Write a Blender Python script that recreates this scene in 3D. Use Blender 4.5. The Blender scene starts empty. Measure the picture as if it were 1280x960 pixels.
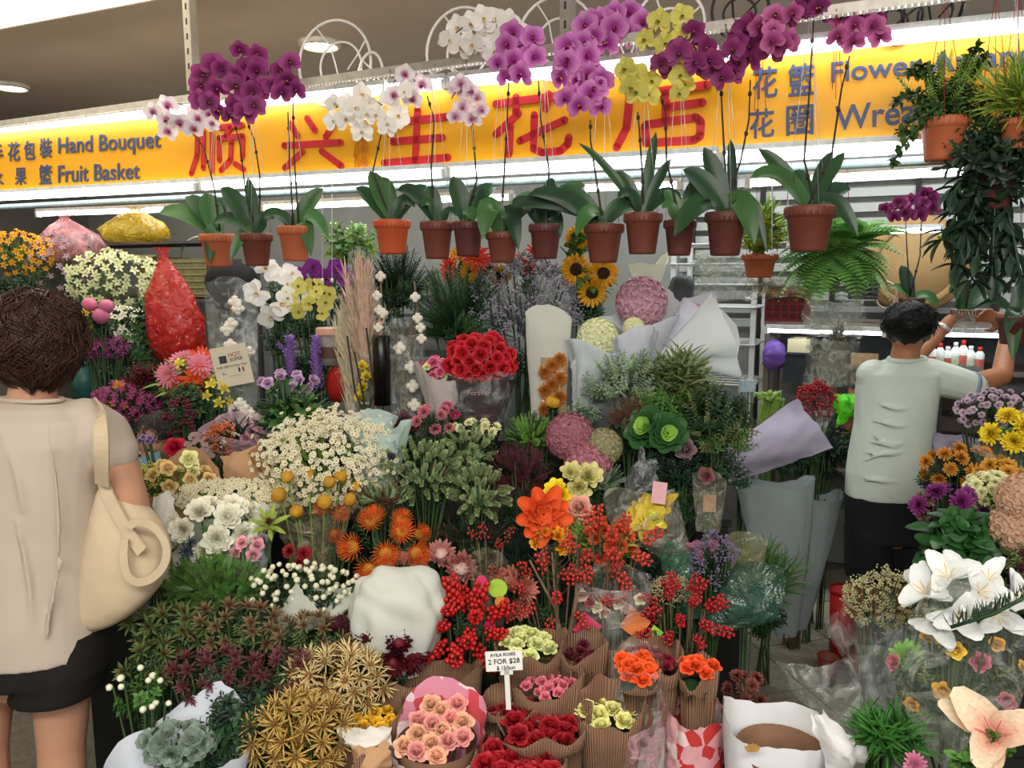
import bpy, math, random
import numpy as np
from math import sin, cos, pi, radians as rad
S = bpy.context.scene
COL = S.collection
random.seed(7); rng = np.random.default_rng(7)

# ------------------------------------------------ camera, world, exposure, big lights
FPX = 980.0; CH = 1.8; PITCH = rad(7.8)
cam = bpy.data.objects.new('camera', bpy.data.cameras.new('camera')); COL.objects.link(cam)
cam.location = (0, 0, CH); cam.rotation_euler = (rad(90) - PITCH, 0, 0)
cam.data.sensor_width = 36; cam.data.lens = FPX / 1280 * 36; cam.data.clip_start = .05
S.camera = cam
S.view_settings.view_transform = 'Standard'; S.view_settings.look = 'None'
S.view_settings.gamma = 1; S.view_settings.use_curve_mapping = False
S.view_settings.exposure = 0.2
w = bpy.data.worlds.new('world'); S.world = w; w.use_nodes = True
w.node_tree.nodes['Background'].inputs[0].default_value = (.62, .66, .70, 1)
w.node_tree.nodes['Background'].inputs[1].default_value = .42
ANG0 = -.45
def area(name, loc, rot, sx, sy, power, col):
    l = bpy.data.lights.new(name, 'AREA'); l.shape = 'RECTANGLE'; l.size = sx; l.size_y = sy; l.energy = power; l.color = col
    o = bpy.data.objects.new(name, l); COL.objects.link(o); o.location = loc; o.rotation_euler = rot; return o
area('market_hall_light', (-.3, -.6, 3.05), (rad(14), 0, 0), 3.4, .7, 130, (1, .96, .90))
area('shop_interior_fill', (1.6, 3.9, 2.95), (0, 0, ANG0), 2.6, .3, 34, (.95, .98, 1))  # added fill that brightens the shop interior, besides its tube lights
area('shop_interior_fill', (-1.6, 4.8, 2.95), (0, 0, ANG0), 2.6, .3, 26, (.95, .98, 1))  # second added fill, for the left part of the interior
area('ceiling_upfill', (0, -.9, 2.45), (rad(180 - 20), 0, 0), 3.4, .3, 34, (1, .93, .82))  # unseen upward light, added to lift the ceiling brightness
area('market_hall_light', (.6, -2.6, 3.05), (rad(32), 0, 0), 3.5, .9, 125, (1, .97, .93))

# ------------------------------------------------ pixel rays
RT = np.array([1., 0, 0]); FW = np.array([0, cos(PITCH), -sin(PITCH)]); UP = np.array([0, sin(PITCH), cos(PITCH)])
CP = np.array([0, 0, CH])
def P(px, py, s):
    d = FPX / s
    return CP + FW * d + RT * ((px - 640) / s) + UP * ((480 - py) / s)
_a = P(0, 206, 220); _b = P(1200, 112, 408)
U = _b - _a; U[2] = 0; U /= np.linalg.norm(U)          # along the sign, to the right
VV = np.array([-U[1], U[0], 0.])                       # into the shop
ZZ = np.array([0, 0, 1.])
def PW(px, py, d):                                     # a point on the plane d metres behind the sign
    r = FW + RT * ((px - 640) / FPX) + UP * ((480 - py) / FPX)
    o = _a + VV * d
    return CP + r * (np.dot(o - CP, VV) / np.dot(r, VV))
def ssc(p): return FPX / np.dot(np.array(p) - CP, FW)
ANG = math.atan2(U[1], U[0])
def L(p): return np.array([np.dot(np.array(p) - _a, U), np.dot(np.array(p) - _a, VV), p[2]])   # world -> shop frame (u, v, z)
def WD(u, v, z): q = _a + U * u + VV * v; return np.array([q[0], q[1], z])

# ------------------------------------------------ materials
def hexc(h):
    h = h.lstrip('#'); c = [int(h[i:i + 2], 16) / 255 for i in (0, 2, 4)]
    return tuple(x / 12.92 if x < .04045 else ((x + .055) / 1.055) ** 2.4 for x in c)
MC = {}
def mat(col, rough=.6, var=.18, scale=30, bump=0, name=None, metal=0, trans=0, rib=0, spec=.4, objvar=0):
    key = (col, rough, var, scale, bump, metal, trans, rib, objvar)
    if key in MC: return MC[key]
    m = bpy.data.materials.new(name or 'surface'); m.use_nodes = True; nt = m.node_tree; N = nt.nodes; K = nt.links
    b = N['Principled BSDF']; c = hexc(col)
    b.inputs['Roughness'].default_value = rough; b.inputs['Metallic'].default_value = metal
    b.inputs['Specular IOR Level'].default_value = spec
    tc = N.new('ShaderNodeTexCoord')
    no = N.new('ShaderNodeTexNoise'); no.inputs['Scale'].default_value = scale; no.inputs['Detail'].default_value = 3
    K.new(tc.outputs['Object'], no.inputs['Vector'])
    mr = N.new('ShaderNodeMapRange'); mr.inputs['From Min'].default_value = .3; mr.inputs['From Max'].default_value = .7
    mr.inputs['To Min'].default_value = 1 - var; mr.inputs['To Max'].default_value = 1 + var
    K.new(no.outputs['Fac'], mr.inputs['Value'])
    out = mr.outputs['Result']
    if objvar:
        oi = N.new('ShaderNodeObjectInfo'); m2 = N.new('ShaderNodeMapRange')
        m2.inputs['To Min'].default_value = 1 - objvar; m2.inputs['To Max'].default_value = 1 + objvar
        K.new(oi.outputs['Random'], m2.inputs['Value'])
        mm = N.new('ShaderNodeMath'); mm.operation = 'MULTIPLY'; K.new(out, mm.inputs[0]); K.new(m2.outputs['Result'], mm.inputs[1]); out = mm.outputs[0]
    vm = N.new('ShaderNodeVectorMath'); vm.operation = 'SCALE'; vm.inputs[0].default_value = c
    K.new(out, vm.inputs['Scale']); K.new(vm.outputs[0], b.inputs['Base Color'])
    if trans:
        b.inputs['Transmission Weight'].default_value = 0
        t = N.new('ShaderNodeBsdfTranslucent'); K.new(vm.outputs[0], t.inputs[0])
        mx = N.new('ShaderNodeMixShader'); mx.inputs[0].default_value = trans
        K.new(b.outputs[0], mx.inputs[1]); K.new(t.outputs[0], mx.inputs[2]); K.new(mx.outputs[0], N['Material Output'].inputs[0])
    if bump or rib:
        bp = N.new('ShaderNodeBump'); bp.inputs['Strength'].default_value = max(bump, rib) ; bp.inputs['Distance'].default_value = .01
        if rib:
            uv = N.new('ShaderNodeUVMap'); wv = N.new('ShaderNodeTexWave'); wv.inputs['Scale'].default_value = 9; wv.inputs['Distortion'].default_value = .4
            K.new(uv.outputs[0], wv.inputs['Vector']); K.new(wv.outputs['Fac'], bp.inputs['Height']); mq = N.new('ShaderNodeMapRange'); mq.inputs['To Min'].default_value = .72; mq.inputs['To Max'].default_value = 1.12; K.new(wv.outputs['Fac'], mq.inputs['Value']); v2 = N.new('ShaderNodeVectorMath'); v2.operation = 'SCALE'; K.new(vm.outputs[0], v2.inputs[0]); K.new(mq.outputs[0], v2.inputs['Scale']); K.new(v2.outputs[0], b.inputs['Base Color'])
        else: K.new(no.outputs['Fac'], bp.inputs['Height'])
        K.new(bp.outputs[0], b.inputs['Normal'])
    MC[key] = m; return m
def gm(ci, co, r=.9, name='petal'):                       # petal colour from throat to rim
    key = ('g', ci, co, r)
    if key in MC: return MC[key]
    m = mat(ci, .55, .13, 12.01 + .001 * len(MC), trans=.18, objvar=.1, name=name); nt = m.node_tree; N = nt.nodes; K = nt.links
    tc = N.new('ShaderNodeTexCoord'); ln = N.new('ShaderNodeVectorMath'); ln.operation = 'LENGTH'; K.new(tc.outputs['Object'], ln.inputs[0])
    mr = N.new('ShaderNodeMapRange'); mr.interpolation_type = 'SMOOTHSTEP'; mr.inputs['From Min'].default_value = .15; mr.inputs['From Max'].default_value = r; K.new(ln.outputs['Value'], mr.inputs['Value'])
    mx = N.new('ShaderNodeMix'); mx.data_type = 'RGBA'; mx.inputs[6].default_value = (*hexc(ci), 1); mx.inputs[7].default_value = (*hexc(co), 1); K.new(mr.outputs[0], mx.inputs[0])
    vm = [n for n in N if n.type == 'VECT_MATH' and n.operation == 'SCALE'][0]; K.new(mx.outputs[2], vm.inputs[0])
    MC[key] = m; return m
def emit(col, st, name='tube_glow'):
    key = ('e', col, st)
    if key in MC: return MC[key]
    m = bpy.data.materials.new(name); m.use_nodes = True; N = m.node_tree.nodes; N.clear()
    e = N.new('ShaderNodeEmission'); e.inputs[0].default_value = (*hexc(col), 1); e.inputs[1].default_value = st
    o = N.new('ShaderNodeOutputMaterial'); m.node_tree.links.new(e.outputs[0], o.inputs[0]); MC[key] = m; return m
def film(col='#dfe6e4', dens=.22, rough=.12, pat=None):
    key = ('f', col, dens, rough, pat)
    if key in MC: return MC[key]
    m = bpy.data.materials.new('clear_film'); m.use_nodes = True; nt = m.node_tree; N = nt.nodes; K = nt.links; N.clear()
    o = N.new('ShaderNodeOutputMaterial'); t = N.new('ShaderNodeBsdfTransparent'); p = N.new('ShaderNodeBsdfPrincipled')
    p.inputs['Base Color'].default_value = (*hexc(col), 1); p.inputs['Roughness'].default_value = rough; p.inputs['Specular IOR Level'].default_value = .9
    tc = N.new('ShaderNodeTexCoord'); no = N.new('ShaderNodeTexNoise'); no.inputs['Scale'].default_value = 14; no.inputs['Detail'].default_value = 4; no.inputs['Distortion'].default_value = 1.5
    K.new(tc.outputs['Object'], no.inputs['Vector'])
    bp = N.new('ShaderNodeBump'); bp.inputs['Strength'].default_value = .9; bp.inputs['Distance'].default_value = .03
    K.new(no.outputs['Fac'], bp.inputs['Height']); K.new(bp.outputs[0], p.inputs['Normal'])
    mr = N.new('ShaderNodeMapRange'); mr.inputs['From Min'].default_value = .48; mr.inputs['From Max'].default_value = .72
    mr.inputs['To Min'].default_value = dens if dens >= .4 else dens * .4; mr.inputs['To Max'].default_value = min(.95, dens * 2.4)
    K.new(no.outputs['Fac'], mr.inputs['Value']); mx = N.new('ShaderNodeMixShader')
    K.new(mr.outputs[0], mx.inputs[0]); K.new(t.outputs[0], mx.inputs[1]); K.new(p.outputs[0], mx.inputs[2]); K.new(mx.outputs[0], o.inputs[0])
    MC[key] = m; return m

# ------------------------------------------------ mesh helpers (numpy)
class G:
    def __init__(s): s.V = []; s.F = []; s.n = 0
    def add(s, vf, mi=0, M=None):
        V, F = vf
        if M is not None: V = V @ M[:3, :3].T + M[:3, 3]
        s.V.append(V); s.F += [(f + s.n, mi) for f in F if len(f)]; s.n += len(V); return s
    def many(s, vf, Ms, mi=0):
        if len(Ms) == 0: return s
        V, F = vf; A = np.array(Ms); k = len(V)
        W = np.einsum('nij,kj->nki', A[:, :3, :3], V) + A[:, None, :3, 3]
        off = (np.arange(len(A)) * k)[:, None, None]
        s.V.append(W.reshape(-1, 3)); s.F += [((f[None] + off).reshape(-1, f.shape[1]) + s.n, mi) for f in F if len(f)]
        s.n += k * len(A); return s
    def manyg(s, g, Ms):
        if len(Ms) == 0: return s
        V, F = g.raw(); A = np.array(Ms); k = len(V)
        W = np.einsum('nij,kj->nki', A[:, :3, :3], V) + A[:, None, :3, 3]
        off = (np.arange(len(A)) * k)[:, None, None]
        s.V.append(W.reshape(-1, 3)); s.F += [((f[None] + off).reshape(-1, f.shape[1]) + s.n, mi) for f, mi in F]
        s.n += k * len(A); return s
    def raw(s):
        if len(s.V) > 1: s.V = [np.concatenate(s.V)]
        return s.V[0], s.F
    def mesh(s, name, mats, smooth=True, uv=None):
        V, F = s.raw(); me = bpy.data.meshes.new(name)
        loops = np.concatenate([f.ravel() for f, _ in F]); tot = np.concatenate([np.full(len(f), f.shape[1]) for f, _ in F])
        mi = np.concatenate([np.full(len(f), m) for f, m in F])
        me.vertices.add(len(V)); me.vertices.foreach_set('co', V.astype(np.float32).ravel())
        me.loops.add(len(loops)); me.loops.foreach_set('vertex_index', loops.astype(np.int32))
        me.polygons.add(len(tot)); me.polygons.foreach_set('loop_start', (np.cumsum(tot) - tot).astype(np.int32))
        me.polygons.foreach_set('material_index', mi.astype(np.int32))
        me.polygons.foreach_set('use_smooth', np.full(len(tot), bool(smooth)))
        if not isinstance(mats, (list, tuple)): mats = [mats]
        for m in mats: me.materials.append(m)
        if uv is not None:
            l = me.uv_layers.new(name='UVMap'); l.data.foreach_set('uv', uv[loops].astype(np.float32).ravel())
        me.update(calc_edges=True); me.validate(); return me
I4 = np.eye(4)
def T(x, y=None, z=None):
    m = I4.copy(); m[:3, 3] = x if y is None else (x, y, z); return m
def Sc(x, y=None, z=None): return np.diag([x, x if y is None else y, x if z is None else z, 1.])
def Rx(a): c, s = cos(a), sin(a); m = I4.copy(); m[1, 1] = c; m[1, 2] = -s; m[2, 1] = s; m[2, 2] = c; return m
def Ry(a): c, s = cos(a), sin(a); m = I4.copy(); m[0, 0] = c; m[0, 2] = s; m[2, 0] = -s; m[2, 2] = c; return m
def Rz(a): c, s = cos(a), sin(a); m = I4.copy(); m[0, 0] = c; m[0, 1] = -s; m[1, 0] = s; m[1, 1] = c; return m
def aim(d, roll=0):                                    # matrix taking +Z to d
    d = np.array(d, float); d /= np.linalg.norm(d) + 1e-9
    a = np.array([0, 0, 1.]) if abs(d[2]) < .95 else np.array([0, 1., 0])
    x = np.cross(a, d); x /= np.linalg.norm(x); y = np.cross(d, x)
    m = I4.copy(); m[:3, 0] = x; m[:3, 1] = y; m[:3, 2] = d
    return m @ Rz(roll)
def box(sx, sy, sz, b=0):                              # centred box, optional chamfer
    sx /= 2; sy /= 2; sz /= 2
    V = np.array([[x, y, z] for x in (-sx, sx) for y in (-sy, sy) for z in (-sz, sz)], float)
    F = np.array([[0, 1, 3, 2], [4, 6, 7, 5], [0, 4, 5, 1], [2, 3, 7, 6], [0, 2, 6, 4], [1, 5, 7, 3]])
    return V, [F]
def tube(pts, r, n=6, caps=True):
    p = np.array(pts, float); k = len(p); r = np.full(k, r, float) if np.isscalar(r) else np.array(r, float)
    t = np.gradient(p, axis=0); t /= np.linalg.norm(t, axis=1)[:, None] + 1e-9
    a = np.array([0, 0, 1.]) if abs(t[0][2]) < .9 else np.array([1., 0, 0]); V = []
    for i in range(k):
        x = np.cross(a, t[i]); x /= np.linalg.norm(x) + 1e-9; y = np.cross(t[i], x); a = y if abs(np.dot(y, t[min(i + 1, k - 1)])) < .9 else a
        an = np.arange(n) * 2 * pi / n
        V.append(p[i] + r[i] * (np.cos(an)[:, None] * x + np.sin(an)[:, None] * y))
    V = np.concatenate(V); F = []
    i, j = np.meshgrid(np.arange(k - 1), np.arange(n), indexing='ij'); i = i.ravel(); j = j.ravel(); j2 = (j + 1) % n
    F.append(np.stack([i * n + j, i * n + j2, (i + 1) * n + j2, (i + 1) * n + j], 1))
    if caps: F.append(np.array([list(range(n))[::-1], [(k - 1) * n + q for q in range(n)]]))
    return V, F
def lathe(prof, n=20):
    k = len(prof); an = np.arange(n) * 2 * pi / n
    V = np.concatenate([np.stack([r * np.cos(an), r * np.sin(an), np.full(n, z)], 1) for r, z in prof])
    i, j = np.meshgrid(np.arange(k - 1), np.arange(n), indexing='ij'); i = i.ravel(); j = j.ravel(); j2 = (j + 1) % n
    return V, [np.stack([i * n + j, i * n + j2, (i + 1) * n + j2, (i + 1) * n + j], 1)]
def sph(n=8, m=5, noise=0):
    pr = [(sin(pi * i / m) + 1e-4, -cos(pi * i / m)) for i in range(m + 1)]
    V, F = lathe(pr, n)
    if noise: V = V * (1 + noise * rng.standard_normal((len(V), 1)))
    return V, F
def grid(fn, nu, nv):                                  # fn(u,v) with u in -1..1, v in 0..1
    V = np.array([fn(-1 + 2 * i / nu, j / nv) for j in range(nv + 1) for i in range(nu + 1)], float)
    F = [[j * (nu + 1) + i, j * (nu + 1) + i + 1, (j + 1) * (nu + 1) + i + 1, (j + 1) * (nu + 1) + i] for j in range(nv) for i in range(nu)]
    return V, [np.array(F)]
def petal(Lg, W, cup=.2, curl=.2, tip=.5, nu=0, nv=4):  # along +Y, face +Z; tip 0 round .. 1 pointed
    nu = nu or (2 if tip > .15 or W < .3 else 4)
    def f(u, v):
        w = W / 2 * (.22 + .78 * sin(pi / 2 * min(1, v / .62)) ** .8) * (1 - max(0, (v - .55) / .45) ** 2 * (.34 + .62 * tip))
        return (u * w, Lg * v - max(0, 1 - tip) * .55 * w * u * u * v ** 4, cup * W * u * u * (sin(pi * v) + .2) + curl * Lg * v * v)
    return grid(f, nu, nv)
LEAF = petal(1, .34, .25, -.25, .8, 2, 4)
LEAFW = petal(1, .6, .15, -.2, .6, 2, 4)
NEED = petal(1, .09, .1, -.1, .8, 1, 2)
BLADE = petal(1, .12, .3, -.35, .8, 2, 5)

def flow(layers, disc=None):                           # unit flower facing +Z
    g = G()
    for (n, Lg, W, el, cup, curl, r0, z0, tip, mi) in layers:
        pt = petal(Lg, W, cup, curl, tip)
        ph = random.random() * 6
        g.many(pt, [Rz(ph + i * 2 * pi / n + random.uniform(-.1, .1)) @ T(0, r0, z0) @ Rx(rad(el + random.uniform(-6, 6))) @ Sc(random.uniform(.9, 1.08)) for i in range(n)], mi)
    if disc:
        r, h, mi = disc; V, F = sph(10, 6, .03); g.add((V * [r, r, h], F), mi)
    return g
def f_rose():
    return flow([(5, .85, .95, 28, .3, -.15, .08, -.05, 0, 0), (6, .78, .85, 48, .4, -.05, .12, 0, 0, 0), (5, .7, .72, 62, .5, .1, .16, .05, 0, 0), (5, .62, .6, 74, .5, .3, .18, .1, 0, 0), (4, .56, .48, 80, .6, .5, .13, .16, 0, 0), (3, .5, .36, 84, .6, .6, .07, .22, 0, 0)], (.2, .26, 0))
def f_carn():
    return flow([(9, .95, .6, 10, .3, .25, .05, 0, -.3, 0), (9, .85, .55, 28, .35, .25, .05, .05, -.3, 0), (8, .75, .5, 45, .4, .2, .05, .1, -.3, 0), (8, .65, .45, 60, .4, .15, .06, .14, -.3, 0), (6, .6, .4, 76, .4, .1, .05, .16, -.3, 0)], (.25, .4, 0))
def f_tulip():
    return flow([(7, .95, .66, 38, .55, .1, .1, 0, .1, 0), (7, .85, .6, 56, .6, 0, .08, .05, .1, 0), (6, .75, .5, 70, .7, .05, .05, .1, .1, 0), (4, .6, .36, 82, .7, .1, .02, .15, .1, 0)], (.2, .3, 1))
def f_gerb():
    return flow([(20, .95, .2, 8, .2, -.05, .1, 0, .2, 0), (16, .75, .18, 22, .2, -.05, .1, .05, .2, 0), (12, .45, .12, 45, .2, 0, .06, .08, .3, 0)], (.2, .16, 1))
def f_sun():
    return flow([(18, .62, .24, 6, .25, .1, .38, 0, .8, 0), (16, .58, .22, 24, .25, .1, .36, .02, .8, 0)], (.42, .12, 1))
def f_mum():
    return flow([(16, .9, .26, 6, .4, .12, .05, 0, .2, 0), (15, .8, .26, 26, .4, .15, .05, .06, .2, 0), (13, .66, .24, 45, .4, .15, .04, .12, .2, 0), (10, .52, .2, 64, .5, 0, .03, .16, .2, 0), (6, .4, .18, 82, .5, -.1, .01, .2, .2, 0)])
def f_phal():
    g = G()
    w = petal(.98, 1.12, .08, .08, -.5, 4, 6); n = petal(.98, .7, .08, -.06, -.2, 2, 5)
    g.many(n, [Rz(a) @ Rx(rad(5)) for a in (0, rad(125), rad(-125))], 0)
    g.many(w, [T(0, 0, .04) @ Rz(a) @ Rx(rad(6)) for a in (rad(72), rad(-72))], 0)
    g.many(petal(.34, .3, .6, .6, .3), [T(0, 0, .08) @ Rz(a) @ Rx(rad(35)) for a in (rad(90), rad(-90), rad(180))], 1)
    g.add(sph(6, 4), 2, T(0, .02, .14) @ Sc(.09))
    return g
def f_onc():                                           # small spray orchid
    g = flow([(5, .8, .42, 12, .2, -.1, .05, 0, .6, 0)]); g.add(petal(.7, .7, .2, -.2, 0), 0, Rz(pi) @ Rx(rad(30))); g.add(sph(5, 4), 1, T(0, 0, .1) @ Sc(.14)); return g
def f_lily():
    return flow([(3, 1.1, .55, 34, .35, -.2, .04, 0, .5, 0), (3, 1.05, .72, 44, .4, -.22, .03, .02, .3, 0), (6, .6, .03, 70, .1, -.2, .02, .05, .3, 1)])
def f_protea():
    g = flow([(15, 1.05, .34, 48, .4, .12, .3, -.25, .8, 0), (15, 1.05, .3, 62, .4, .08, .3, -.15, .8, 0), (13, .95, .26, 74, .4, .05, .32, -.1, .8, 0)], (.46, .52, 1))
    g.many(petal(.62, .06, .2, -.25, .6, 1, 2), [Rz(i * 2.4) @ T(0, .42 * math.sqrt(i / 40), .1) @ Rx(rad(88 - 12 * math.sqrt(i / 40))) for i in range(40)], 1)
    return g
def f_pin():
    g = G(); V, F = sph(8, 5); g.add((V * [.42, .42, .36], F), 1)
    g.many(petal(.62, .05, .1, -.5, .6, 1, 3), [aim((cos(i * 2.4) * sin(t), sin(i * 2.4) * sin(t), cos(t))) @ T(0, 0, .3) @ Rx(rad(82)) for i in range(110) for t in [math.acos(1 - 1.25 * (i + .5) / 110)]], 0)
    return g
def f_ball(noise=.07):
    g = G(); g.add(sph(12, 9, noise)); return g
def f_hyd(n=46, sz=.34):
    g = G(); pt = petal(sz, sz * .9, .1, .1, .1, 2, 2); Ms = []
    for i in range(n):
        t = math.acos(1 - 1.15 * (i + .5) / n); a = i * 2.4; d = (cos(a) * sin(t), sin(a) * sin(t), cos(t))
        b = T(np.array(d) * [.92, .92, .8]) @ aim(d, random.random() * 6)
        Ms += [b @ Rz(k * pi / 2) @ Rx(rad(12)) for k in range(4)]
    g.many(pt, Ms, 0); V, F = sph(8, 5); g.add((V * [.8, .8, .68], F), 1); return g
def f_daisy():
    g = G(); g.many(petal(.95, .5, .1, 0, .2, 1, 2), [Rz(i * 2 * pi / 7) @ T(0, .1, 0) @ Rx(rad(12)) for i in range(7)], 0)
    V, F = sph(5, 3); g.add((V * [.34, .34, .25], F), 1); return g
def f_gold():
    g = flow([(9, 1, .11, 14, .3, .1, .03, 0, 1, 0), (9, .85, .1, 36, .3, .05, .03, .03, 1, 0), (7, .6, .09, 62, .3, 0, .03, .06, 1, 1)]); V, F = sph(6, 4); g.add((V * [.13, .13, .22], F), 1, T(0, 0, .12)); return g
def f_star(n=9, w=.2):
    g = flow([(n, 1, w, 18, .3, .1, .03, 0, 1, 0), (n - 2, .7, w * .9, 48, .3, .05, .03, .03, 1, 0)]); V, F = sph(7, 5); g.add((V * [.17, .17, .26], F), 1, T(0, 0, .1)); return g
def f_bud():                                           # rosette of slim red/green leaves (leucadendron)
    return flow([(7, 1, .22, 22, .3, .1, .03, 0, .8, 0), (7, .85, .2, 50, .3, .05, .03, .05, .8, 0), (5, .6, .2, 74, .3, 0, .02, .1, .8, 1)])
def f_cotton():
    g = G(); g.many(sph(7, 5, .05), [Rz(k * pi / 2) @ T(.42, 0, .2) @ Sc(.5) for k in range(4)] + [T(0, 0, .4) @ Sc(.45)], 0)
    g.many(petal(.8, .4, .3, .2, .8), [Rz(pi / 4 + k * pi / 2) @ Rx(rad(20)) for k in range(4)], 1); return g
def f_calla():
    g = G()
    def f(u, v):
        a = u * pi * .98; r = .08 + .5 * v ** 1.6 * (1 + .25 * cos(a)); return (r * sin(a), -r * cos(a), v * 1.5 + .45 * v * v * max(0, -cos(a)) * -1)
    g.add(grid(f, 14, 7), 0); g.add(tube([(0, 0, .5), (0, 0, 1.2)], [.07, .04], 6), 1); return g
def f_orna():                                          # ornamental kale / lettuce head
    return flow([(8, 1, .9, 15, .2, .1, .05, 0, 0, 1), (8, .8, .8, 35, .35, .12, .05, .05, 0, 1), (7, .62, .66, 52, .4, .1, .05, .1, 0, 0), (6, .45, .5, 70, .5, 0, .03, .15, 0, 0), (4, .3, .3, 82, .5, 0, .02, .2, 0, 0)])
def f_berries(n=22, br=.17):
    g = G(); Ms = []
    for i in range(n):
        z = .05 + .95 * i / n; a = i * 2.4; r = .12 + .12 * random.random(); Ms.append(T(r * cos(a), r * sin(a), z) @ Sc(br * .5 * random.uniform(.8, 1.15)))
    g.many(sph(7, 5), Ms, 0); g.add(tube([(0, 0, -.2), (0, 0, 1)], [.03, .015], 5), 1); return g
def f_cluster(n=16, br=.2):
    g = G(); g.many(sph(6, 4), [T(random.gauss(0, .42), random.gauss(0, .42), random.gauss(.3, .28)) @ Sc(br * random.uniform(.7, 1.1)) for i in range(n)], 0)
    g.add(tube([(0, 0, -.8), (0, 0, .3)], [.05, .03], 5), 1); return g
def f_spike(n=70, w=.16, ps=.15):                              # liatris-like spike, 1 high
    g = G(); Ms = []
    for i in range(n):
        z = i / n; a = i * 2.4; r = w * (1 - .6 * z) * random.uniform(.5, 1.5); Ms.append(T(r * .6 * cos(a), r * .6 * sin(a), z) @ Rz(a - pi / 2) @ Rx(rad(38)) @ Sc(ps))
    g.many(petal(1, .8, .3, .2, .6, 1, 2), Ms, 0); g.add(tube([(0, 0, -.3), (0, 0, 1)], [.04, .02], 5), 1); return g
def sprig(n=14, lf=LEAF, ll=.35, ang=35, two=True, r=.02):
    g = G(); Ms = []
    for i in range(n):
        z = .12 + .88 * i / n; k = ll * (1 - .45 * i / n)
        for a in ((i * 2.4,) if not two else (i * 1.57, i * 1.57 + pi)): Ms.append(T(0, 0, z) @ Rz(a) @ Rx(rad(ang)) @ Sc(k))
    g.many(lf, Ms, 0); g.add(tube([(0, 0, 0), (0, 0, 1)], [r, r * .5], 4, False), 0); return g
SPR = {}
def spr(kind):
    if kind not in SPR:
        SPR[kind] = {'leafy': lambda: sprig(7, LEAF, .34, 40), 'broad': lambda: sprig(4, LEAFW, .5, 35), 'euca': lambda: sprig(9, petal(1, .8, .1, -.1, .1), .16, 30),
            'pine': lambda: sprig(26, NEED, .26, 45, True, .015), 'fern': lambda: fern(), 'fine': lambda: sprig(16, petal(1, .3, .1, -.1, .5, 1, 2), .2, 50), 'blade': lambda: sprig(3, BLADE, .95, 65),
            'grass': lambda: sprig(4, petal(1, .05, .1, -.3, .8, 1, 4), .95, 68), 'twig': lambda: twig(), 'veg': lambda: f_spike(34, .26), 'plume': lambda: sprig(8, petal(1, .07, .1, -.15, .8, 1, 3), .5, 80), 'dust': lambda: sprig(16, petal(1, .8, .2, 0, .1, 1, 2), .13, 40, True, .008)}[kind]()
    return SPR[kind]
def fern():
    g = G(); Ms = []
    for i in range(20):
        v = i / 20; y = v; z = .5 * v - .75 * v * v
        for sg in (-1, 1): Ms.append(T(0, y, z) @ Rz(sg * -rad(78)) @ Sc(.26 * (sin(pi * (.15 + .85 * v)) + .05)))
    g.many(petal(1, .3, .1, -.2, .5, 1, 3), Ms, 0); return G().add(g.raw()[0:1][0:1] and (g.raw()[0], [f for f, _ in g.F]), 0, Rx(rad(40)))
def twig():
    g = G(); g.add(tube([(0, 0, 0), (.02, 0, .5), (0, .03, 1)], [.014, .01, .004], 4), 0)
    for i in range(7):
        z = .3 + .6 * random.random(); a = random.random() * 6; l = .3 * random.random() + .1
        g.add(tube([(0, 0, z), (l * cos(a) * .5, l * sin(a) * .5, z + l * .4), (l * cos(a), l * sin(a), z + l)], [.008, .005, .003], 3), 0)
    return g

# ------------------------------------------------ object helpers
def link(o, parent=None):
    COL.objects.link(o)
    if parent: o.parent = parent
    return o
def MX(m):
    from mathutils import Matrix
    return Matrix([list(map(float, r)) for r in m])
def thing(name, label, cat, loc, group=None):
    o = bpy.data.objects.new(name, None); o.empty_display_size = .05; link(o); o.location = loc
    o['label'] = label; o['category'] = cat
    if group: o['group'] = group
    return o
def ob(name, g, mats, parent=None, M=None, smooth=True, kind=None, label=None, world=False, uv=None):
    me = g if isinstance(g, bpy.types.Mesh) else g.mesh(name, mats, smooth, uv)
    o = bpy.data.objects.new(name, me); link(o, parent)
    if M is not None: o.matrix_basis = MX(M)
    if world and parent: o.matrix_basis = MX(T(-np.array(parent.location)) @ (M if M is not None else I4))
    if kind: o['kind'] = kind
    if label: o['label'] = label
    return o
def solo(name, label, cat, g, mats, loc=None, group=None, smooth=True, kind=None):   # a thing of one mesh; verts in world, origin moved to base
    V, F = g.raw()
    b = np.array([V[:, 0].mean(), V[:, 1].mean(), V[:, 2].min()]); g.V = [V - b]
    o = ob(name, g, mats, None, T(b), smooth, kind); o['label'] = label; o['category'] = cat
    if group: o['group'] = group
    return o
def struct(name, g, mats, smooth=False): o = ob(name, g, mats, None, None, smooth); o['kind'] = 'structure'; return o
PM = {}
def fm(key, fn, mats, variants=3):                     # flower meshes shared between alike pieces
    k = (key, tuple(m.name for m in mats))
    if k not in PM: PM[k] = [fn().mesh(key, mats) for _ in range(variants)]
    return random.choice(PM[k])
def bow(a, b, arch, n=7):                              # arched line between two points
    a = np.array(a, float); b = np.array(b, float)
    return [a + (b - a) * t + np.array([0, 0, arch * 4 * t * (1 - t)]) for t in np.linspace(0, 1, n)]
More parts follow.
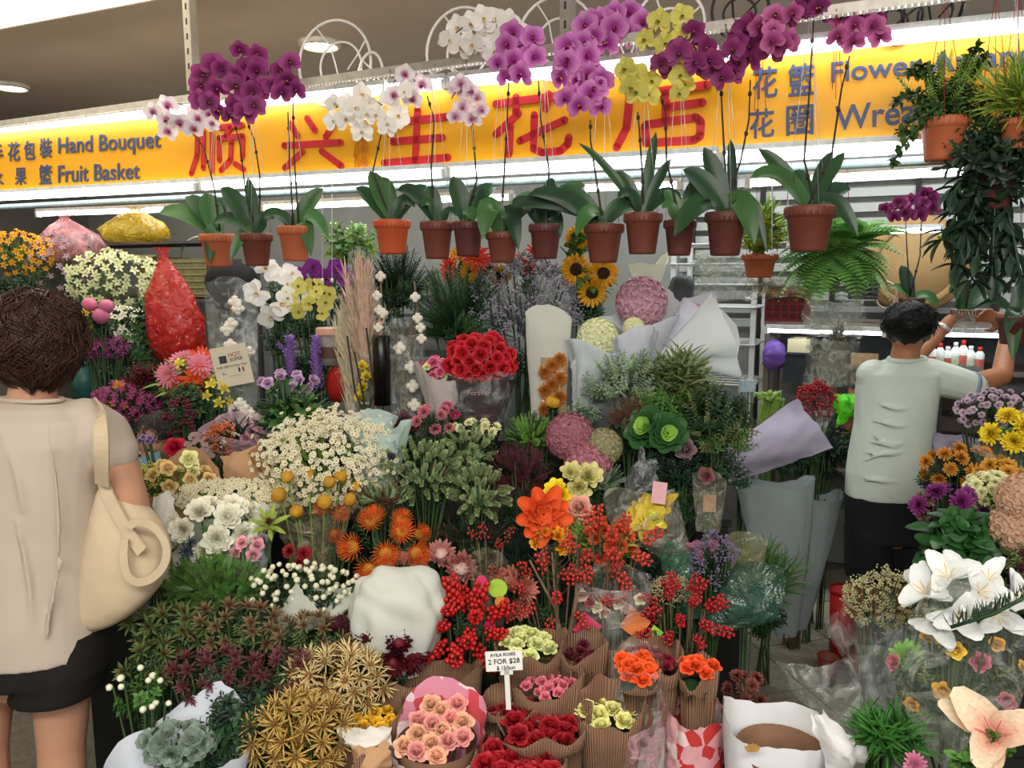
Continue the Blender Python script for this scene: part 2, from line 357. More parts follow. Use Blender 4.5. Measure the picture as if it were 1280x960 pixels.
# ------------------------------------------------ structure
def wallbox(name, u0, u1, v0, v1, z0, z1, m):
    g = G(); c = WD((u0 + u1) / 2, (v0 + v1) / 2, (z0 + z1) / 2); g.add(box(u1 - u0, v1 - v0, z1 - z0), 0, T(c) @ Rz(ANG)); return struct(name, g, m)
CEIL = 3.1
M_ceil = mat('#cdc2b2', .75, .05, 2)
g = G(); g.add(box(16, 16, .1), 0, T(0, 3, CEIL + .05)); struct('ceiling', g, M_ceil)
g = G(); g.add(box(16, 12, .1), 0, T(0, 2.5, -.06)); floor = struct('floor', g, mat('#6b675b', .9, .2, 40))
# floor tiles as pieces around the visible aisle, material beyond
M_tile = mat('#8d8775', .72, .22, 60, .15, objvar=.12)
tm = G().add(box(.392, .392, .012)).mesh('tile', M_tile, False)
ta = rad(14)
for i in range(-3, 9):
    for j in range(-3, 7):
        p = np.array([1.15, 3.0]) + np.array([cos(ta), sin(ta)]) * i * .4 + np.array([-sin(ta), cos(ta)]) * j * .4
        if -1 < p[0] < 3.2 and 1.6 < p[1] < 4.6: ob('tile', tm, None, floor, T(p[0], p[1], -.006) @ Rz(ta))
UB0, UB1 = -2.5, 6.2; BV = 2.35
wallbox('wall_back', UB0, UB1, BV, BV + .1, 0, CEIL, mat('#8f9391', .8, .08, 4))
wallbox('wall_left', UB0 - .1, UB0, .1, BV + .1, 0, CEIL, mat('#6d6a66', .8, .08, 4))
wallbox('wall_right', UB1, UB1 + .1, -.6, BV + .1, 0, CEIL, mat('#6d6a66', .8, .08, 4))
# stepped flower stands (hidden under the bunches)
TIERS = []
def stand(name, label, x0, x1, y0, y1, top, col='#1d1f1c'):
    TIERS.append((x0, x1, y0, y1, top))
    r = thing(name, label, 'display stand', ((x0 + x1) / 2, (y0 + y1) / 2, 0)); m = mat(col, .8, .2, 12)
    g = G(); g.add(box(x1 - x0, y1 - y0, .03), 0, T(0, 0, top - .015)); ob('shelf_board', g, m, r, smooth=False)
    g = G(); g.add(box(x1 - x0 - .02, .02, top - .04), 0, T(0, -(y1 - y0) / 2 + .02, (top - .03) / 2)); ob('front_panel', g, m, r, smooth=False)
    for sx in (-1, 1):
        for sy in (-1, 1): g = G(); g.add(box(.05, .05, top - .03), 0, T(sx * ((x1 - x0) / 2 - .04), sy * ((y1 - y0) / 2 - .06), (top - .03) / 2)); ob('leg', g, m, r, smooth=False)
stand('display_stand', 'lowest dark step under the rose bundles and gold thistles', -.9, .62, 1.5, 2.1, .22)
stand('display_stand', 'second dark step under the king proteas', -1.0, .68, 2.1, 2.5, .42)
stand('display_stand', 'third dark step under the chamomile bouquets', -1.45, .8, 2.5, 2.9, .66)
stand('display_stand', 'fourth dark step under the red rose bouquet', -1.15, .84, 2.9, 3.4, .88)
stand('display_stand', 'top dark step under the sunflowers and wrapped hydrangeas', -1.6, .96, 3.4, 4.05, 1.08)
stand('display_stand', 'rear dark shelf at left under the spray orchids and teal buckets', -3.0, -1.62, 3.55, 5.0, 1.0)
stand('display_stand', 'low dark stand at right front under the film-wrapped lilies', .98, 1.75, 1.3, 1.95, .45)
stand('display_stand', 'low dark stand at right under the chrysanthemum pots', 1.32, 2.2, 1.95, 2.75, .55)
def tz(x, y):
    z = 0
    for a, b, c, d, t in TIERS:
        if a <= x <= b and c <= y <= d: z = max(z, t)
    return z

# ceiling furniture
def downlight(px, py, lab):
    r = FW + RT * ((px - 640) / FPX) + UP * ((480 - py) / FPX); p = CP + r * ((CEIL - CH) / r[2])
    t = thing('ceiling_light', lab, 'light', p - [0, 0, .03])
    ob('trim_ring', G().add(lathe([(.095, .03), (.12, .03), (.12, .012), (.1, 0), (.095, .02)], 28)), mat('#e8e6df', .5), t)
    ob('lens', G().add(lathe([(.0001, .012), (.05, .012), (.096, .02)], 28)), emit('#fff3d0', 22, 'lamp_glow'), t)
    l = bpy.data.lights.new('downlight', 'AREA'); l.shape = 'DISK'; l.size = .18; l.energy = 7; l.color = (1, .93, .75)
    o = bpy.data.objects.new('downlight_lamp', l); link(o, t); o.location = (0, 0, -.01)
downlight(400, 53, 'round ceiling downlight seen through a white wire ring')
downlight(13, 106, 'round ceiling downlight at the far left above the sign')
def onz(px, py, z): r = FW + RT * ((px - 640) / FPX) + UP * ((480 - py) / FPX); return CP + r * ((z - CH) / r[2])
a, b = onz(0, 36, CEIL - .06), onz(190, 0, CEIL - .06)
d = (b - a) / np.linalg.norm(b - a); nrm = np.array([d[1], -d[0], 0])
if nrm[1] > 0: nrm = -nrm
a2 = a - d * 1.6; b2 = b + d * .5
t = thing('ceiling_light', 'large glowing ceiling light panel in the top left corner', 'light', (a2 + b2) / 2)
q = [p - (a2 + b2) / 2 for p in (a2, b2, b2 + nrm * 1.1, a2 + nrm * 1.1)]
ob('diffuser', G().add((np.array(q), [np.array([[0, 1, 2, 3]])])), emit('#fff2d8', 3.2, 'panel_glow'), t, smooth=False)
fr = G()
for i in range(4): fr.add(tube([q[i] + [0, 0, .01], q[(i + 1) % 4] + [0, 0, .01]], .014, 4))
ob('frame', fr, mat('#d9d2c4', .5), t, smooth=False)
# rail that carries the pots
M_steel = mat('#b7b2a8', .4, .15, 30, metal=.6); RD = -.17
def PR(px, py): return PW(px, py, RD)
RAILZ = PR(600, 74)[2]
def railpt(px):
    lo, hi = -400, 500
    for _ in range(40):
        m_ = (lo + hi) / 2
        if PR(px, m_)[2] > RAILZ: lo = m_
        else: hi = m_
    return PR(px, lo)
r0, r1 = railpt(-60), railpt(1330)
t = thing('hanging_rail', 'long slotted steel rail from which the orchid pots hang', 'rail', (r0 + r1) / 2 - [0, 0, .015])
cc = (r0 + r1) / 2; ln = np.linalg.norm(r1 - r0)
ob('bar', G().add(box(ln, .03, .03), 0, T(0, 0, .015) @ Rz(ANG)), M_steel, t, smooth=False)
ch = G(); nb = 300; ch.many(sph(4, 3), [T(U * (i / nb - .5) * ln + [0, 0, -.006] - VV * .02) @ Sc(.007) for i in range(nb)])
ob('bead_chain', ch, mat('#d8d4c8', .4), t, kind='stuff')
def hanger(px, lab, w=.04):
    p = railpt(px) - VV * .02; h = CEIL - RAILZ - .03
    t = thing('slotted_post', lab, 'post', p + [0, 0, .03])
    ob('post', G().add(box(w, .004, h), 0, T(0, 0, h / 2) @ Rz(ANG)).add(box(.004, w, h), 0, T(U * w / 2 + VV * w / 2 + ZZ * h / 2) @ Rz(ANG)), mat('#a19a8c', .5, .15, 20, metal=.3), t, smooth=False)
    for k in range(7): ob('slot', G().add(box(.008, .006, .026), 0, T(ZZ * (.04 + k * h / 7.5) - VV * .001) @ Rz(ANG)), mat('#3d3a35', .8), t, smooth=False)
hanger(243, 'slotted steel post hanging from the ceiling at left of the orchids')
hanger(709, 'slotted steel post hanging from the ceiling above the sign centre')

# ------------------------------------------------ sign
M_yel = mat('#eda70f', .45, .05, 3); M_red = mat('#c4222a', .5, .06, 20); M_blu = mat('#414f72', .5, .08, 20)
uL, uR = L(PW(-120, 210, 0))[0], L(PW(1400, 120, 0))[0]
zt0, zb0 = PW(0, 166, 0)[2], PW(0, 243, 0)[2]; zt1, zb1 = PW(1200, 48, 0)[2], PW(1200, 178, 0)[2]
ul0, ul1 = L(PW(0, 200, 0))[0], L(PW(1200, 110, 0))[0]
def zl(u, a, b): return a + (b - a) * (u - ul0) / (ul1 - ul0)
sg = thing('shop_sign', 'long yellow sign board with red and blue lettering over the stall', 'sign', WD((uL + uR) / 2, .03, min(zb0, zb1)))
V = []
for u in (uL, uR):
    for v in (0, .06):
        for a, b in ((zb0, zb1), (zt0, zt1)): V.append(WD(u, v, zl(u, a, b)))
g = G(); F = np.array([[0, 1, 3, 2], [4, 6, 7, 5], [0, 4, 5, 1], [2, 3, 7, 6], [0, 2, 6, 4], [1, 5, 7, 3]])
g.add((np.array(V), [F])); ob('panel', g, M_yel, sg, smooth=False, world=True)
def stroke(g, pts, wpx):
    w = [PW(x, y, -.004) for x, y in pts]; s = ssc(w[0]); r = wpx / 2 / s
    # flat rounded ribbon: discs at joints, quads between, 4 mm proud
    for p in w: g.add(lathe([(.0001, 0), (r, 0), (r, .004)], 14), 0, T(p - VV * .003) @ aim(VV))
    for a, b in zip(w[:-1], w[1:]):
        d = b - a; d /= np.linalg.norm(d) + 1e-9; n = np.cross(d, VV); n /= np.linalg.norm(n)
        g.add((np.array([a + n * r, b + n * r, b - n * r, a - n * r, a + n * r + VV * .006, b + n * r + VV * .006, b - n * r + VV * .006, a - n * r + VV * .006]) - VV * .003, [np.array([[0, 1, 2, 3], [0, 4, 5, 1], [3, 2, 6, 7]])]))
def glyph(ox, oy, sx, sy, strokes, wpx, shear=0, lab=None):
    g = G()
    for st in strokes: stroke(g, [(ox + x * sx, oy + y * sy + x * shear) for x, y in st], wpx)
    ob('lettering', g, M_red, sg, smooth=False, world=True, label=lab)
# each big character drawn in real pixels on the sign plane
def big(strokes, wpx, lab):
    g = G()
    for st in strokes: stroke(g, st, wpx)
    ob('lettering', g, M_red, sg, smooth=False, world=True, label=lab)
big([[(247, 165), (246, 195), (239, 217)], [(254, 164), (254, 210)], [(265, 163), (265, 214)], [(274, 159), (303, 156)], [(288, 160), (282, 170)], [(274, 172), (274, 200)], [(274, 173), (303, 170), (303, 196)], [(289, 178), (288, 200), (276, 213)], [(294, 205), (305, 212)]], 7, 'red Chinese character at the left end')
big([[(384, 148), (394, 163)], [(363, 155), (372, 170)], [(422, 146), (407, 171)], [(355, 182), (426, 178)], [(378, 190), (356, 210)], [(402, 189), (427, 208)]], 8, 'second red Chinese character')
big([[(499, 146), (488, 168)], [(522, 136), (519, 201)], [(497, 153), (558, 146)], [(491, 177), (553, 172)], [(480, 204), (560, 197)]], 9, 'third red Chinese character')
big([[(620, 130), (704, 119)], [(645, 122), (645, 140)], [(686, 118), (682, 136)], [(648, 142), (620, 168)], [(638, 158), (636, 193)], [(668, 144), (667, 186), (678, 191), (700, 189), (710, 180), (711, 172)], [(706, 150), (650, 176)]], 9.5, 'fourth red Chinese character')
big([[(810, 116), (884, 106)], [(846, 96), (846, 110)], [(787, 121), (783, 160), (771, 184)], [(832, 116), (832, 152)], [(834, 134), (878, 128)], [(808, 156), (870, 147), (876, 152), (875, 170), (868, 175), (808, 179), (806, 158)]], 10, 'fifth red Chinese character')
dgc = bpy.context
def text_mesh(body, size, ext=.002, bold=.0, alignx='LEFT'):
    c = bpy.data.curves.new('lettering', 'FONT'); c.body = body; c.size = size; c.extrude = ext; c.offset = bold; c.align_x = alignx; c.resolution_u = 4
    o = bpy.data.objects.new('lettering_source', c); COL.objects.link(o); dg = bpy.context.evaluated_depsgraph_get()
    me = bpy.data.meshes.new_from_object(o.evaluated_get(dg)); bpy.data.objects.remove(o); bpy.data.curves.remove(c); me.name = 'lettering'
    return me
def fit(me, m):
    me.materials.clear(); me.materials.append(m)
    co = np.zeros(len(me.vertices) * 3, np.float32); me.vertices.foreach_get('co', co); co = co.reshape(-1, 3); return co
def signtext(body, x0, x1, yt0, yb0, yt1, yb1, lab, bold=.012, m=None):   # pixel corners of the lettering: left top/bottom, right top/bottom
    me = text_mesh(body, 1, .002, bold); co = fit(me, m or M_blu)
    lo = co.min(0); hi = co.max(0); n = (co - lo) / (hi - lo)
    A, B, C, D = PW(x0, yb0, -.003), PW(x1, yb1, -.003), PW(x1, yt1, -.003), PW(x0, yt0, -.003)
    q = (1 - n[:, :1]) * (1 - n[:, 1:2]) * A + n[:, :1] * (1 - n[:, 1:2]) * B + n[:, :1] * n[:, 1:2] * C + (1 - n[:, :1]) * n[:, 1:2] * D - VV * .003 * n[:, 2:3]
    me.vertices.foreach_set('co', q.astype(np.float32).ravel()); me.update()
    ob('lettering', me, None, sg, world=True, label=lab, smooth=False)
signtext('Hand Bouquet', 73, 201, 172, 198, 163, 191, 'blue words Hand Bouquet')
signtext('Fruit Basket', 73, 175, 207, 229, 203, 224, 'blue words Fruit Basket')
signtext('手', -14, 4, 181, 204, 180, 203, 'blue Chinese character')
signtext('花', 10, 25, 178, 202, 177, 201, 'blue Chinese character')
signtext('包', 30, 44, 176, 200, 175, 199, 'blue Chinese character')
signtext('裝', 50, 65, 173, 198, 172, 197, 'blue Chinese character')
signtext('水', -13, 5, 214, 234, 213, 233, 'blue Chinese character')
signtext('果', 19, 33, 210, 232, 209, 231, 'blue Chinese character')
signtext('籃', 49, 65, 206, 231, 205, 230, 'blue Chinese character')
signtext('花', 941, 972, 85, 125, 82, 121, 'blue Chinese character')
signtext('籃', 985, 1018, 81, 121, 77, 118, 'blue Chinese character')
signtext('花', 937, 968, 137, 174, 135, 171, 'blue Chinese character')
signtext('圈', 983, 1017, 133, 170, 130, 168, 'blue Chinese character')
signtext('Flower Arrangement', 1039, 1420, 78, 111, 40, 76, 'blue words Flower Arrangement')
signtext('Wreath', 1044, 1180, 133, 164, 118, 150, 'blue word Wreath')
signtext('花篮', 442, 460, 166, 210, 165, 209, 'small faded orange lettering', 0, mat('#d8801a', .6))
# tubes above and below the sign, and inside
def lamp_tube(d, pts, lab, r=.013, st=11, col='#f4fbff', tray=True, group=None):
    a, b = [PW(x, y, d) for x, y in pts]
    mid = (a + b) / 2; t = thing('tube_light', lab, 'light', mid, group)
    ob('tube', G().add(tube([a - mid, b - mid], r, 8)), emit(col, st), t)
    if tray:
        dd = b - a; ln = np.linalg.norm(dd); an = math.atan2(dd[1], dd[0]); tl = math.asin(dd[2] / ln)
        ob('batten', G().add(box(ln, .04, .018), 0, T(0, 0, r + .014) @ Rz(an) @ Ry(-tl)), mat('#dfe3e1', .5), t, smooth=False)
        for e in (a, b): ob('end_cap', G().add(box(.02, .036, .036), 0, T(e - mid) @ Rz(an)), mat('#cfd3d1', .5), t, smooth=False)
xs = [-110, 250, 560, 900, 1390]
for i in range(4):
    x0, x1 = xs[i] + 3, xs[i + 1] - 3
    ft = lambda x: 163 - (x / 1200) * 121 ; fb = lambda x: 247 - (x / 1200) * 65
    nm = ['at the left end', 'left of centre', 'right of centre', 'at the right end'][i]
    lamp_tube(-.05, [(x0, ft(x0) - 1), (x1, ft(x1) - 1)], 'white fluorescent tube along the top edge of the sign ' + nm, .017, 8)
    lamp_tube(-.05, [(x0, fb(x0)), (x1, fb(x1))], 'white fluorescent tube along the bottom edge of the sign ' + nm, .017, 8)
g = G(); a, b = PW(-60, 262, .0), PW(1330, 192, .0)
g.add(tube([a, b], .015, 8)); solo('pipe', 'pale grey conduit running just below the sign', 'pipe', g, mat('#a9c0c0', .4))
for d, pts, lab in [(.5, [(48, 268), (225, 262)], 'white tube light over the plastic bags at left'), (.6, [(330, 260), (470, 254)], 'white tube light behind the left orchid leaves'),
                    (.6, [(520, 251), (640, 247)], 'white tube light behind the middle orchid leaves'), (.5, [(730, 236), (850, 232)], 'white tube light behind the right orchid leaves'),
                    (.4, [(935, 230), (1212, 214)], 'long white tube light above the small magenta orchids'), (1.7, [(1100, 290), (1178, 288)], 'short white tube light over the round kraft package'),
                    (1.62, [(958, 413), (1105, 417)], 'thin tube light under the shelf left of the man'), (1.62, [(1175, 418), (1262, 420)], 'thin tube light under the shelf right of the man')]:
    lamp_tube(d, pts, lab, .012 if d < 1 else .01, 9)
for x, y0, y1 in [(403, 200, 350), (415, 200, 350), (965, 175, 316), (985, 175, 307)]:
    g = G(); a, b = PW(x, y0, .1), PW(x, y1, .1); g.add(tube([a, b], .0015, 4)); g.add(lathe([(.0001, .02), (.006, .016), (.008, 0), (.0001, 0)], 8), 0, T(b - [0, 0, .01]))
    solo('pull_cord', f'white pull cord with knob {"left" if x in (403, 965) else "right"} of its pair {"by the purple orchids" if x < 500 else "by the small terracotta pot"}', 'cord', g, mat('#e8eae6', .5))
# ------------------------------------------------ plant materials
GR = {k: mat(v, .5, .3, 25, objvar=.1, trans=.12) for k, v in dict(g='#4c7a35', d='#2b4a2a', l='#86a94c', o='#6d7a4a', s='#8fa08a', e='#7f9576', y='#a3b53e', b='#5f6d3f', p='#3d5f33', r='#6b4a3c', m='#5f2436', k='#20352a', au='#c9a85a', gold='#b8903f', tan='#a58c5e', w='#e4e6da', gy='#8b8a90', pg='#a9c48e').items()}
STEM = mat('#3c5530', .6, .2, 30); DSTEM = mat('#2f2a22', .7, .2, 30); BSTEM = mat('#6b5a45', .7, .2, 30)
def pm(col, v=.14, tr=.18): return mat(col, .55, v, 12, trans=tr, objvar=.1, name='petal')
YC = pm('#e8b820'); CR = pm('#e9e4b4')
def tocam(p): d = CP - np.array(p); return d / np.linalg.norm(d)
def sdef(px, py): s = 270 + (py - 345) * .45; k = min(1, max(0, (py - 480) / 160)); f = .80 + .2 * min(1, max(0, px / 430)); return s * (k + (1 - k) * f)
def spread(C, rad3, n, back=.0, jit=.06):
    out = []; r3 = np.array(rad3); i = 0; k = 0
    if n == 1: v = tocam(C) + np.array([0, 0, .35]); return [(np.array(C), v / np.linalg.norm(v))]
    v = tocam(C); v = v * .75 + np.array([0, 0, .55]); v /= np.linalg.norm(v); N = int(n / (.62 - .3 * back)) + 2
    for i in range(N * 3):
        z = 1 - 2 * (i % N + .5) / N; a = (i % N) * 2.39996; r = math.sqrt(1 - z * z); d = np.array([r * cos(a), r * sin(a), z])
        q = aim(v)[:3, :3] @ d
        if np.dot(q, v) > back - .15: out.append(q)
        if i >= N - 1: break
    random.shuffle(out); out = out[:n]
    res = []
    for q in out:
        q = q + rng.normal(0, jit, 3); p = np.array(C) + q * r3; o = q / r3; o /= np.linalg.norm(o); res.append((p, o))
    return res
def foliage(root, C, r3, n, kind, m, size, vol=.8, up=.5, name='foliage'):
    g = G(); sp = spr(kind); Ms = []
    for _ in range(n):
        d = rng.normal(0, 1, 3); d /= np.linalg.norm(d); d[2] = d[2] if d[2] > -.5 else -d[2]
        if d[1] > .3 and random.random() < .7: d[1] = -d[1]
        rr = vol + (1 - vol) * random.random() if random.random() < .75 else random.random()
        sz = size * random.uniform(.7, 1.2); dd = d + np.array([0, -.15, up]); dd /= np.linalg.norm(dd)
        p = np.array(C) + d * rr * np.array(r3) - dd * sz * .8
        Ms.append(T(p) @ aim(dd, random.random() * 6) @ Sc(sz))
    g.manyg(sp, Ms); return ob(name, g, m, root, kind='stuff', world=True)
def stems(root, C, tips, m, r=.003, base=None, spreadr=.03):
    g = G(); b = np.array(root.location) if base is None else np.array(base)
    for i, t in enumerate(tips[:14]):
        t = np.array(t); a = i * 2.4; bb = b + [spreadr * cos(a), spreadr * sin(a), .005]
        mid = b + (t - b) * .5; mid[:2] += (np.array(C)[:2] - mid[:2]) * .3
        g.add(tube([bb, mid, t], r, 4, False))
    ob('stems', g, m, root, world=True, kind='stuff' if len(tips) > 12 else None)
def wrap(root, C, R, m, Ln=None, r0=.035, flap=.12, fdir=90, ry=.8, wave=.05, tilt=(0, 0), k=5, fold=.1, p=1.15, sharp=2, name='wrap', lower=.3, lab=None, nt=44, seed=None, z0=None, closed=False):
    # paper or film cone: C centre of the opening, R half width; flap = height of the raised side towards fdir degrees
    b = np.array(root.location); C = np.array(C, float); ph = random.random() * 6 if seed is None else seed
    if z0 is not None: b = np.array([C[0] + tilt[0], C[1] + tilt[1], z0])
    elif tilt != (0, 0): b = b + np.array([tilt[0], tilt[1], 0])
    if Ln: d = b - C; d /= np.linalg.norm(d); b = C + d * Ln
    ax = C - b; Lz = np.linalg.norm(ax); nr = 11; V = []; uv = []
    for j in range(nr):
        t = j / (nr - 1)
        for i in range(nt):
            a = 2 * pi * i / nt; fl = max(0, cos(a - rad(fdir))) ** sharp
            rr = r0 + (R - r0) * t ** p; rr *= 1 + fold * (.3 + t) * (sin(k * a + ph) * .6 + .4 * abs(sin((k + 2) * a / 2 + ph * 2)) + .25 * sin(2.3 * k * a + 7 * t + ph))
            zz = t * (Lz + flap * fl - lower * R * max(0, -cos(a - rad(fdir))) + wave * R * 3 * sin((k - 2) * a + ph * 3) * .5) / Lz
            q = b + ax * zz + np.array([rr * cos(a), rr * sin(a) * ry, 0]) + np.array([0, 0, 0.])
            q += rng.normal(0, .0025, 3) * (t > .1)
            V.append(q); uv.append((a * R / .15, t * Lz * 3))
    F = [[j * nt + i, j * nt + (i + 1) % nt, (j + 1) * nt + (i + 1) % nt, (j + 1) * nt + i] for j in range(nr - 1) for i in range(nt)]
    g = G(); g.add((np.array(V), [np.array(F)])); return ob(name, g, m, root, world=True, uv=np.array(uv), label=lab)
PAPER = lambda c='#e6e9e4', tr=.2: mat(c, .7, .05, 6, .25, trans=tr, name='wrapping_paper')
KRAFT = mat('#9d775c', .8, .1, 20, rib=.8, name='corrugated_kraft'); KRAFT2 = mat('#b8906a', .8, .08, 10, name='kraft')
CF = {}
def B(name, label, cat, px, py, w, h, fl=(), s=None, fol=(), wr=None, group=None, stuff=False, stem=STEM, back=0., part='flower', depth=.8, face=.45, zb=None, off=(0, 0), nst=True, jit=.06, root=None, rim=0.):
    s = s or sdef(px, py); C = P(px, py, s); w *= 1.1; h *= 1.08; fl = [(a, b_, c, n, (z if z < 1 else z / 2 / s)) for a, b_, c, n, z in fl]; fol = [(a, b_, n, (z if z < 1 else z / s)) for a, b_, n, z in fol]; r3 = (w / 2 / s, min(w, h * 1.3) / 2 / s * depth, h / 2 / s)
    bx, by = C[0] + off[0], C[1] + off[1]; bz = tz(bx, by) if zb is None else zb
    if root is None: root = thing(name, label, cat, (bx, by, bz), group)
    tot = sum(f[3] for f in fl) if fl else 0; pts = spread(C, r3, tot, back, jit) if tot else []; i = 0
    for (key, fn, mats, n, size) in fl:
        sub = pts[i:i + n]; i += n
        if stuff:
            g = G(); proto = [fn() for _ in range(2)]
            for q in range(2): g.manyg(proto[q], [T(p) @ aim(o * (1 - face) + tocam(p) * face + rng.normal(0, .12, 3), random.random() * 6) @ Sc(size * random.uniform(.8, 1.15)) for p, o in sub[q::2]])
            ob(key, g, mats, root, kind='stuff', world=True)
        else:
            for p, o in sub:
                M = T(np.array(p)) @ aim(o * (1 - face) + tocam(p) * face + rng.normal(0, .12, 3), random.random() * 6) @ Sc(size * random.uniform(.88, 1.12))
                ob(key, fm(key, fn, mats), None, root, M, world=True)
    for (kind, m, n, size) in fol: foliage(root, C - np.array([0, 0, .25 * r3[2]]) if tot else C, r3, n, kind, m, size)
    if nst and not wr and px < 1050 and h > 15: foliage(root, C - np.array([0, -.02, r3[2] + .05]), (r3[0] * .85, r3[1], .09), 26, 'leafy', GR['d'], 30 / s, name='lower_leaves')
    if nst: stems(root, C, [p - o * .01 for p, o in pts] if pts else [C + rng.normal(0, .3, 3) * r3 for _ in range(10)], stem, .003 if s > 300 else .004)
    if wr:
        kw = dict(wr); m = kw.pop('m'); R = kw.pop('R', r3[0] * 1.2); dz = kw.pop('dz', 0); dx = kw.pop('dx', 0)
        wrap(root, C + np.array([dx, 0, dz]), R, m, **kw)
    return root

# ------------------------------------------------ hanging orchids
LG = [mat(c, .35, .14, 9, objvar=.12, spec=.35) for c in ('#2c4d2c', '#3f6636', '#26432d')]
POT = {'t': mat('#b5603c', .55, .08, 14), 'b': mat('#6f3a2c', .5, .1, 14), 'd': mat('#5a2f28', .5, .1, 14), 'r': mat('#c0562f', .5, .06, 14)}
SOIL = mat('#4a3d2f', .95, .4, 60, .5); WIRE = mat('#c9cbc8', .35, .1, 20, metal=.5)
OC = {'mag': (gm('#741656', '#a54486'), gm('#d8a0b8', '#5a1050', .3), YC), 'dmag': (gm('#7d2260', '#943a72'), gm('#e0b0c0', '#4f0f38', .3), YC), 'pink': (gm('#a82c98', '#dc8ccc'), pm('#8c1a68'), YC), 'white': (pm('#fbf9f2', .04), pm('#f0d9b0'), YC),
      'wp': (gm('#c070a0', '#f8f0f2', .55), pm('#a8417c'), YC), 'pale': (gm('#c888b0', '#f2e2e8', .7), pm('#b06a94'), YC), 'yel': (pm('#dcd46a'), pm('#b09a3a'), pm('#8a5a30')), 'dpk': (gm('#8c2c66', '#c868a0'), pm('#7b2152'), YC)}
def opot(t, base, topw, hgt, m):
    R = topw / 2; g = G(); pr = [(.0001, 0), (R * .66, 0), (R * .7, .008), (R * .88, hgt * .74), (R * .9, hgt * .75), (R * .98, hgt * .77), (R, hgt * .98), (R * .96, hgt), (R * .92, hgt * .98), (R * .86, hgt * .8), (.0001, hgt * .8)]
    g.add(lathe(pr, 28)); p = ob('pot', g, m, t)
    rg = G(); rg.many(box(.004, .006, hgt * .16), [Rz(i * pi / 14) @ T(R * .992, 0, hgt * .875) for i in range(28)]); ob('rim_rib', rg, m, p, smooth=False, kind='stuff')
    g = G(); V, F = lathe([(.0001, .012), (R * .5, .01), (R * .9, 0)], 18); V[:, 2] += rng.normal(0, .003, len(V)); g.add((V, F)); ob('bark', g, SOIL, t, T(0, 0, hgt * .86))
def ribbon(pts, W, up=.25, tip=.6):
    p = np.array(pts, float); n = len(p); t = np.gradient(p, axis=0); t /= np.linalg.norm(t, axis=1)[:, None]; V = []; c = tocam(p[n // 2])
    for i in range(n):
        v = i / (n - 1); wd = W / 2 * (sin(pi * (.12 + .88 * v) ** 1.15) ** .6 if v < .99 else .03); x = np.cross(t[i], c * .8 + np.array([0, 0, .6])); x /= np.linalg.norm(x); nn = np.cross(x, t[i])
        for u in (-1, -.5, 0, .5, 1): V.append(p[i] + x * u * wd + nn * abs(u) ** 1.3 * wd * up)
    F = [[j * 5 + i, j * 5 + i + 1, (j + 1) * 5 + i + 1, (j + 1) * 5 + i] for j in range(n - 1) for i in range(4)]
    return np.array(V), [np.array(F)]
def O(label, cx, yt, yb, w, pc, leaves, stemp, fls, d=RD + .02, group='orchid pots hung from the rail', nm='potted_orchid', hang=True, name_leaf='leaf'):
    T0 = PW(cx, yt, d); s = ssc(T0); hgt = (yb - yt) / s; b = T0 - [0, 0, hgt]; t = thing(nm, label, 'orchid', b, group)
    opot(t, b, w / s, hgt, POT[pc])
    for (tx, ty, arch, wp, dz) in leaves:
        a = T0 + [0, 0, -.01] + rng.normal(0, .008, 3) * [1, 1, 0]; e = P(tx, ty, s) + FW * dz * -1
        q = bow(a, e, arch / s, 10); g = G(); g.add(ribbon(q, wp / s)); ob('leaf', g, random.choice(LG), t, world=True)
    for k, st in enumerate(stemp):
        g = G(); q = [P(x, y, s + 4) for x, y in st]; q[0] = T0 + [random.uniform(-.02, .02), 0, -.01]
        qq = []; 
        for i in range(len(q) - 1): qq += [q[i] + (q[i + 1] - q[i]) * u for u in (0, .33, .66)]
        qq.append(q[-1]); g.add(tube(qq, [.0042 - .002 * i / len(qq) for i in range(len(qq))], 5))
        for i in range(2, len(qq), 3): g.add(sph(5, 4), 0, T(qq[i]) @ Sc(.007, .007, .01))
        ob('flower_stem', g, DSTEM, t, world=True)
    for (fx, fy, fw, fh, n, sz, c) in fls:
        r3 = (fw / 2 / s, .05, fh / 2 / s); C = P(fx, fy, s + 16); av = []
        for i in range(n):
            for _ in range(30):
                a = random.random() * 2 * pi; r = math.sqrt(random.random()); p = (r * cos(a) * r3[0], r * sin(a) * r3[2])
                if all((p[0] - x) ** 2 + (p[1] - y) ** 2 > (sz / s * .42) ** 2 for x, y in av): break
            av.append(p); q = C + [p[0], random.uniform(-.05, .04), p[1]]; dd = tocam(q) + np.array([random.gauss(0, .35), 0, random.gauss(-.1, .25)])
            ob('flower', fm('flower_' + c, f_phal, OC[c]), None, t, T(q) @ aim(dd, random.gauss(0, .3)) @ Sc(sz / 2 / s * random.uniform(.88, 1.1)), world=True)
        if n > 2:
            bz = G(); px_ = C + [r3[0] * .5, .02, r3[2] * .4]; bz.add(tube(bow(C - [r3[0] * .8, 0, -r3[2] * .2], px_, r3[2] * .6), .002, 4)); ob('flower_stem', bz, DSTEM, t, world=True)
    if hang:
        top = railpt(cx) - VV * .02
        for i in range(3):
            a = i * 2.1 + .5; e = T0 + [cos(a) * w / 2 / s * .95, sin(a) * w / 2 / s * .95, -.01]; g = G(); g.add(tube([e, top + [.002 * i, 0, .0]], .0012, 3)); ob('hanger_wire', g, WIRE, t, world=True)
    return t
LV = lambda cx, yt, *l: [(cx + a, yt + b, c, e, f) for a, b, c, e, f in l]
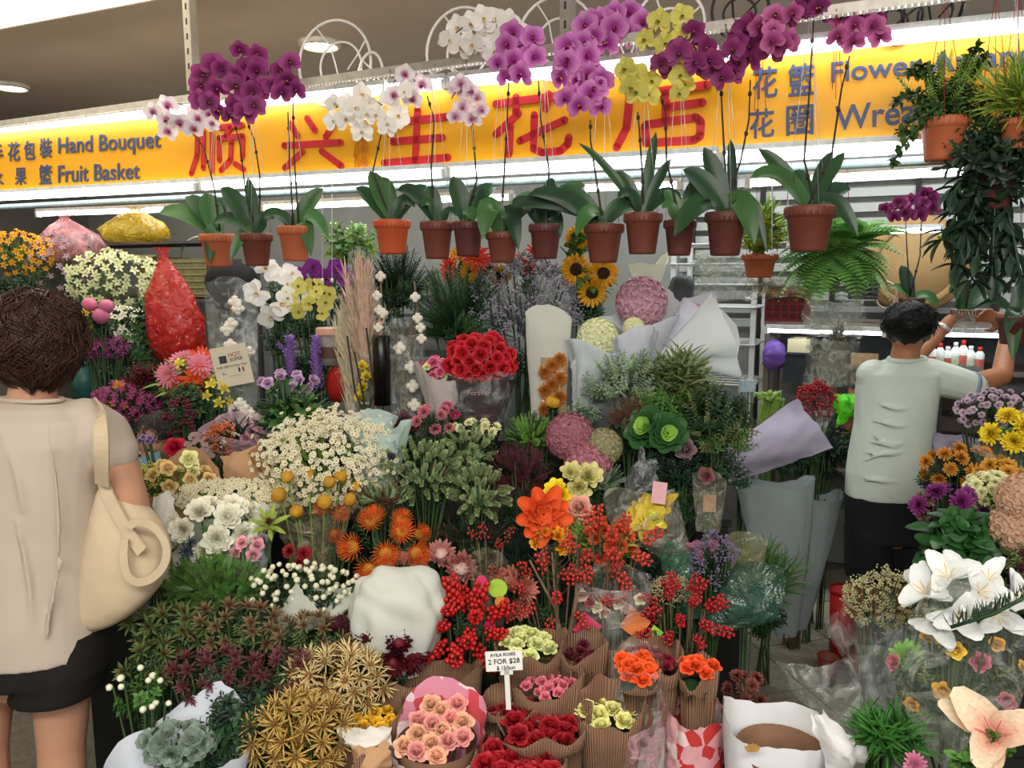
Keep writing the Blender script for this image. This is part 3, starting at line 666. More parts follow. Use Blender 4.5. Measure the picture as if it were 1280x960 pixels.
O('terracotta orchid pot at the far left under white and purple speckled flowers', 272, 293, 333, 44, 't', [(202, 268, 12, 26, .03), (232, 246, 8, 26, 0), (258, 243, 6, 28, .02), (275, 247, 8, 18, -.03), (268, 332, 22, 20, .06), (240, 262, 14, 22, -.04)], [[(270, 290), (268, 235), (255, 185), (232, 155)]], [(222, 148, 62, 40, 8, 27, 'wp'), (256, 155, 30, 22, 3, 22, 'wp')])
O('brown orchid pot second from the left, under the dark magenta cluster', 320, 292, 332, 40, 'b', [(278, 236, 10, 24, .02), (310, 222, 6, 14, 0), (345, 276, 10, 20, .03), (292, 328, 18, 16, .04), (272, 282, 12, 20, .05)], [[(308, 290), (307, 240), (300, 180), (292, 150)], [(312, 290), (325, 220), (318, 175), (308, 150)]], [(290, 112, 90, 62, 19, 31, 'mag'), (312, 82, 34, 34, 5, 28, 'mag')])
O('terracotta orchid pot third from the left with two straight dark stems', 368, 283, 326, 42, 't', [(330, 268, 8, 16, .02), (404, 236, 6, 22, 0), (412, 300, 22, 20, .02), (392, 322, 22, 20, .04), (334, 276, 12, 16, .05)], [[(362, 285), (362, 200), (360, 140)], [(367, 285), (368, 200), (366, 120)]], [(352, 100, 42, 46, 7, 29, 'mag')])
O('bright orange-terracotta orchid pot hung left of the sign centre', 490, 275, 317, 46, 'r', [(446, 236, 6, 22, .02), (462, 214, 4, 26, 0), (478, 219, 6, 22, -.02), (537, 236, 12, 20, 0), (520, 262, 16, 18, .04)], [[(470, 275), (466, 215), (476, 170), (480, 150)]], [(455, 140, 84, 44, 14, 29, 'white'), (508, 108, 40, 34, 5, 28, 'wp')])
O('brown orchid pot under a bare black flower stem', 546, 277, 323, 42, 'b', [(498, 240, 14, 22, .03), (528, 262, 14, 16, .05), (534, 233, 8, 18, 0), (572, 272, 10, 14, .03)], [[(540, 277), (539, 210), (543, 150), (534, 120)]], [(512, 112, 20, 20, 2, 20, 'white')])
O('dark brown orchid pot with pale pink flowers above it', 585, 277, 320, 40, 'd', [(566, 220, 4, 24, 0), (606, 240, 10, 24, .02), (620, 232, 12, 22, -.02), (592, 280, 12, 20, .05)], [[(592, 277), (596, 225), (591, 165), (588, 150)]], [(582, 128, 42, 42, 8, 26, 'pale')])
O('brown orchid pot below the large white cluster, with a broad drooping leaf', 628, 290, 328, 42, 'b', [(604, 304, 36, 30, .08), (648, 316, 36, 24, .06), (668, 240, 6, 24, 0), (600, 254, 14, 22, 0), (690, 250, 12, 24, .05)], [[(620, 290), (630, 220), (634, 150), (636, 100)]], [(610, 46, 96, 44, 15, 33, 'white')])
O('dark brown orchid pot below the lilac-pink cluster', 682, 280, 323, 42, 'd', [(640, 262, 12, 24, .07), (730, 236, 12, 26, .05), (700, 300, 20, 20, .04), (690, 222, 6, 20, 0), (660, 262, 12, 24, .02)], [[(690, 280), (686, 210), (676, 150), (673, 100)]], [(652, 66, 48, 56, 9, 34, 'pink'), (632, 90, 24, 30, 3, 28, 'pink')])
O('brown orchid pot under the long violet-pink cascade of flowers', 755, 280, 328, 50, 'b', [(640, 262, 16, 28, .04), (700, 232, 8, 22, 0), (792, 262, 14, 22, .02), (812, 272, 18, 24, .06), (660, 250, 14, 26, .08), (718, 300, 24, 22, .07)], [[(748, 280), (744, 215), (738, 175), (738, 150)]], [(762, 36, 84, 44, 12, 36, 'pink'), (722, 95, 42, 90, 11, 36, 'pink'), (742, 112, 30, 46, 5, 35, 'pink')])
O('brown orchid pot with tall narrow upright leaves and yellow flowers', 804, 266, 317, 48, 'b', [(722, 182, 10, 12, .03), (770, 214, 10, 14, 0), (820, 165, 4, 14, 0), (838, 200, 6, 14, .02), (850, 252, 14, 22, .03), (770, 250, 14, 18, .04)], [[(806, 266), (802, 205), (799, 160), (797, 140)]], [(800, 100, 44, 40, 6, 32, 'yel'), (780, 106, 22, 22, 2, 30, 'yel')])
O('small dark orchid pot partly behind the broad drooping leaves at right', 850, 275, 319, 40, 'd', [(830, 238, 6, 18, 0), (878, 214, 6, 16, 0), (868, 262, 12, 20, .03), (826, 262, 10, 16, .02)], [[(835, 275), (833, 200), (832, 140), (826, 120)]], [(838, 48, 56, 52, 8, 32, 'yel'), (848, 106, 26, 40, 3, 28, 'yel'), (832, 72, 34, 30, 3, 30, 'dmag')])
O('wide dark brown orchid pot with the broadest drooping leaves', 908, 265, 319, 52, 'd', [(852, 214, 8, 30, .02), (880, 184, 6, 24, 0), (934, 312, 34, 30, .08), (838, 300, 26, 30, .06), (952, 318, 40, 18, .05), (915, 172, 10, 12, -.02), (862, 262, 20, 22, .03)], [[(918, 265), (926, 200), (936, 150), (938, 100)], [(903, 265), (903, 150), (901, 100)]], [(868, 66, 46, 50, 7, 36, 'dmag'), (905, 84, 50, 36, 5, 35, 'dmag'), (936, 58, 52, 48, 9, 34, 'dmag')])
O('largest brown orchid pot at right, with two tall dark stems', 1013, 258, 314, 62, 'b', [(934, 226, 20, 26, .04), (948, 186, 8, 22, 0), (1056, 190, 4, 20, 0), (1062, 300, 26, 22, .06), (1058, 240, 8, 28, .03), (1046, 186, 10, 16, -.03), (990, 216, 8, 22, .02)], [[(1005, 258), (1005, 200), (1012, 110), (1017, 20)], [(1018, 258), (1040, 190), (1052, 110), (1062, 70)]], [(1015, 10, 40, 26, 5, 34, 'dmag'), (975, 34, 44, 50, 8, 33, 'dpk'), (1073, 32, 54, 52, 11, 32, 'dpk')])
# wreath ring stands on the rail
M_ring = mat('#f6f4ee', .4, .03); M_bring = mat('#2c2826', .5, .1)
def ring_stand(cx, cy, r, lab, m=M_ring, tilt=0, d=-.02, nm='wreath_frame', grp=None):
    c = PW(cx, cy, d); s = ssc(c); R = r / s; t = thing(nm, lab, 'wire frame', c - [0, 0, R], grp); A = T(c) @ Rz(ANG + tilt)
    def ring(rr, o, w=.003): return tube([(A @ np.array([rr * cos(a), o, rr * sin(a), 1]))[:3] for a in np.linspace(0, 2 * pi, 33)], w, 5, False)
    ob('outer_ring', G().add(ring(R, 0, .006)), m, t, world=True); ob('inner_ring', G().add(ring(R * .58, .05, .005)), m, t, world=True)
    for k in range(4):
        a = k * pi / 2 + .5; ob('spoke', G().add(tube([(A @ np.array([R * cos(a), 0, R * sin(a), 1]))[:3], (A @ np.array([R * .58 * cos(a), .05, R * .58 * sin(a), 1]))[:3], (A @ np.array([R * .2 * cos(a + .8), .09, R * .3 * sin(a + .8) - .3 * R, 1]))[:3]], 0.004, 4)), m, t, world=True)
ring_stand(418, 80, 52, 'white wire ring frame circling the round ceiling light', tilt=.1)
ring_stand(462, 108, 40, 'small white wire ring frame right of the ceiling light', tilt=-.5)
ring_stand(576, 62, 50, 'white wire ring frame behind the white orchid cluster', tilt=.0)
ring_stand(694, 48, 50, 'white wire ring frame crossed by the slotted post', tilt=.1)
ring_stand(770, 60, 34, 'white wire ring frame behind the violet-pink orchids', tilt=-.3)
ring_stand(838, 30, 42, 'white wire ring frame right of the violet-pink orchids', tilt=.3)
ring_stand(925, 12, 34, 'black wire ring frame above the dark magenta orchids', M_bring, .2)
ring_stand(1120, 24, 30, 'black wire ring frame right of the rightmost hanging orchid', M_bring, .2)
ring_stand(1165, 12, 34, 'black wire ring frame above the end of the sign', M_bring, -.2)
# ------------------------------------------------ the flower display, back to front
def lit(c, k): return '#' + ''.join('%02x' % max(0, min(255, int(int(c[i:i + 2], 16) * k + (255 * (k - 1) * .35 if k > 1 else 0)))) for i in (1, 3, 5))
R = lambda c, v=.14, d=None: (gm(lit(c, .9), lit(c, 1.1), .95), pm(d or c, v))
ROSE = lambda c, n, z, k='rose': (k, f_rose, R(c), n, z)
# --- rear row
B('sunflower_bunch', 'tall sunflowers with thick green stems behind the cream hydrangea', 'sunflowers', 738, 352, 52, 36, [('sunflower', f_sun, (pm('#e9ab20'), mat('#3a2415', .9, .3, 60)), 3, 40)], s=292, fol=[('broad', GR['g'], 8, 40)], face=.9, stem=STEM, jit=.02)
B('sunflower', 'single sunflower half hidden above the sunflower pair, under the hanging pots', 'sunflowers', 722, 297, 10, 10, [('sunflower', f_sun, (pm('#e9ab20'), mat('#3a2415', .9, .3, 60)), 1, 34)], s=288, face=.85, jit=0, fol=[('broad', GR['g'], 6, 40)])
B('sunflower_bunch', 'two small sunflowers side by side above the red rose bouquet', 'sunflowers', 622, 340, 34, 10, [('sunflower', f_sun, (pm('#e0a020'), mat('#3a2415', .9, .3, 60)), 2, 32)], s=285, face=.85, jit=.02, fol=[('broad', GR['g'], 5, 34)])
B('filler_flower_bunch', 'cloud of fine grey-lilac filler sprigs behind the white sleeve', 'flowers', 655, 385, 120, 110, [('bloom', f_cluster, (mat('#8f8a96', .8, .3, 40), GR['gy']), 150, 14)], stuff=True, fol=[('twig', GR['gy'], 90, 50)])
B('pine_branches', 'dark green fir branches behind the red roses', 'foliage', 572, 395, 100, 110, fol=[('pine', GR['d'], 60, 70), ('pine', GR['p'], 26, 70)])
B('asparagus_fern_bunch', 'dark feathery asparagus fern behind the cotton stems', 'foliage', 498, 360, 80, 80, fol=[('pine', GR['d'], 50, 60), ('fine', GR['k'], 40, 50)])
B('gerbera_bunch', 'vivid red and orange gerberas tucked under the middle hanging pots', 'flowers', 585, 332, 46, 30, [('gerbera', f_gerb, (pm('#e2452e'), pm('#5a2a14')), 3, 34), ('gerbera', f_gerb, (pm('#f0a81e'), pm('#5a2a14')), 2, 30)], s=285, fol=[('broad', GR['g'], 6, 36)])
B('leafy_bunch', 'green and cream variegated leaves between the left and middle hanging pots', 'foliage', 440, 310, 70, 60, fol=[('leafy', GR['l'], 26, 36), ('broad', GR['g'], 14, 30)], s=230)
B('red_filler_bunch', 'bright red spiky bloom above the grey-lilac filler', 'flowers', 662, 322, 16, 30, [('bloom', f_star, R('#e23a2c'), 4, 26)], s=280)
# white sleeve with dried flowers
def sleeve(name, label, cat, px, top, bot, wpx, m, s, tilt=0, peak=.3, fl=(), fol=(), grp=None, dep=.35, extra=None):
    C = P(px, (top + bot) / 2, s); b0 = P(px, bot, s); z = tz(b0[0], b0[1]); b = np.array([b0[0], b0[1], min(b0[2], 9)]); t = thing(name, label, cat, (b[0], b[1], z)); H = (bot - top) / s; W = wpx / 2 / s
    V = []; nt = 24; nr = 8
    for j in range(nr):
        v = j / (nr - 1)
        for i in range(nt):
            a = 2 * pi * i / nt; rx = W * (.72 + .28 * v) * (1 if abs(cos(a)) < .9 else 1.06); hh = v * H * (1 - peak * (.5 - .5 * sin(a)) - peak * .4 * cos(a + 1)) if v > .9 else v * H * (1 - peak)
            V.append(b + [rx * cos(a) + tilt * v * H, rx * dep * sin(a), hh])
    F = [[j * nt + i, j * nt + (i + 1) % nt, (j + 1) * nt + (i + 1) % nt, (j + 1) * nt + i] for j in range(nr - 1) for i in range(nt)]
    ob('sleeve', G().add((np.array(V) + rng.normal(0, .0015, (len(V), 3)), [np.array(F)])), m, t, world=True)
    st = G(); [st.add(tube([[b[0] + random.uniform(-.02, .02), b[1], z + .005], [b[0] + random.uniform(-.03, .03), b[1], b[2] + H * .5]], .003, 4)) for _ in range(8)]
    ob('stems', st, STEM, t, world=True)
    return t, b, H, W
t, b, H, Wd = sleeve('paper_sleeve', 'tall white paper sleeve with a window of dried orange flowers', 'bouquet', 685, 388, 530, 54, PAPER('#d9d8cd'), 305, peak=.12)
g = G(); g.add(box(Wd * 1.2, .006, H * .55), 0, T(b + [.02, -Wd * .38, H * .32])); ob('window', g, film('#c9a070', .45), t, smooth=False, world=True)
for k in range(9): ob('dried_flower', fm('dried', f_mum, R('#b06a28', .3, '#7a4418')), None, t, T(b + [.015 + .03 * ((k % 3) - 1), -Wd * .42 , H * (.14 + .055 * k)]) @ aim((0, -1, .2)) @ Sc(.032), world=True)
B('craspedia_pair', 'two yellow ball flowers in front of the white sleeve', 'flowers', 691, 508, 8, 14, [('ball_flower', f_ball, (pm('#dba528'),), 2, 15)], s=330, jit=.02)
# hydrangeas and wraps
HY = lambda c, z, n=1: ('hydrangea_head', lambda: f_hyd(60, .34), (pm(c, .2), GR['l']), n, z)
B('wrapped_hydrangea', 'cream hydrangea in pale blue-white paper under the sunflowers', 'bouquet', 747, 423, 10, 10, [HY('#dedfb4', 46)], s=312, wr=dict(m=PAPER('#d4dde0'), R=.13, Ln=.24, flap=.05, fdir=200, r0=.05, dz=-.04, fold=.16), jit=0, depth=.3)
B('wrapped_hydrangea', 'pink hydrangea in large pale lilac-white paper right of the sunflowers', 'bouquet', 802, 378, 12, 10, [HY('#d9a9b8', 56)], s=300, wr=dict(m=PAPER('#d9dbe4'), R=.155, Ln=.30, flap=.12, fdir=60, r0=.04, dz=-.05, fold=.12), jit=0, depth=.3)
B('wrapped_hydrangea', 'small cream hydrangea in pale paper under the pink one', 'bouquet', 792, 410, 8, 8, [HY('#dcd9ae', 26)], s=318, wr=dict(m=PAPER('#cfd2dc'), R=.085, Ln=.2, flap=.05, fdir=300, r0=.05, dz=-.03, fold=.16), jit=0, depth=.3)
def sheet(name, label, cat, pts, s, m, thick=0, cat2=None, bulge=.05, root=None, n=9, wr=.006):
    # quadrilateral crumpled sheet, corners in order (px,py,ds)
    q = [P(x, y, s + d) for x, y, d in pts]; V = []
    for j in range(n + 1):
        for i in range(n + 1):
            u = i / n; v = j / n; p = (q[0] * (1 - u) + q[1] * u) * (1 - v) + (q[3] * (1 - u) + q[2] * u) * v
            p = p - FW * bulge * (sin(pi * u) * sin(pi * v)) + rng.normal(0, wr, 3) * .5 + FW * wr * 2 * sin(7 * u + 4 * v) * sin(9 * v * u + 2)
            V.append(p)
    F = [[j * (n + 1) + i, j * (n + 1) + i + 1, (j + 1) * (n + 1) + i + 1, (j + 1) * (n + 1) + i] for j in range(n) for i in range(n)]
    g = G().add((np.array(V), [np.array(F)]))
    if root: return ob(name, g, m, root, world=True)
    return solo(name, label, cat, g, m)
def wrapcone(name, label, cat, mouth, tail, wpx, s, m, mkw=None, fl=(), s2=None, tie=True, flap=.1, fdir=90, fold=.14, ry=.7, tip=.03, ext=()):
    # bouquet lying or leaning: mouth and tail pixel points
    A = P(*mouth, s); Z = P(*tail, s2 or s); t = thing(name, label, cat, (Z[0], Z[1], max(tz(Z[0], Z[1]), Z[2] - .02) if Z[2] - tz(Z[0], Z[1]) > .5 else tz(Z[0], Z[1])))
    d = A - Z; Ln = np.linalg.norm(d); d /= Ln; R_ = wpx / 2 / s; V = []; nt = 40; nr = 12; ph = random.random() * 6
    x = np.cross(d, -FW); x /= np.linalg.norm(x); y = np.cross(d, x)
    for j in range(nr):
        v = j / (nr - 1)
        for i in range(nt):
            a = 2 * pi * i / nt; r = (tip + (R_ - tip) * v ** 1.1) * (1 + fold * (sin(5 * a + ph) * .5 + .5 * abs(sin(3.5 * a + ph)) - .3)); f = flap * max(0, cos(a - rad(fdir))) ** 3
            V.append(Z + d * (v * (Ln + f)) + x * r * cos(a) + y * r * ry * sin(a) + rng.normal(0, .002, 3))
    F = [[j * nt + i, j * nt + (i + 1) % nt, (j + 1) * nt + (i + 1) % nt, (j + 1) * nt + i] for j in range(nr - 1) for i in range(nt)]
    ob('wrap', G().add((np.array(V), [np.array(F)])), m, t, world=True)
    for (key, fn, mats, n, z) in fl:
        for k in range(n):
            rr = R_ * .62 * math.sqrt((k + .5) / n) if n > 1 else 0; a = k * 2.4; p = A + x * rr * cos(a) + y * rr * ry * sin(a) - d * R_ * .2
            ob(key, fm(key, fn, mats), None, t, T(p) @ aim(d * .6 + tocam(p) * .7 + rng.normal(0, .1, 3), random.random() * 6) @ Sc(z / 2 / s), world=True)
    g = G(); b = np.array(t.location)
    for i in range(8): g.add(tube([Z + d * Ln * .4, Z, Z - d * .04 + rng.normal(0, .006, 3), b + [random.uniform(-.02, .02), random.uniform(-.02, .02), .003]], .0035, 4))
    ob('stems', g, STEM, t, world=True); return t
wrapcone('wrapped_flowers', 'big white paper cone opening to the right with a small pink bloom', 'bouquet', (905, 420), (828, 448), 104, 300, PAPER('#dfe5e4'), fl=[HY('#e0aebc', 26, 1)], flap=.1, fdir=90, fold=.2)
wrapcone('wrapped_flowers', 'narrow lilac-white paper cone behind the big white cone', 'bouquet', (872, 388), (822, 445), 50, 296, PAPER('#d7d9e6'), fl=[HY('#dda3b4', 24, 1)], flap=.12, fdir=80, fold=.1)
wrapcone('wrapped_flowers', 'cream-white paper bundle just under the wide brown orchid pot', 'bouquet', (812, 332), (808, 375), 50, 290, PAPER('#e3e6d6'), flap=.07, fdir=20, fold=.2)
wrapcone('wrapped_flowers', 'pale translucent paper bundle right of the dried-flower sleeve', 'bouquet', (737, 458), (726, 515), 46, 318, PAPER('#d7e0de', .35), flap=.08, fdir=100)
wrapcone('wrapped_flowers', 'small pale paper cone among the green eucalyptus', 'bouquet', (786, 478), (770, 520), 28, 318, PAPER('#d3ddd8', .35), flap=.05, fdir=40)
B('eucalyptus_bunch', 'pale green eucalyptus and seed sprigs under the white paper cones', 'foliage', 790, 478, 120, 70, fol=[('euca', GR['e'], 60, 40), ('leafy', GR['s'], 40, 34), ('fine', GR['pg'], 50, 30)])
B('dried_leaf_bunch', 'drooping olive-brown willow leaves below the big white paper cone', 'foliage', 850, 495, 70, 100, fol=[('blade', GR['o'], 40, 44), ('leafy', GR['b'], 50, 40)])
B('leafy_bunch', 'dark mixed green sprigs right of the willow leaves', 'foliage', 890, 525, 90, 80, fol=[('leafy', GR['d'], 60, 36), ('euca', GR['o'], 30, 34)])
B('leafy_bunch', 'loose green branch foliage above the ornamental kale', 'foliage', 825, 512, 100, 50, fol=[('leafy', GR['g'], 40, 30), ('fine', GR['l'], 40, 26)])
B('brown_filler_bunch', 'reddish-brown feathery tuft above the ornamental kale', 'foliage', 790, 520, 60, 44, fol=[('fine', GR['r'], 90, 26)])
B('eucalyptus_bunch', 'round silver-green eucalyptus leaves right of the yellow ball flowers', 'foliage', 728, 520, 44, 34, fol=[('broad', GR['e'], 14, 26), ('euca', GR['e'], 12, 34)])
# red roses
t = B('rose_bouquet', 'large bunch of red roses in a clear sleeve with dark maroon base', 'bouquet', 600, 450, 68, 48, [ROSE('#c0222c', 36, 25)], fol=[('leafy', GR['d'], 16, 26)], wr=dict(m=film(dens=.16), R=.14, Ln=.2, flap=.05, r0=.11, dz=-.04, fold=.04, lower=.05), depth=.8)
wrap(t, P(603, 472, 314), .135, mat('#34151c', .35, .2, 12), Ln=.27, r0=.06, flap=0, fold=.05, wave=.02, lower=0, name='maroon_sleeve')
q = P(603, 472, 314); me = text_mesh('Forever', .028, .0003, 0, 'CENTER'); fit(me, mat('#b98d86', .5)); ob('lettering', me, None, t, T(q + [-.01, -.105, -.055]) @ Rx(rad(80)), world=True, smooth=False)
t = B('mixed_bouquet', 'pink roses and lisianthus in white and pink paper left of the red roses', 'bouquet', 548, 462, 30, 20, [ROSE('#d06a8a', 7, 18), ('lisianthus', f_rose, R('#dfe0ae'), 4, 12)], s=316, wr=dict(m=PAPER('#cfc4c0'), R=.085, Ln=.26, flap=.06, fdir=200, r0=.04, dz=-.03, tilt=(.08, 0)))
# cotton, pampas, dried
def drysleeve(label, px, top, bot, wpx, s, col, inner, fl=(), dens=.2):
    t, b, H, Wd = sleeve('wrapped_dried_flowers', label, 'dried flowers', px, top, bot, wpx, film(dens=dens), s, peak=.1)
    g = G(); sp = spr('plume'); g.manyg(sp, [T(b + [random.uniform(-.3, .3) * Wd, random.uniform(-.1, .1) * Wd, H * random.uniform(-.1, .5)]) @ aim((random.gauss(0, .1), 0, 1), random.random() * 6) @ Sc(H * .5) for _ in range(int(inner))])
    ob('dried_plume', g, mat(col, .8, .2, 30), t, kind='stuff', world=True)
    for key, fn, mats, n, z in fl:
        for k in range(n): ob(key, fm(key, fn, mats), None, t, T(b + [random.uniform(-.5, .5) * Wd, -Wd * .2, H * (.12 + .8 * k / n)]) @ aim((random.gauss(0, .4), -1, .5)) @ Sc(z / 2 / s), world=True)
    return t
COT = (mat('#ece6d8', .9, .06, 30), mat('#6a5138', .8, .2, 20))
drysleeve('wrapped pink and cream pampas plume standing highest behind the chamomile', 457, 318, 530, 30, 300, '#d8b8a0', 50)
drysleeve('wrapped cream grass plume just left of the pink pampas', 440, 372, 520, 22, 300, '#cfc6a6', 26)
drysleeve('cellophane sleeve of brown dried leaves with cotton left of the pink roses', 508, 402, 520, 48, 302, '#7b6f5e', 50, [('cotton', f_cotton, COT, 4, 20)])
drysleeve('cellophane sleeve of yellow blooms at the foot of the pampas', 455, 440, 505, 20, 306, '#8a7a3e', 12, [('yellow_bloom', f_tulip, R('#d9c840'), 4, 18)])
def branch(label, pts, s, fl, name='cotton_branch', cat='dried flowers', m=BSTEM, r=.004):
    q = [P(x, y, s) for x, y in pts]; b = q[0]; z = tz(b[0], b[1]); t = thing(name, label, cat, (b[0], b[1], z)); g = G(); g.add(tube([np.array([b[0], b[1], z])] + q, r, 5)); ob('branch', g, m, t, world=True)
    for key, fn, mats, x, y, z_ in fl:
        p = P(x, y, s + 4); ob(key, fm(key, fn, mats), None, t, T(p) @ aim(tocam(p) + [random.gauss(0, .2), 0, .3]) @ Sc(z_ / 2 / s), world=True)
    return t
branch('cotton branch right of the pampas plume', [(478, 470), (477, 400), (476, 340)], 303, [('cotton', f_cotton, COT, x, y, 15) for x, y in ((476, 346), (471, 370), (474, 388), (479, 392), (473, 410))])
branch('cotton branch against the dark fir, topmost bolls by the red roses', [(528, 480), (524, 400), (518, 352)], 304, [('cotton', f_cotton, COT, x, y, 15) for x, y in ((519, 372), (522, 398), (526, 410), (527, 424))])
for x, y, l in ((438, 450, 'leftmost'), (447, 470, 'middle'), (462, 440, 'rightmost')):
    branch(l + ' of the three bare dark twigs rising from the chamomile wrap', [(458, 525), (x + 6, 490), (x - 4, y - 30)], 318, [], 'dark_twig', 'twig', DSTEM, .004)
g = G(); a = P(478, 500, 306); g.add(lathe([(.0001, 0), (.035, 0), (.035, .28), (.03, .285), (.0001, .285)], 16), 0, T(a[0], a[1], a[2] - .02)); 
o = solo('tube', 'glossy black upright cylinder behind the chamomile wrap', 'container', g, mat('#17130f', .3))
# left of centre: cup, phalaenopsis, liatris, tulips
B('phalaenopsis', 'white moth orchid with large round flowers right of the wrapped cotton', 'orchid', 348, 376, 50, 70, [('flower', f_phal, OC['white'], 10, 33)], s=262, face=.75, jit=.1, fol=[('broad', GR['d'], 5, 30)], back=.2)
B('yellow_orchid', 'yellow-green orchid spray right of the white moth orchid', 'orchid', 385, 378, 52, 42, [('flower', f_phal, OC['yel'], 13, 22)], s=262, face=.7, back=.2)
B('purple_orchid', 'deep purple orchids behind the yellow-green spray', 'orchid', 402, 346, 60, 24, [('flower', f_phal, (pm('#7d1c86'), pm('#4e0b58'), YC), 8, 27)], s=258, face=.7, back=.2)
B('liatris_bunch', 'purple liatris spikes, the pair left of the pink-lidded tin', 'flowers', 380, 462, 30, 30, [('spike', f_spike, (pm('#8f68b0'), GR['d']), 3, .09)], s=285, face=.1, fol=[('fine', GR['d'], 30, 60), ('leafy', GR['k'], 14, 50)])
for x, l in ((364, 'left'), (396, 'right')):
    q = P(x, 470, 290); t = thing('liatris', f'{l} purple liatris spike standing over the lilac tulips', 'flowers', (q[0], q[1], tz(q[0], q[1]))); ob('flower_spike', fm('liatris', lambda: f_spike(110, .13, .13), (pm('#a582c8'), GR['d'])), None, t, T(q - ZZ * .06) @ Sc(.22), world=True)
    g = G(); g.add(tube([np.array(t.location), q], .006, 5)); g.manyg(spr('fine'), [T(q - [0, 0, .03 * k]) @ Rz(k) @ Sc(.1) for k in range(8)]); ob('stem', g, GR['d'], t, world=True)
B('lilac_bunch', 'pale lilac ruffled flowers above glossy tulip leaves', 'flowers', 360, 482, 56, 26, [('bloom', f_rose, R('#c3a4c4'), 11, 18)], s=295, fol=[('broad', GR['g'], 10, 30)])
B('tulip_leaf_bunch', 'broad glossy green leaves with a white label behind the chamomile', 'foliage', 370, 530, 66, 70, fol=[('broad', GR['g'], 22, 50), ('blade', GR['d'], 20, 50)])
q = P(367, 541, 350); solo('plant_label', 'small white sticker on the glossy green leaves', 'label', G().add(box(.052, .002, .018), 0, T(q) @ Rx(-.2)), PAPER('#dcdcd4', .0), smooth=False)
q = P(414, 455, 285); t = thing('tin', 'pink-lidded round tin with a brown label', 'container', q)
for nm, pr, c in (('body', [(.0001, 0), (.055, 0), (.057, .13), (.0001, .13)], '#8f8d86'), ('label_band', [(.058, .03), (.058, .08)], '#5b4034'), ('lid', [(.062, .13), (.062, .155), (.058, .16), (.0001, .16)], '#c9957f')): ob(nm, G().add(lathe(pr, 24)), mat(c, .4, .06), t)
q = P(432, 500, 285); t = thing('toolbox', 'red enamel pot with a dark opening under the tin', 'container', q); ob('body', G().add(lathe([(.0001, 0), (.07, 0), (.085, .06), (.075, .12), (.05, .15), (.045, .15), (.05, .11), (.0001, .1)], 24)), mat('#a2251c', .3, .1), t); ob('handle', G().add(tube(bow((-.07, 0, .12), (.07, 0, .12), .09, 9), .006, 6)), mat('#7c7a76', .4), t)
# wrapped cotton with the tag card
t, b, H, Wd = sleeve('wrapped_cotton_branch', 'tall cellophane-wrapped cotton branch carrying a cream card', 'dried flowers', 298, 356, 560, 62, film(dens=.2), 290, peak=.12)
g = G(); g.add(tube([b, b + [.01, 0, H * .5], b + [-.01, 0, H * .97]], .004, 5)); ob('branch', g, BSTEM, t, world=True)
for x, y in ((293, 378), (297, 385), (290, 404), (284, 412), (288, 432), (296, 446), (310, 440), (300, 505), (308, 512), (286, 510), (315, 520)): p = P(x, y, 296); ob('cotton', fm('cotton', f_cotton, COT), None, t, T(p) @ aim(tocam(p) + rng.normal(0, .3, 3)) @ Sc(.032), world=True)
cq = P(290, 457, 300); cd = thing('gift_card', 'cream card with dark logo square, hung tilted on the wrapped cotton', 'card', P(290, 484, 301)); Mc = T(P(290, 457, 301)) @ Ry(rad(-11)) ; cs = 46 / 301
ob('card', G().add(box(cs, .002, cs * 1.1)), PAPER('#dbd2b8', 0), cd, Mc, smooth=False, world=True)
ob('logo', G().add(box(cs * .2, .002, cs * .2)), mat('#3a3d4a', .6), cd, Mc @ T(-cs * .2, -.002, cs * .2), smooth=False, world=True)
for body, dx, dz, sz, c in (('HOT', .13, .24, .16, '#a8324a'), ('SUPER', .16, .12, .13, '#3a3550'), ('THIS GIFT IS FOR YOU', .0, -.04, .085, '#4a4a42'), ('To', -.25, -.22, .1, '#4a4a42'), ('------------', .05, -.3, .09, '#4a4a42')):
    me = text_mesh(body, cs * sz, .0005, 0, 'CENTER'); fit(me, mat(c, .6)); ob('lettering', me, None, cd, Mc @ T(cs * dx, -.0025, cs * dz) @ Rx(pi / 2), world=True, smooth=False)
for dx, c in ((.1, '#39406e'), (.15, '#e6e2da'), (.2, '#b03a46')): ob('flag_stripe', G().add(box(cs * .055, .002, cs * .12)), mat(c, .6), cd, Mc @ T(cs * (dx + .08), -.002, -cs * .14), smooth=False, world=True)
# gerberas
B('gerbera_bunch', 'pink and orange gerberas in green leaves left of the wrapped cotton', 'flowers', 236, 470, 60, 40, [('pink_gerbera', f_gerb, (pm('#e58aa0'), pm('#d88a50')), 3, 32), ('orange_gerbera', f_gerb, (pm('#e85a2c'), pm('#b03a18')), 3, 32), ('yellow_flower', f_onc, R('#e8d23c'), 5, 17)], s=290, fol=[('broad', GR['g'], 22, 40), ('blade', GR['l'], 10, 40)])
B('dark_leaf_bunch', 'dark green leaves hanging below the pink and orange gerberas', 'foliage', 245, 505, 70, 50, fol=[('broad', GR['d'], 22, 34), ('leafy', GR['g'], 20, 34)], s=296)
B('yellow_flower_bunch', 'small yellow blooms against the foot of the wrapped cotton', 'flowers', 272, 496, 26, 36, [('yellow_flower', f_onc, R('#e3cf44'), 7, 17)], s=300)
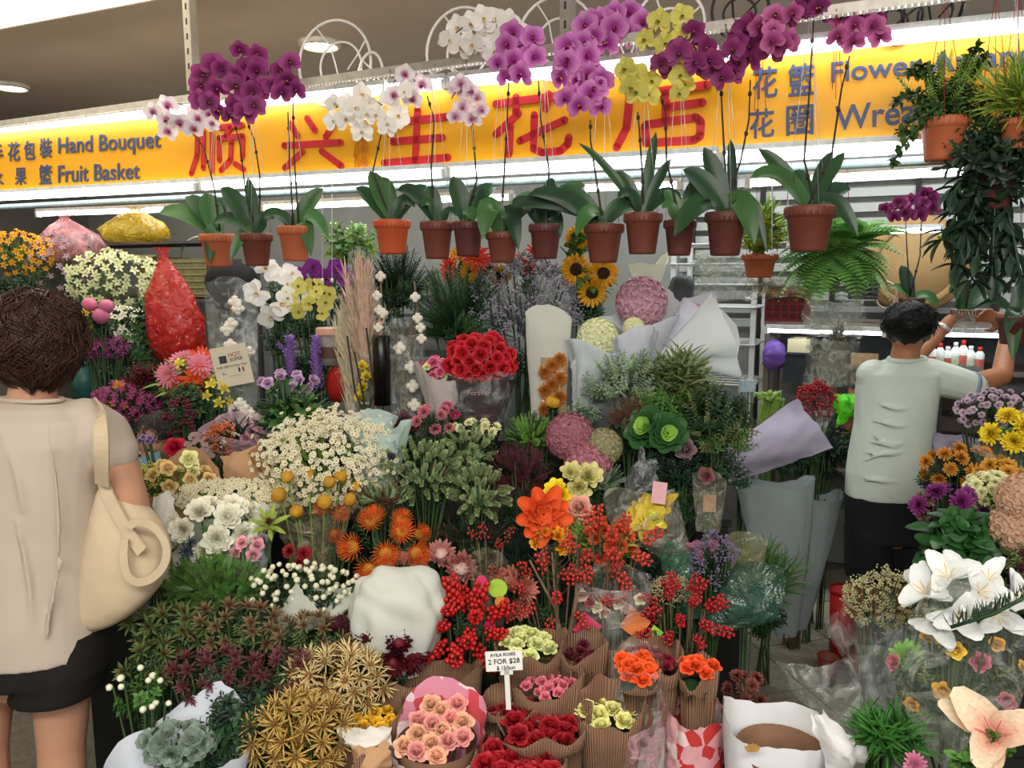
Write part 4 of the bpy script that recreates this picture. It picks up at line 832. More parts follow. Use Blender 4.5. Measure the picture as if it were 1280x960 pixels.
# left rear orchids
B('dancing_orchid_spray', 'bright orange-yellow orchid sprays at the far left edge', 'orchid', 22, 318, 80, 50, [('flower', f_onc, (pm('#edab1c'), pm('#b0601a')), 70, 11)], s=235, fol=[('twig', GR['l'], 14, 40)], zb=1.0, off=(.0, .0))
B('lilac_orchid_spray', 'dusky lilac orchid sprays behind the woman', 'orchid', 82, 340, 80, 90, [('flower', f_onc, (pm('#a98a9c'), pm('#d9cf98')), 80, 12)], s=228, fol=[('twig', GR['o'], 24, 44)])
B('pale_green_orchid_spray', 'cream and lime-green orchid sprays left of the red bag', 'orchid', 143, 352, 100, 66, [('flower', f_onc, (pm('#e0e6b4'), pm('#a8b84a')), 110, 14)], s=232, fol=[('twig', GR['l'], 16, 40)])
B('white_green_orchid_spray', 'white orchid sprays hanging over the teal buckets', 'orchid', 160, 408, 66, 44, [('flower', f_onc, (pm('#e2e2cf'), pm('#98ab5c')), 46, 13)], s=240, fol=[('leafy', GR['g'], 12, 30)])
B('yellow_orchid_spray', 'yellow orchids beside the dark hair of the woman', 'orchid', 114, 410, 26, 44, [('flower', f_onc, (pm('#e4c52e'), pm('#a87820')), 16, 14)], s=244)
B('magenta_orchid_spray', 'dark magenta orchids just above the teal buckets', 'orchid', 134, 436, 46, 26, [('flower', f_onc, (pm('#7a2460'), pm('#c890b0')), 36, 12)], s=246)
B('pompon_bunch', 'three pink pompon balls beside the dark hair of the woman', 'flowers', 122, 388, 30, 16, [('pompon', lambda: f_ball(.02), (pm('#cf6f92', .08),), 3, 19)], s=250, jit=.1)
B('magenta_flower_bunch', 'magenta and orange flowers just above the white sleeve of the woman', 'flowers', 158, 505, 74, 50, [('bloom', f_onc, (pm('#94356c'), pm('#d98aa0')), 70, 13), ('bloom_orange', f_onc, (pm('#c9702c'), YC), 16, 13)], s=262, fol=[('leafy', GR['m'], 16, 26)])
B('fern_leaf_bunch', 'dark green fishtail leaves in front of the red bag', 'foliage', 196, 420, 56, 100, fol=[('leafy', GR['d'], 40, 46), ('fern', GR['p'], 12, 46)], s=258)
B('dark_red_foliage', 'dark red foliage under the fishtail leaves', 'foliage', 190, 470, 60, 30, fol=[('leafy', mat('#5a1a1c', .6, .3, 20), 34, 34)], s=262)
def bucket(label, px, top, bot, wpx, s, col, name='bucket', zb=None, cat='bucket'):
    A = P(px, top, s); b = P(px, bot, s); R_ = wpx / 2 / s; h = A[2] - b[2]; b = np.array([b[0], b[1], 0 if b[2] < .3 else b[2]]); t = thing(name, label, cat, b)
    ob('body', G().add(lathe([(.0001, 0), (R_ * .75, 0), (R_ * .97, h * .97), (R_ * .94, h * .97), (R_ * .72, .01), (.0001, .01)], 26)), mat(col, .45, .08, 10), t); ob('rim', G().add(lathe([(R_ * .95, h * .955), (R_ * 1.02, h * .955), (R_ * 1.02, h), (R_ * .95, h)], 26)), mat(col, .4, .05, 10), t); return t
bucket('left of the two teal buckets under the white orchid sprays', 108, 452, 500, 32, 236, '#2f5c58'); bucket('right of the two teal buckets under the white orchid sprays', 133, 445, 500, 28, 232, '#2a4f50')
# bags
def bag(name, label, pts, s, R_, m, inner=None, knot=True):
    A = P(*pts[0], s); b = P(*pts[1], s); h = A[2] - b[2]; t = thing(name, label, 'plastic bag', b); ph = random.random() * 6; pr = [(.05, 0), (.75, .02), (1, .16), (1, .4), (.8, .62), (.45, .82), (.16, .95), (.12, 1.0), (.3, 1.06)]
    V, F = lathe([(r * R_, z * h) for r, z in pr], 30); an = np.arctan2(V[:, 1], V[:, 0]); zf = V[:, 2] / h; k = 1 + .12 * np.sin(7 * an + ph + 5 * zf) * (.3 + zf) + .08 * np.sin(12 * an - 9 * zf); V[:, :2] *= k[:, None]; V[:, :2] *= [1, .75]; V[:, 0] += (A[0] - b[0]) * np.clip(zf, 0, 1)
    ob('bag', G().add((V, F)), m, t)
    if inner:
        for i in range(7): a = i * 2.4; ob('content', G().add(sph(12, 8)), mat(inner, .6, .2, 8), t, T(R_ * .4 * cos(a), R_ * .22 * sin(a), h * (.22 + .05 * i)) @ Sc(R_ * .36, R_ * .28, min(R_ * .36, h * .18)))
    return t
bag('plastic_bag', 'translucent red plastic bag hanging behind the fishtail leaves', [(212, 318), (226, 452)], 262, .125, film('#d3201a', .62, .25), '#b93a22')
bag('plastic_bag', 'red plastic bag slumped below the hanging red bag', [(222, 440), (232, 500)], 262, .1, film('#a81a16', .75, .3))
bag('plastic_bag', 'clear and pink plastic bag of goods at left under the tube light', [(84, 272), (98, 328)], 225, .17, film('#d88a92', .5, .25), '#b8b4bc')
bag('plastic_bag', 'tied yellow plastic bag under the sign at left', [(172, 262), (168, 304)], 228, .17, film('#d9b620', .7, .25), '#b08a28')
# lower left: person-side flowers and kraft wraps
t = B('rose', 'single large crimson rose in front of the masked person', 'flowers', 219, 560, 6, 6, [ROSE('#c01c3c', 1, 32)], s=352, face=.7, jit=0)
B('lilac_flower_bunch', 'small lilac blooms between the masked person and the crimson rose', 'flowers', 183, 550, 16, 8, [('bloom', f_rose, R('#9a82ac'), 6, 10)], s=345, off=(.12, 0))
B('burgundy_flower_bunch', 'burgundy buds above the crimson rose', 'flowers', 226, 524, 26, 40, [('bud', f_cluster, (pm('#6f1c34'), GR['d']), 10, 18)], s=332, fol=[('leafy', GR['d'], 12, 26)])
B('mauve_orchid_bunch', 'dusty mauve orchids beside the crimson rose', 'flowers', 250, 562, 36, 34, [('flower', f_phal, (pm('#b89a98'), pm('#7a5a60'), YC), 9, 19)], s=350)
B('orange_berry_bunch', 'orange and white berries right of the mauve orchids', 'flowers', 277, 548, 28, 30, [('berry_cluster', f_cluster, (pm('#dd6f34'), GR['l']), 9, 17), ('white_berry', f_cluster, (pm('#e8e2cc'), GR['l']), 2, 14)], s=350, fol=[('leafy', GR['d'], 14, 28)])
t = B('wrapped_bouquet', 'pale bouquet in pink and teal printed film behind the orange berries', 'bouquet', 297, 545, 60, 20, [('bloom', f_rose, R('#c796a4'), 7, 20)], s=340, fol=[('blade', GR['k'], 10, 40)], wr=dict(m=film('#c9a0ac', .5, .3), R=.155, Ln=.2, flap=.05, r0=.06, fold=.05, dz=.02, lower=0))
sheet('wrapping_paper', 'flat kraft paper sheet folded right of the orange berries', 'paper', [(276, 572, 0), (322, 556, 0), (348, 604, 6), (280, 612, 6)], 368, KRAFT2)
sheet('wrapping_paper', 'narrow dark kraft flap leaning against the chamomile', 'paper', [(308, 566, 4), (324, 556, 4), (350, 600, 8), (338, 606, 8)], 374, mat('#94653f', .8, .1, 10))
B('wrapped_rose_bouquet', 'cream and peach roses in kraft paper beside the arm of the woman', 'bouquet', 222, 597, 80, 26, [ROSE('#e2c888', 8, 24), ROSE('#dfe09a', 4, 19)], s=372, fol=[('leafy', GR['l'], 10, 22)], wr=dict(m=KRAFT2, R=.135, Ln=.2, flap=.11, fdir=80, r0=.07, dz=-.03, fold=.07, lower=.1))
B('rose', 'single cream-yellow rose with lime buds above the kraft bouquet', 'flowers', 236, 574, 4, 4, [ROSE('#e6e4a4', 1, 28)], s=376, jit=0, fol=[('broad', GR['y'], 10, 14)])
B('lime_flower_bunch', 'lime and yellow small flowers right against the arm of the woman', 'flowers', 188, 606, 34, 44, [('bloom', f_cluster, (pm('#cfc85a'), GR['l']), 16, 16)], s=372, fol=[('leafy', GR['l'], 16, 22)])
# chamomile
CHM = lambda n, z=7.5: ('chamomile', f_daisy, (pm('#ece7c6', .06, .05), pm('#c9a52c')), n, z)
B('chamomile_bouquet', 'round chamomile bouquet in pale mint paper beside the tote bag', 'bouquet', 292, 622, 118, 38, [CHM(800, 6.5)], stuff=True, s=386, stem=GR['l'], fol=[('fine', GR['l'], 60, 20)], wr=dict(m=PAPER('#c5d2c6', .25), R=.17, Ln=.22, flap=.02, fdir=200, r0=.07, dz=-.035, dx=-.05, fold=.09, lower=-.05), jit=.1, back=-.2)
B('chamomile_bouquet', 'largest chamomile mass spilling out of mint paper left of centre', 'bouquet', 412, 578, 140, 104, [CHM(1500, 7)], stuff=True, s=376, stem=GR['l'], fol=[('fine', GR['l'], 140, 24)], jit=.12, back=-.2)
wrapcone('mint_paper_wrap', 'mint translucent paper with butterfly print around the chamomile right side', 'wrapping paper', (478, 540), (472, 618), 66, 376, PAPER('#bfd6cf', .35), flap=.05, fdir=20, fold=.16, tip=.05)
g = G(); q = P(489, 572, 402)
for sg in (-1, 1): g.add(petal(.018, .016, 0, 0, 0), 0, T(q) @ Rx(pi / 2) @ Rz(sg * .7)); g.add(petal(.012, .012, 0, 0, 0), 0, T(q) @ Rx(pi / 2) @ Rz(sg * 2.2))
solo('butterfly_print', 'tiny dark butterfly on the mint paper', 'decoration', g, mat('#28202c', .6))
wrapcone('mint_paper_wrap', 'pale mint paper rim holding the dark twigs', 'wrapping paper', (462, 522), (462, 560), 74, 360, PAPER('#c3d8d0', .35), flap=.03, fdir=90, fold=.12, tip=.05)
# white carnations, newspaper
B('carnation_bouquet', 'cream white carnations in tracing paper beside the tote bag', 'bouquet', 268, 664, 80, 60, [('carnation', f_carn, R('#f2efd2', .05), 11, 40)], s=408, wr=dict(m=PAPER('#dfe2d2', .35), R=.15, Ln=.2, flap=.1, fdir=20, r0=.07, dz=-.05, fold=.1), fol=[('leafy', GR['g'], 8, 20)])
B('lisianthus_pair', 'two small cream blooms between the chamomile and the carnations', 'flowers', 299, 636, 12, 12, [ROSE('#e9e8c0', 2, 20)], s=402, jit=.05)
sheet('wrapping_paper', 'white printed newspaper wrap between tote bag and chamomile', 'paper', [(190, 622, 0), (212, 612, 0), (232, 668, 6), (200, 706, 6)], 398, PAPER('#e6e6e0', .1))
sheet('wrapping_paper', 'pale folded tracing paper flap right of the carnations', 'paper', [(272, 690, 6), (330, 628, 0), (345, 640, 0), (318, 690, 10)], 400, PAPER('#d8dbc9', .3))
for i, tx in enumerate(('鲜', '花')):
    pass
# craspedia in film
B('craspedia_bunch', 'yellow ball flowers wrapped in dusty clear film', 'bouquet', 392, 618, 100, 50, [('ball_flower', f_ball, (pm('#cf9a2c'),), 10, 17)], s=398, jit=.12, wr=dict(m=film('#b8a48e', .3, .2), R=.125, Ln=.28, flap=.06, r0=.06, dz=-.02, fold=.1), face=.3, back=.1, stem=GR['l'])
B('pincushion_protea_bunch', 'orange pincushion proteas, the large group left of the pink king protea', 'flowers', 482, 682, 84, 72, [('pincushion', f_pin, (pm('#dd6424'), pm('#cf9a34')), 9, 38)], s=422, fol=[('leafy', GR['d'], 16, 26)], back=.1)
B('pincushion_protea_bunch', 'orange pincushion proteas seen through the dusty film', 'flowers', 416, 652, 30, 40, [('pincushion', f_pin, (pm('#c8643a'), pm('#b98a44')), 3, 28)], s=404)
B('leucadendron', 'green star-shaped leucadendron head rising before the carnations', 'flowers', 336, 656, 6, 6, [('head', f_bud, (pm('#9fb04e'), pm('#6f4a3c')), 1, 52)], s=424, face=.5, jit=0)
B('pink_flower_bunch', 'pink blooms under shiny film between carnations and white berries', 'bouquet', 312, 688, 30, 24, [ROSE('#d49aa4', 5, 22)], s=424, wr=dict(m=film(dens=.3), R=.06, Ln=.15, flap=.05, r0=.03))
B('thistle_bunch', 'dark blue-grey thistles in front of the carnations', 'flowers', 222, 702, 46, 50, [('thistle', f_star, (mat('#39465a', .6, .2), mat('#2c3848', .7)), 7, 22)], s=428, fol=[('leafy', GR['k'], 8, 22)])
# green fern bush lower left etc
B('green_filler_bunch', 'bright green feathery foliage below the white carnations', 'foliage', 270, 728, 130, 74, fol=[('fine', mat('#5f8a3a', .5, .3, 25, trans=.15), 170, 26), ('fern', GR['g'], 40, 30)], s=440)
B('white_berry_bunch', 'clusters of small white hypericum berries in white paper', 'bouquet', 378, 732, 104, 46, [('white_berry', f_ball, (mat('#dcd9bc', .45, .06),), 85, 7)], s=446, stem=GR['d'], fol=[('leafy', GR['d'], 40, 22)], jit=.12, back=-.1)
B('red_flower_bunch', 'small dark red bloom under the orange pincushions', 'flowers', 372, 696, 24, 18, [('bloom', f_mum, R('#8f1c28'), 3, 20)], s=432)
wrapcone('wrapped_berries', 'white paper flap curling right of the white berries', 'wrapping paper', (398, 748), (352, 792), 72, 452, PAPER('#d8dccf', .3), flap=.12, fdir=30, fold=.08)
LC = [(pm('#7a6a4a', .3), pm('#8a4a3a', .3)), (pm('#5f6e3c', .3), pm('#7a4a3a', .3)), (pm('#6a3a40', .3), pm('#8a3a44', .3))]
for (x, y, w_, h_, k, n, z, lab) in ((215, 785, 90, 40, 1, 16, 34, 'green-bronze leucadendron tips just right of the hanging tote bag'), (300, 790, 110, 56, 0, 24, 28, 'bronze leucadendron tips below the green feathery foliage'), (390, 800, 100, 50, 0, 22, 26, 'olive and rust leucadendron tips below the white berries'), (270, 845, 110, 50, 2, 24, 26, 'purple-brown leucadendron tips right above the dusty miller bouquet'), (360, 850, 80, 60, 2, 18, 26, 'dark plum leucadendron tips left of the golden thistles'), (190, 835, 60, 50, 1, 8, 36, 'green leucadendron rosettes between the tote bag and the dusty miller bouquet')):
    B('leucadendron_bunch', lab, 'foliage', x, y, w_, h_, [('tip', f_bud, LC[k], n, z)], s=sdef(x, y) + 4, fol=[('leafy', GR['d'], 40, 32), ('leafy', GR['b'] if k != 2 else GR['r'], 24, 28)])
B('dark_leaf_bunch', 'dark glossy leaves below the plum leucadendron', 'foliage', 310, 905, 100, 90, fol=[('broad', GR['d'], 40, 30), ('leafy', GR['k'], 60, 34)], s=520)
B('dark_leaf_bunch', 'dark leaves at the foot of the golden thistles, bottom edge', 'foliage', 270, 950, 150, 40, fol=[('broad', GR['k'], 30, 34), ('leafy', GR['d'], 40, 34)], s=525)
B('gold_thistle_bunch', 'golden dried thistles, the upper heads by the kraft bundle', 'dried flowers', 420, 850, 110, 60, [('thistle', f_gold, (mat('#c9b27c', .5, .35, 14, objvar=.25), mat('#8a6230', .7)), 34, 38)], s=500, fol=[('leafy', GR['gold'], 30, 26)])
B('gold_thistle_bunch', 'golden dried thistles filling the bottom edge left of the kraft bundles', 'dried flowers', 375, 915, 110, 76, [('thistle', f_gold, (mat('#b8974e', .5, .35, 14, objvar=.25), mat('#7c5a2c', .7)), 40, 40)], s=525, fol=[('leafy', GR['gold'], 50, 28)])
B('white_berry_sprig', 'sprig of white berries and round leaves below the tote bag', 'foliage', 180, 868, 60, 60, [('berry', f_ball, (mat('#e3e2c6', .45, .06),), 11, 8)], s=520, fol=[('broad', GR['g'], 12, 28)], jit=.2)
B('wrapped_bouquet', 'silvery dusty miller leaves in bright white paper at bottom left', 'bouquet', 222, 930, 76, 32, [('leaf_rosette', lambda: f_orna(), (pm('#8f9f8e'), pm('#7c8f80')), 16, 28)], s=545, fol=[('dust', mat('#90a094', .7, .12, 20), 20, 24)], wr=dict(m=PAPER('#e4eaf4', .15), R=.155, flap=.12, fdir=60, r0=.06, dz=-.02, fold=.06, lower=.25, sharp=3, k=4, seed=1.), depth=.8)
# ------------------------------------------------ middle of the display
B('strawflower_bunch', 'pink strawflowers and paper daisies left of the cream asters', 'flowers', 542, 528, 44, 34, [('strawflower', f_mum, R('#b96a76'), 7, 17)], s=352, fol=[('fine', GR['d'], 30, 24)])
B('paper_daisy_pair', 'two magenta paper daisies in front of the maroon rose sleeve', 'flowers', 567, 512, 24, 14, [('paper_daisy', f_gerb, R('#b03a5e', .1, '#d98a6a'), 2, 15)], s=345, jit=.05)
B('aster_bunch', 'flat-topped cream asters in the middle of the display', 'flowers', 596, 538, 46, 20, [('aster', f_mum, R('#e6dfb0', .08), 12, 14)], s=352, fol=[('fine', GR['d'], 40, 30)], stem=GR['d'])
B('burgundy_amaranth_bunch', 'burgundy feathery spikes left of the pink strawflowers', 'flowers', 508, 530, 44, 28, fol=[('fine', GR['m'], 60, 26), ('twig', GR['m'], 12, 30)], s=350)
B('green_filler_bunch', 'bright green fluffy sprigs right of the cream asters', 'foliage', 664, 543, 62, 46, fol=[('fine', mat('#7fae4a', .5, .25, 25, trans=.15), 150, 20), ('fine', GR['d'], 60, 28)], s=352)
VEG = lambda n, z: ('spike', lambda: f_spike(60, .2), (pm('#94a874', .25), pm('#8a6a58')), n, z)
def veg(lab, x, y, w_, h_, n):
    B('green_amaranth_bunch', lab, 'foliage', x, y, w_, h_, [VEG(int(n * 2), 38)], s=sdef(x, y), fol=[('fine', GR['pg'], 50, 20), ('fine', GR['r'], 10, 24)], back=-.1)
veg('knobbly pale green seed heads right of the mint paper', 530, 590, 76, 50, 26)
veg('pale green seed heads leaning right, beside the cream asters', 585, 572, 40, 50, 14)
veg('rounded green seed heads in the centre, over the dark gap', 600, 620, 50, 46, 18)
B('green_amaranth_bunch', 'low reddish-green sprigs along the lower edge of the mint paper', 'foliage', 480, 622, 70, 30, fol=[('fine', GR['r'], 40, 26), ('fine', GR['pg'], 40, 24)])
B('burgundy_filler_bunch', 'dark burgundy fluffy foliage left of the big orange tulip', 'foliage', 650, 596, 76, 84, fol=[('fine', mat('#56242e', .6, .3, 25), 170, 22)], s=378)
B('hydrangea_bunch', 'antique pink and green hydrangea heads left of the ornamental kale', 'flowers', 738, 565, 66, 40, [HY('#b0707e', 54, 2), ('hydrangea_head_green', lambda: f_hyd(60, .34), (pm('#a09a72', .3), GR['l']), 1, 46)], s=362, jit=.1, fol=[('broad', GR['d'], 10, 34)])
B('green_filler_bunch', 'grey-green fine sprigs below the antique hydrangea', 'foliage', 752, 598, 50, 40, fol=[('fine', GR['s'], 90, 20), ('fine', GR['g'], 30, 24)], s=372)
B('ornamental_kale', 'two bright green ornamental kale heads', 'foliage', 822, 548, 36, 26, [('kale_head', f_orna, (pm('#a3d45e', .1), mat('#2f5a2c', .5, .2, 20)), 2, 56)], s=358, face=.5, jit=.02)
B('dried_rose', 'dusty brown ruffled bloom on a grey stem right of the kale', 'flowers', 858, 562, 6, 6, [ROSE('#7d6266', 1, 34)], s=360, jit=0)
B('dried_rose', 'flat dark red-brown bloom beside the lilac paper', 'flowers', 882, 594, 8, 4, [ROSE('#7a3a38', 1, 26)], s=366, jit=0)
B('leafy_bunch', 'trailing branch with oval leaves in front of the lilac paper', 'foliage', 905, 545, 80, 60, fol=[('leafy', GR['g'], 26, 32), ('leafy', GR['o'], 34, 30)], s=350, off=(-.2, .1))
B('leafy_bunch', 'dark undergrowth below the ornamental kale', 'foliage', 850, 590, 90, 50, fol=[('leafy', GR['k'], 60, 30), ('fine', GR['d'], 40, 24)], s=356)
g = G(); q = P(857, 600, 364); g.add(tube([q, P(866, 570, 364)], .01, 10)); 
B('tulip_bunch', 'open cream-yellow tulips above the yellow tulips', 'flowers', 724, 600, 34, 20, [('tulip', f_tulip, (pm('#ebe6a2', .06), pm('#b9b35a')), 3, 40)], s=396, face=.6, jit=.05)
B('tulip', 'big open orange tulip with layered petals at the centre', 'flowers', 678, 643, 4, 4, [('tulip', lambda: flow([(9, 1, .55, 22, .6, .2, .1, -.1, .1, 0), (8, .85, .5, 45, .6, .15, .08, 0, .1, 0), (6, .65, .45, 65, .6, 0, .05, .08, .2, 0), (5, .45, .34, 80, .6, -.1, .02, .14, .2, 0)]), (pm('#ef6a35', .1), YC), 1, 72)], s=420, face=.6, jit=0)
B('tulip', 'bright yellow tulip peeking out behind the big orange tulip', 'flowers', 700, 620, 4, 4, [('tulip', f_tulip, R('#f0cf2a'), 2, 40)], s=408, jit=.3)
B('tulip_bunch', 'amber-yellow tulips directly under the big orange tulip', 'flowers', 690, 676, 34, 22, [('tulip', f_tulip, R('#e0a424'), 5, 26)], s=426)
B('pink_bloom', 'pale salmon-pink ruffled bloom right of the big orange tulip', 'flowers', 722, 640, 8, 22, [ROSE('#d8a090', 2, 36)], s=410, jit=.1)
B('tulip_bunch', 'orange tulip bunch lying in kraft paper behind the red berries', 'flowers', 762, 684, 46, 52, [('tulip', f_tulip, (pm('#e56a3c'), YC), 17, 24)], s=424, fol=[('blade', GR['l'], 10, 40)], back=.1)
B('leafy_bunch', 'green tulip leaves between the orange tulips', 'foliage', 728, 682, 26, 30, fol=[('blade', GR['l'], 26, 44)], s=418)
# king proteas
PR_ = lambda n, z, a='#cf8a84', b='#dcbcb0': ('protea', f_protea, (pm(a, .15), pm(b, .12)), n, z)
B('king_protea', 'large pink king protea with a pale silky dome', 'flowers', 576, 712, 4, 4, [PR_(1, 56)], s=432, face=.55, jit=0, fol=[('broad', GR['d'], 5, 34)])
B('king_protea', 'pink protea half open behind the large king protea', 'flowers', 552, 694, 4, 4, [PR_(1, 40, '#d49a94')], s=420, face=.2, jit=0)
B('king_protea', 'two pink proteas just above the crumpled white cloth wrap', 'flowers', 520, 706, 34, 8, [PR_(2, 44, '#d68d80')], s=420, face=.25, jit=.05)
B('king_protea', 'narrow pink protea tip beside the orange pincushions', 'flowers', 484, 706, 4, 4, [PR_(1, 28, '#d0727a')], s=418, face=.2, jit=0)
B('king_protea', 'salmon protea fan at the left of the bare berry branches', 'flowers', 648, 745, 22, 34, [PR_(3, 40, '#cf8672', '#b5705c')], s=442, face=.3)
B('dark_protea_bunch', 'dark red proteas at the foot of the white cloth wrap', 'flowers', 482, 812, 66, 36, [PR_(5, 44, '#5a1420', '#7a2430')], s=480, face=.3, fol=[('broad', mat('#47141e', .5, .2, 20), 12, 36)])
B('dark_protea', 'dark plum protea bud left of the white cloth wrap', 'flowers', 434, 792, 12, 20, [PR_(2, 32, '#5a2230', '#6a2a3a')], s=474, face=.3)
# white cloth wrap
wrapcone('wrapped_bouquet', 'large crumpled white cloth-like wrap below the pink proteas', 'bouquet', (497, 752), (502, 838), 112, 462, PAPER('#dfe2d8', .12), flap=.04, fdir=90, fold=.12, ry=.75, tip=.08)
g = G(); q = P(497, 772, 468); V, F = sph(60, 40); k_ = np.zeros(len(V))
for _ in range(16): dv = rng.normal(0, 1, 3); k_ += .04 * np.abs(np.sin((V @ dv) * 2.1 + random.random() * 6)) + .012 * np.sin((V @ rng.normal(0, 1, 3)) * 6)
V = np.sign(V) * np.abs(V) ** .8 * (.72 + k_)[:, None]; V[:, :2] *= (1 + .12 * V[:, 2:3]); V = V @ Ry(.15)[:3, :3].T; g.add((V, F), 0, T(q) @ Sc(.108, .085, .125))
o = ob('cloth_top', g, PAPER('#d0d3c8', .12), bpy.data.objects[[o.name for o in bpy.data.objects if o.name.startswith('wrapped_bouquet')][-1]], world=True)
BER = lambda n, z, c='#b01c1c', k=22: ('berry_spray', lambda: f_berries(k), (mat(c, .3, .08, name='berry'), BSTEM), n, z)
B('red_berry_bunch', 'dense scarlet berry clusters right of the white cloth wrap', 'berries', 583, 790, 52, 62, [BER(13, 74, '#b81e1e', 34)], s=462, face=.25, fol=[('leafy', GR['d'], 14, 30)], back=.0)
B('red_berry_bunch', 'red berry twigs on dark branches under the big orange tulip', 'berries', 700, 740, 110, 60, [BER(16, 52, '#b3322c', 16)], s=444, face=.1, back=-.2, stem=BSTEM)
B('red_berry_bunch', 'red berries lying across the orange tulip bunch', 'berries', 757, 690, 80, 60, [BER(13, 56, '#c03a2c', 20)], s=438, face=.15, back=0., stem=BSTEM)
B('red_berry_bunch', 'deep red berry sprays left of the dark green film cone', 'berries', 852, 775, 66, 66, [BER(18, 54, '#a81c22', 20)], s=456, face=.15, back=-.1, stem=BSTEM)
B('red_berry_bunch', 'thin red berry twigs above the cream roses', 'berries', 612, 700, 60, 60, [BER(7, 44, '#8f2420', 12)], s=430, face=.1, stem=BSTEM)
for k, (pts, lab) in enumerate([([(700, 840), (696, 770), (690, 690)], 'pale bare branch rising straight to the amber tulips'), ([(704, 835), (720, 745), (722, 690)], 'bare branch rising left of the orange tulip bunch'), ([(712, 838), (694, 760), (662, 700)], 'bare branch slanting left among the red berries'), ([(706, 842), (722, 742), (798, 738)], 'bare twig crossing right over the film parcel')]):
    q = [P(x, y, 452) for x, y in pts]; t = thing('bare_branch', lab, 'branch', (q[0][0], q[0][1], tz(q[0][0], q[0][1]))); ob('branch', G().add(tube([np.array(t.location)] + q, [.007, .006, .005, .003], 6)), BSTEM, t, world=True); ob('twig', G().manyg(spr('twig'), [T(q[1]) @ Rz(k) @ Sc(.14), T(q[1] * .5 + q[2] * .5) @ Rz(k * 2) @ Sc(.12)]), BSTEM, t, world=True)
# film parcel of alstroemeria etc
def patfilm(c1, c2, c3, sc=18, tr=.0):
    m = bpy.data.materials.new('printed_film'); m.use_nodes = True; N = m.node_tree.nodes; K = m.node_tree.links; b = N['Principled BSDF']; tc = N.new('ShaderNodeTexCoord'); v = N.new('ShaderNodeTexVoronoi'); v.inputs['Scale'].default_value = sc; K.new(tc.outputs['Object'], v.inputs['Vector']); r = N.new('ShaderNodeValToRGB'); r.color_ramp.interpolation = 'CONSTANT'
    sx = N.new('ShaderNodeSeparateXYZ'); K.new(v.outputs['Color'], sx.inputs[0]); K.new(sx.outputs[0], r.inputs[0]); e = r.color_ramp.elements; e[0].color = (*hexc(c1), 1); e[0].position = 0; e[1].position = .45; e[1].color = (*hexc(c2), 1); x = e.new(.75); x.color = (*hexc(c3), 1)
    K.new(r.outputs[0], b.inputs['Base Color']); b.inputs['Roughness'].default_value = .22; b.inputs['Alpha'].default_value = 1 - tr
    nz = N.new('ShaderNodeTexNoise'); nz.inputs['Scale'].default_value = 12; bp = N.new('ShaderNodeBump'); bp.inputs['Strength'].default_value = .5; bp.inputs['Distance'].default_value = .02; K.new(tc.outputs['Object'], nz.inputs['Vector']); K.new(nz.outputs['Fac'], bp.inputs['Height']); K.new(bp.outputs[0], b.inputs['Normal']); return m
wrapcone('wrapped_bouquet', 'yellow alstroemeria parcel in clear film leaning under the kale', 'bouquet', (808, 640), (858, 705), 92, 400, film('#dcd6c6', .24), fl=[('alstroemeria', f_lily, (pm('#dcc23e'), pm('#7a4a20')), 8, 48), ('lime_bloom', f_rose, R('#cfd860'), 3, 36), ('pink_bloom', f_rose, R('#cf8a9a'), 2, 20)], flap=.12, fdir=120, fold=.1)
sheet('plastic_sleeve', 'tall glossy crumpled clear sleeve tip standing above the yellow alstroemeria', 'plastic film', [(802, 560, 0), (826, 584, 0), (788, 640, 4), (766, 640, 4)], 392, film('#cfd4d6', .3, .08), wr=.02)
q = P(824, 616, 412); solo('pink_tag', 'pale pink tag in the film of the alstroemeria parcel', 'tag', G().add(box(.044, .002, .066), 0, T(q) @ Ry(.15) @ Rx(-.3)), PAPER('#d9a6ae', 0), smooth=False)
B('calla_lily_pair', 'two pink calla lilies pointing right at the end of the film parcel', 'flowers', 868, 684, 50, 8, [], s=408, nst=False)
t = bpy.data.objects[[o.name for o in bpy.data.objects if o.name.startswith('calla_lily_pair')][-1]]
for x, y, dx, sz in ((850, 688, (1, -.35, .1), 44), (872, 680, (1, -.3, -.1), 40)): p = P(x - 14, y, 412); ob('calla', fm('calla', f_calla, (pm('#c2768e'), pm('#e0cf9a'))), None, t, T(p) @ aim(dx) @ Sc(sz / 412 * .7), world=True)
stems(t, t.location, [P(835, 690, 412), P(856, 684, 412)], STEM)
wrapcone('green_film_wrap', 'upright dark green film sleeve left of the purple statice', 'wrapped flowers', (846, 690), (862, 770), 44, 424, film('#3f6a52', .5, .2), fl=[], flap=.03, fdir=100, fold=.06, tip=.05)
wrapcone('green_film_wrap', 'large dark green film cone opening to the right over the aisle', 'wrapped flowers', (948, 738), (884, 786), 86, 440, film('#2f5442', .62, .2), fl=[], flap=.1, fdir=80, fold=.08, ry=.6)
B('statice_bunch', 'dusky purple statice between the green film wraps', 'flowers', 892, 705, 46, 66, [('bloom', f_cluster, (pm('#7d6f92'), GR['d']), 34, 14)], s=430, fol=[('twig', GR['d'], 20, 36), ('fine', GR['d'], 30, 30)], stuff=True)
B('baby_breath_bunch', 'cream dried tiny flowers beside the green film sleeve', 'flowers', 838, 738, 42, 28, [('bloom', f_cluster, (pm('#c9bd92'), GR['tan']), 44, 10)], s=440, stuff=True)
t, b, H, Wd = sleeve('clear_bag', 'clear crumpled bag with brown card right of the brown dried roses', 'plastic film', 885, 592, 664, 40, film('#b9b5a2', .34, .1), 368, peak=.2); ob('card', G().add(box(Wd * .8, .003, H * .3)), KRAFT2, t, T(b + [0, -.005, H * .5]), smooth=False, world=True)
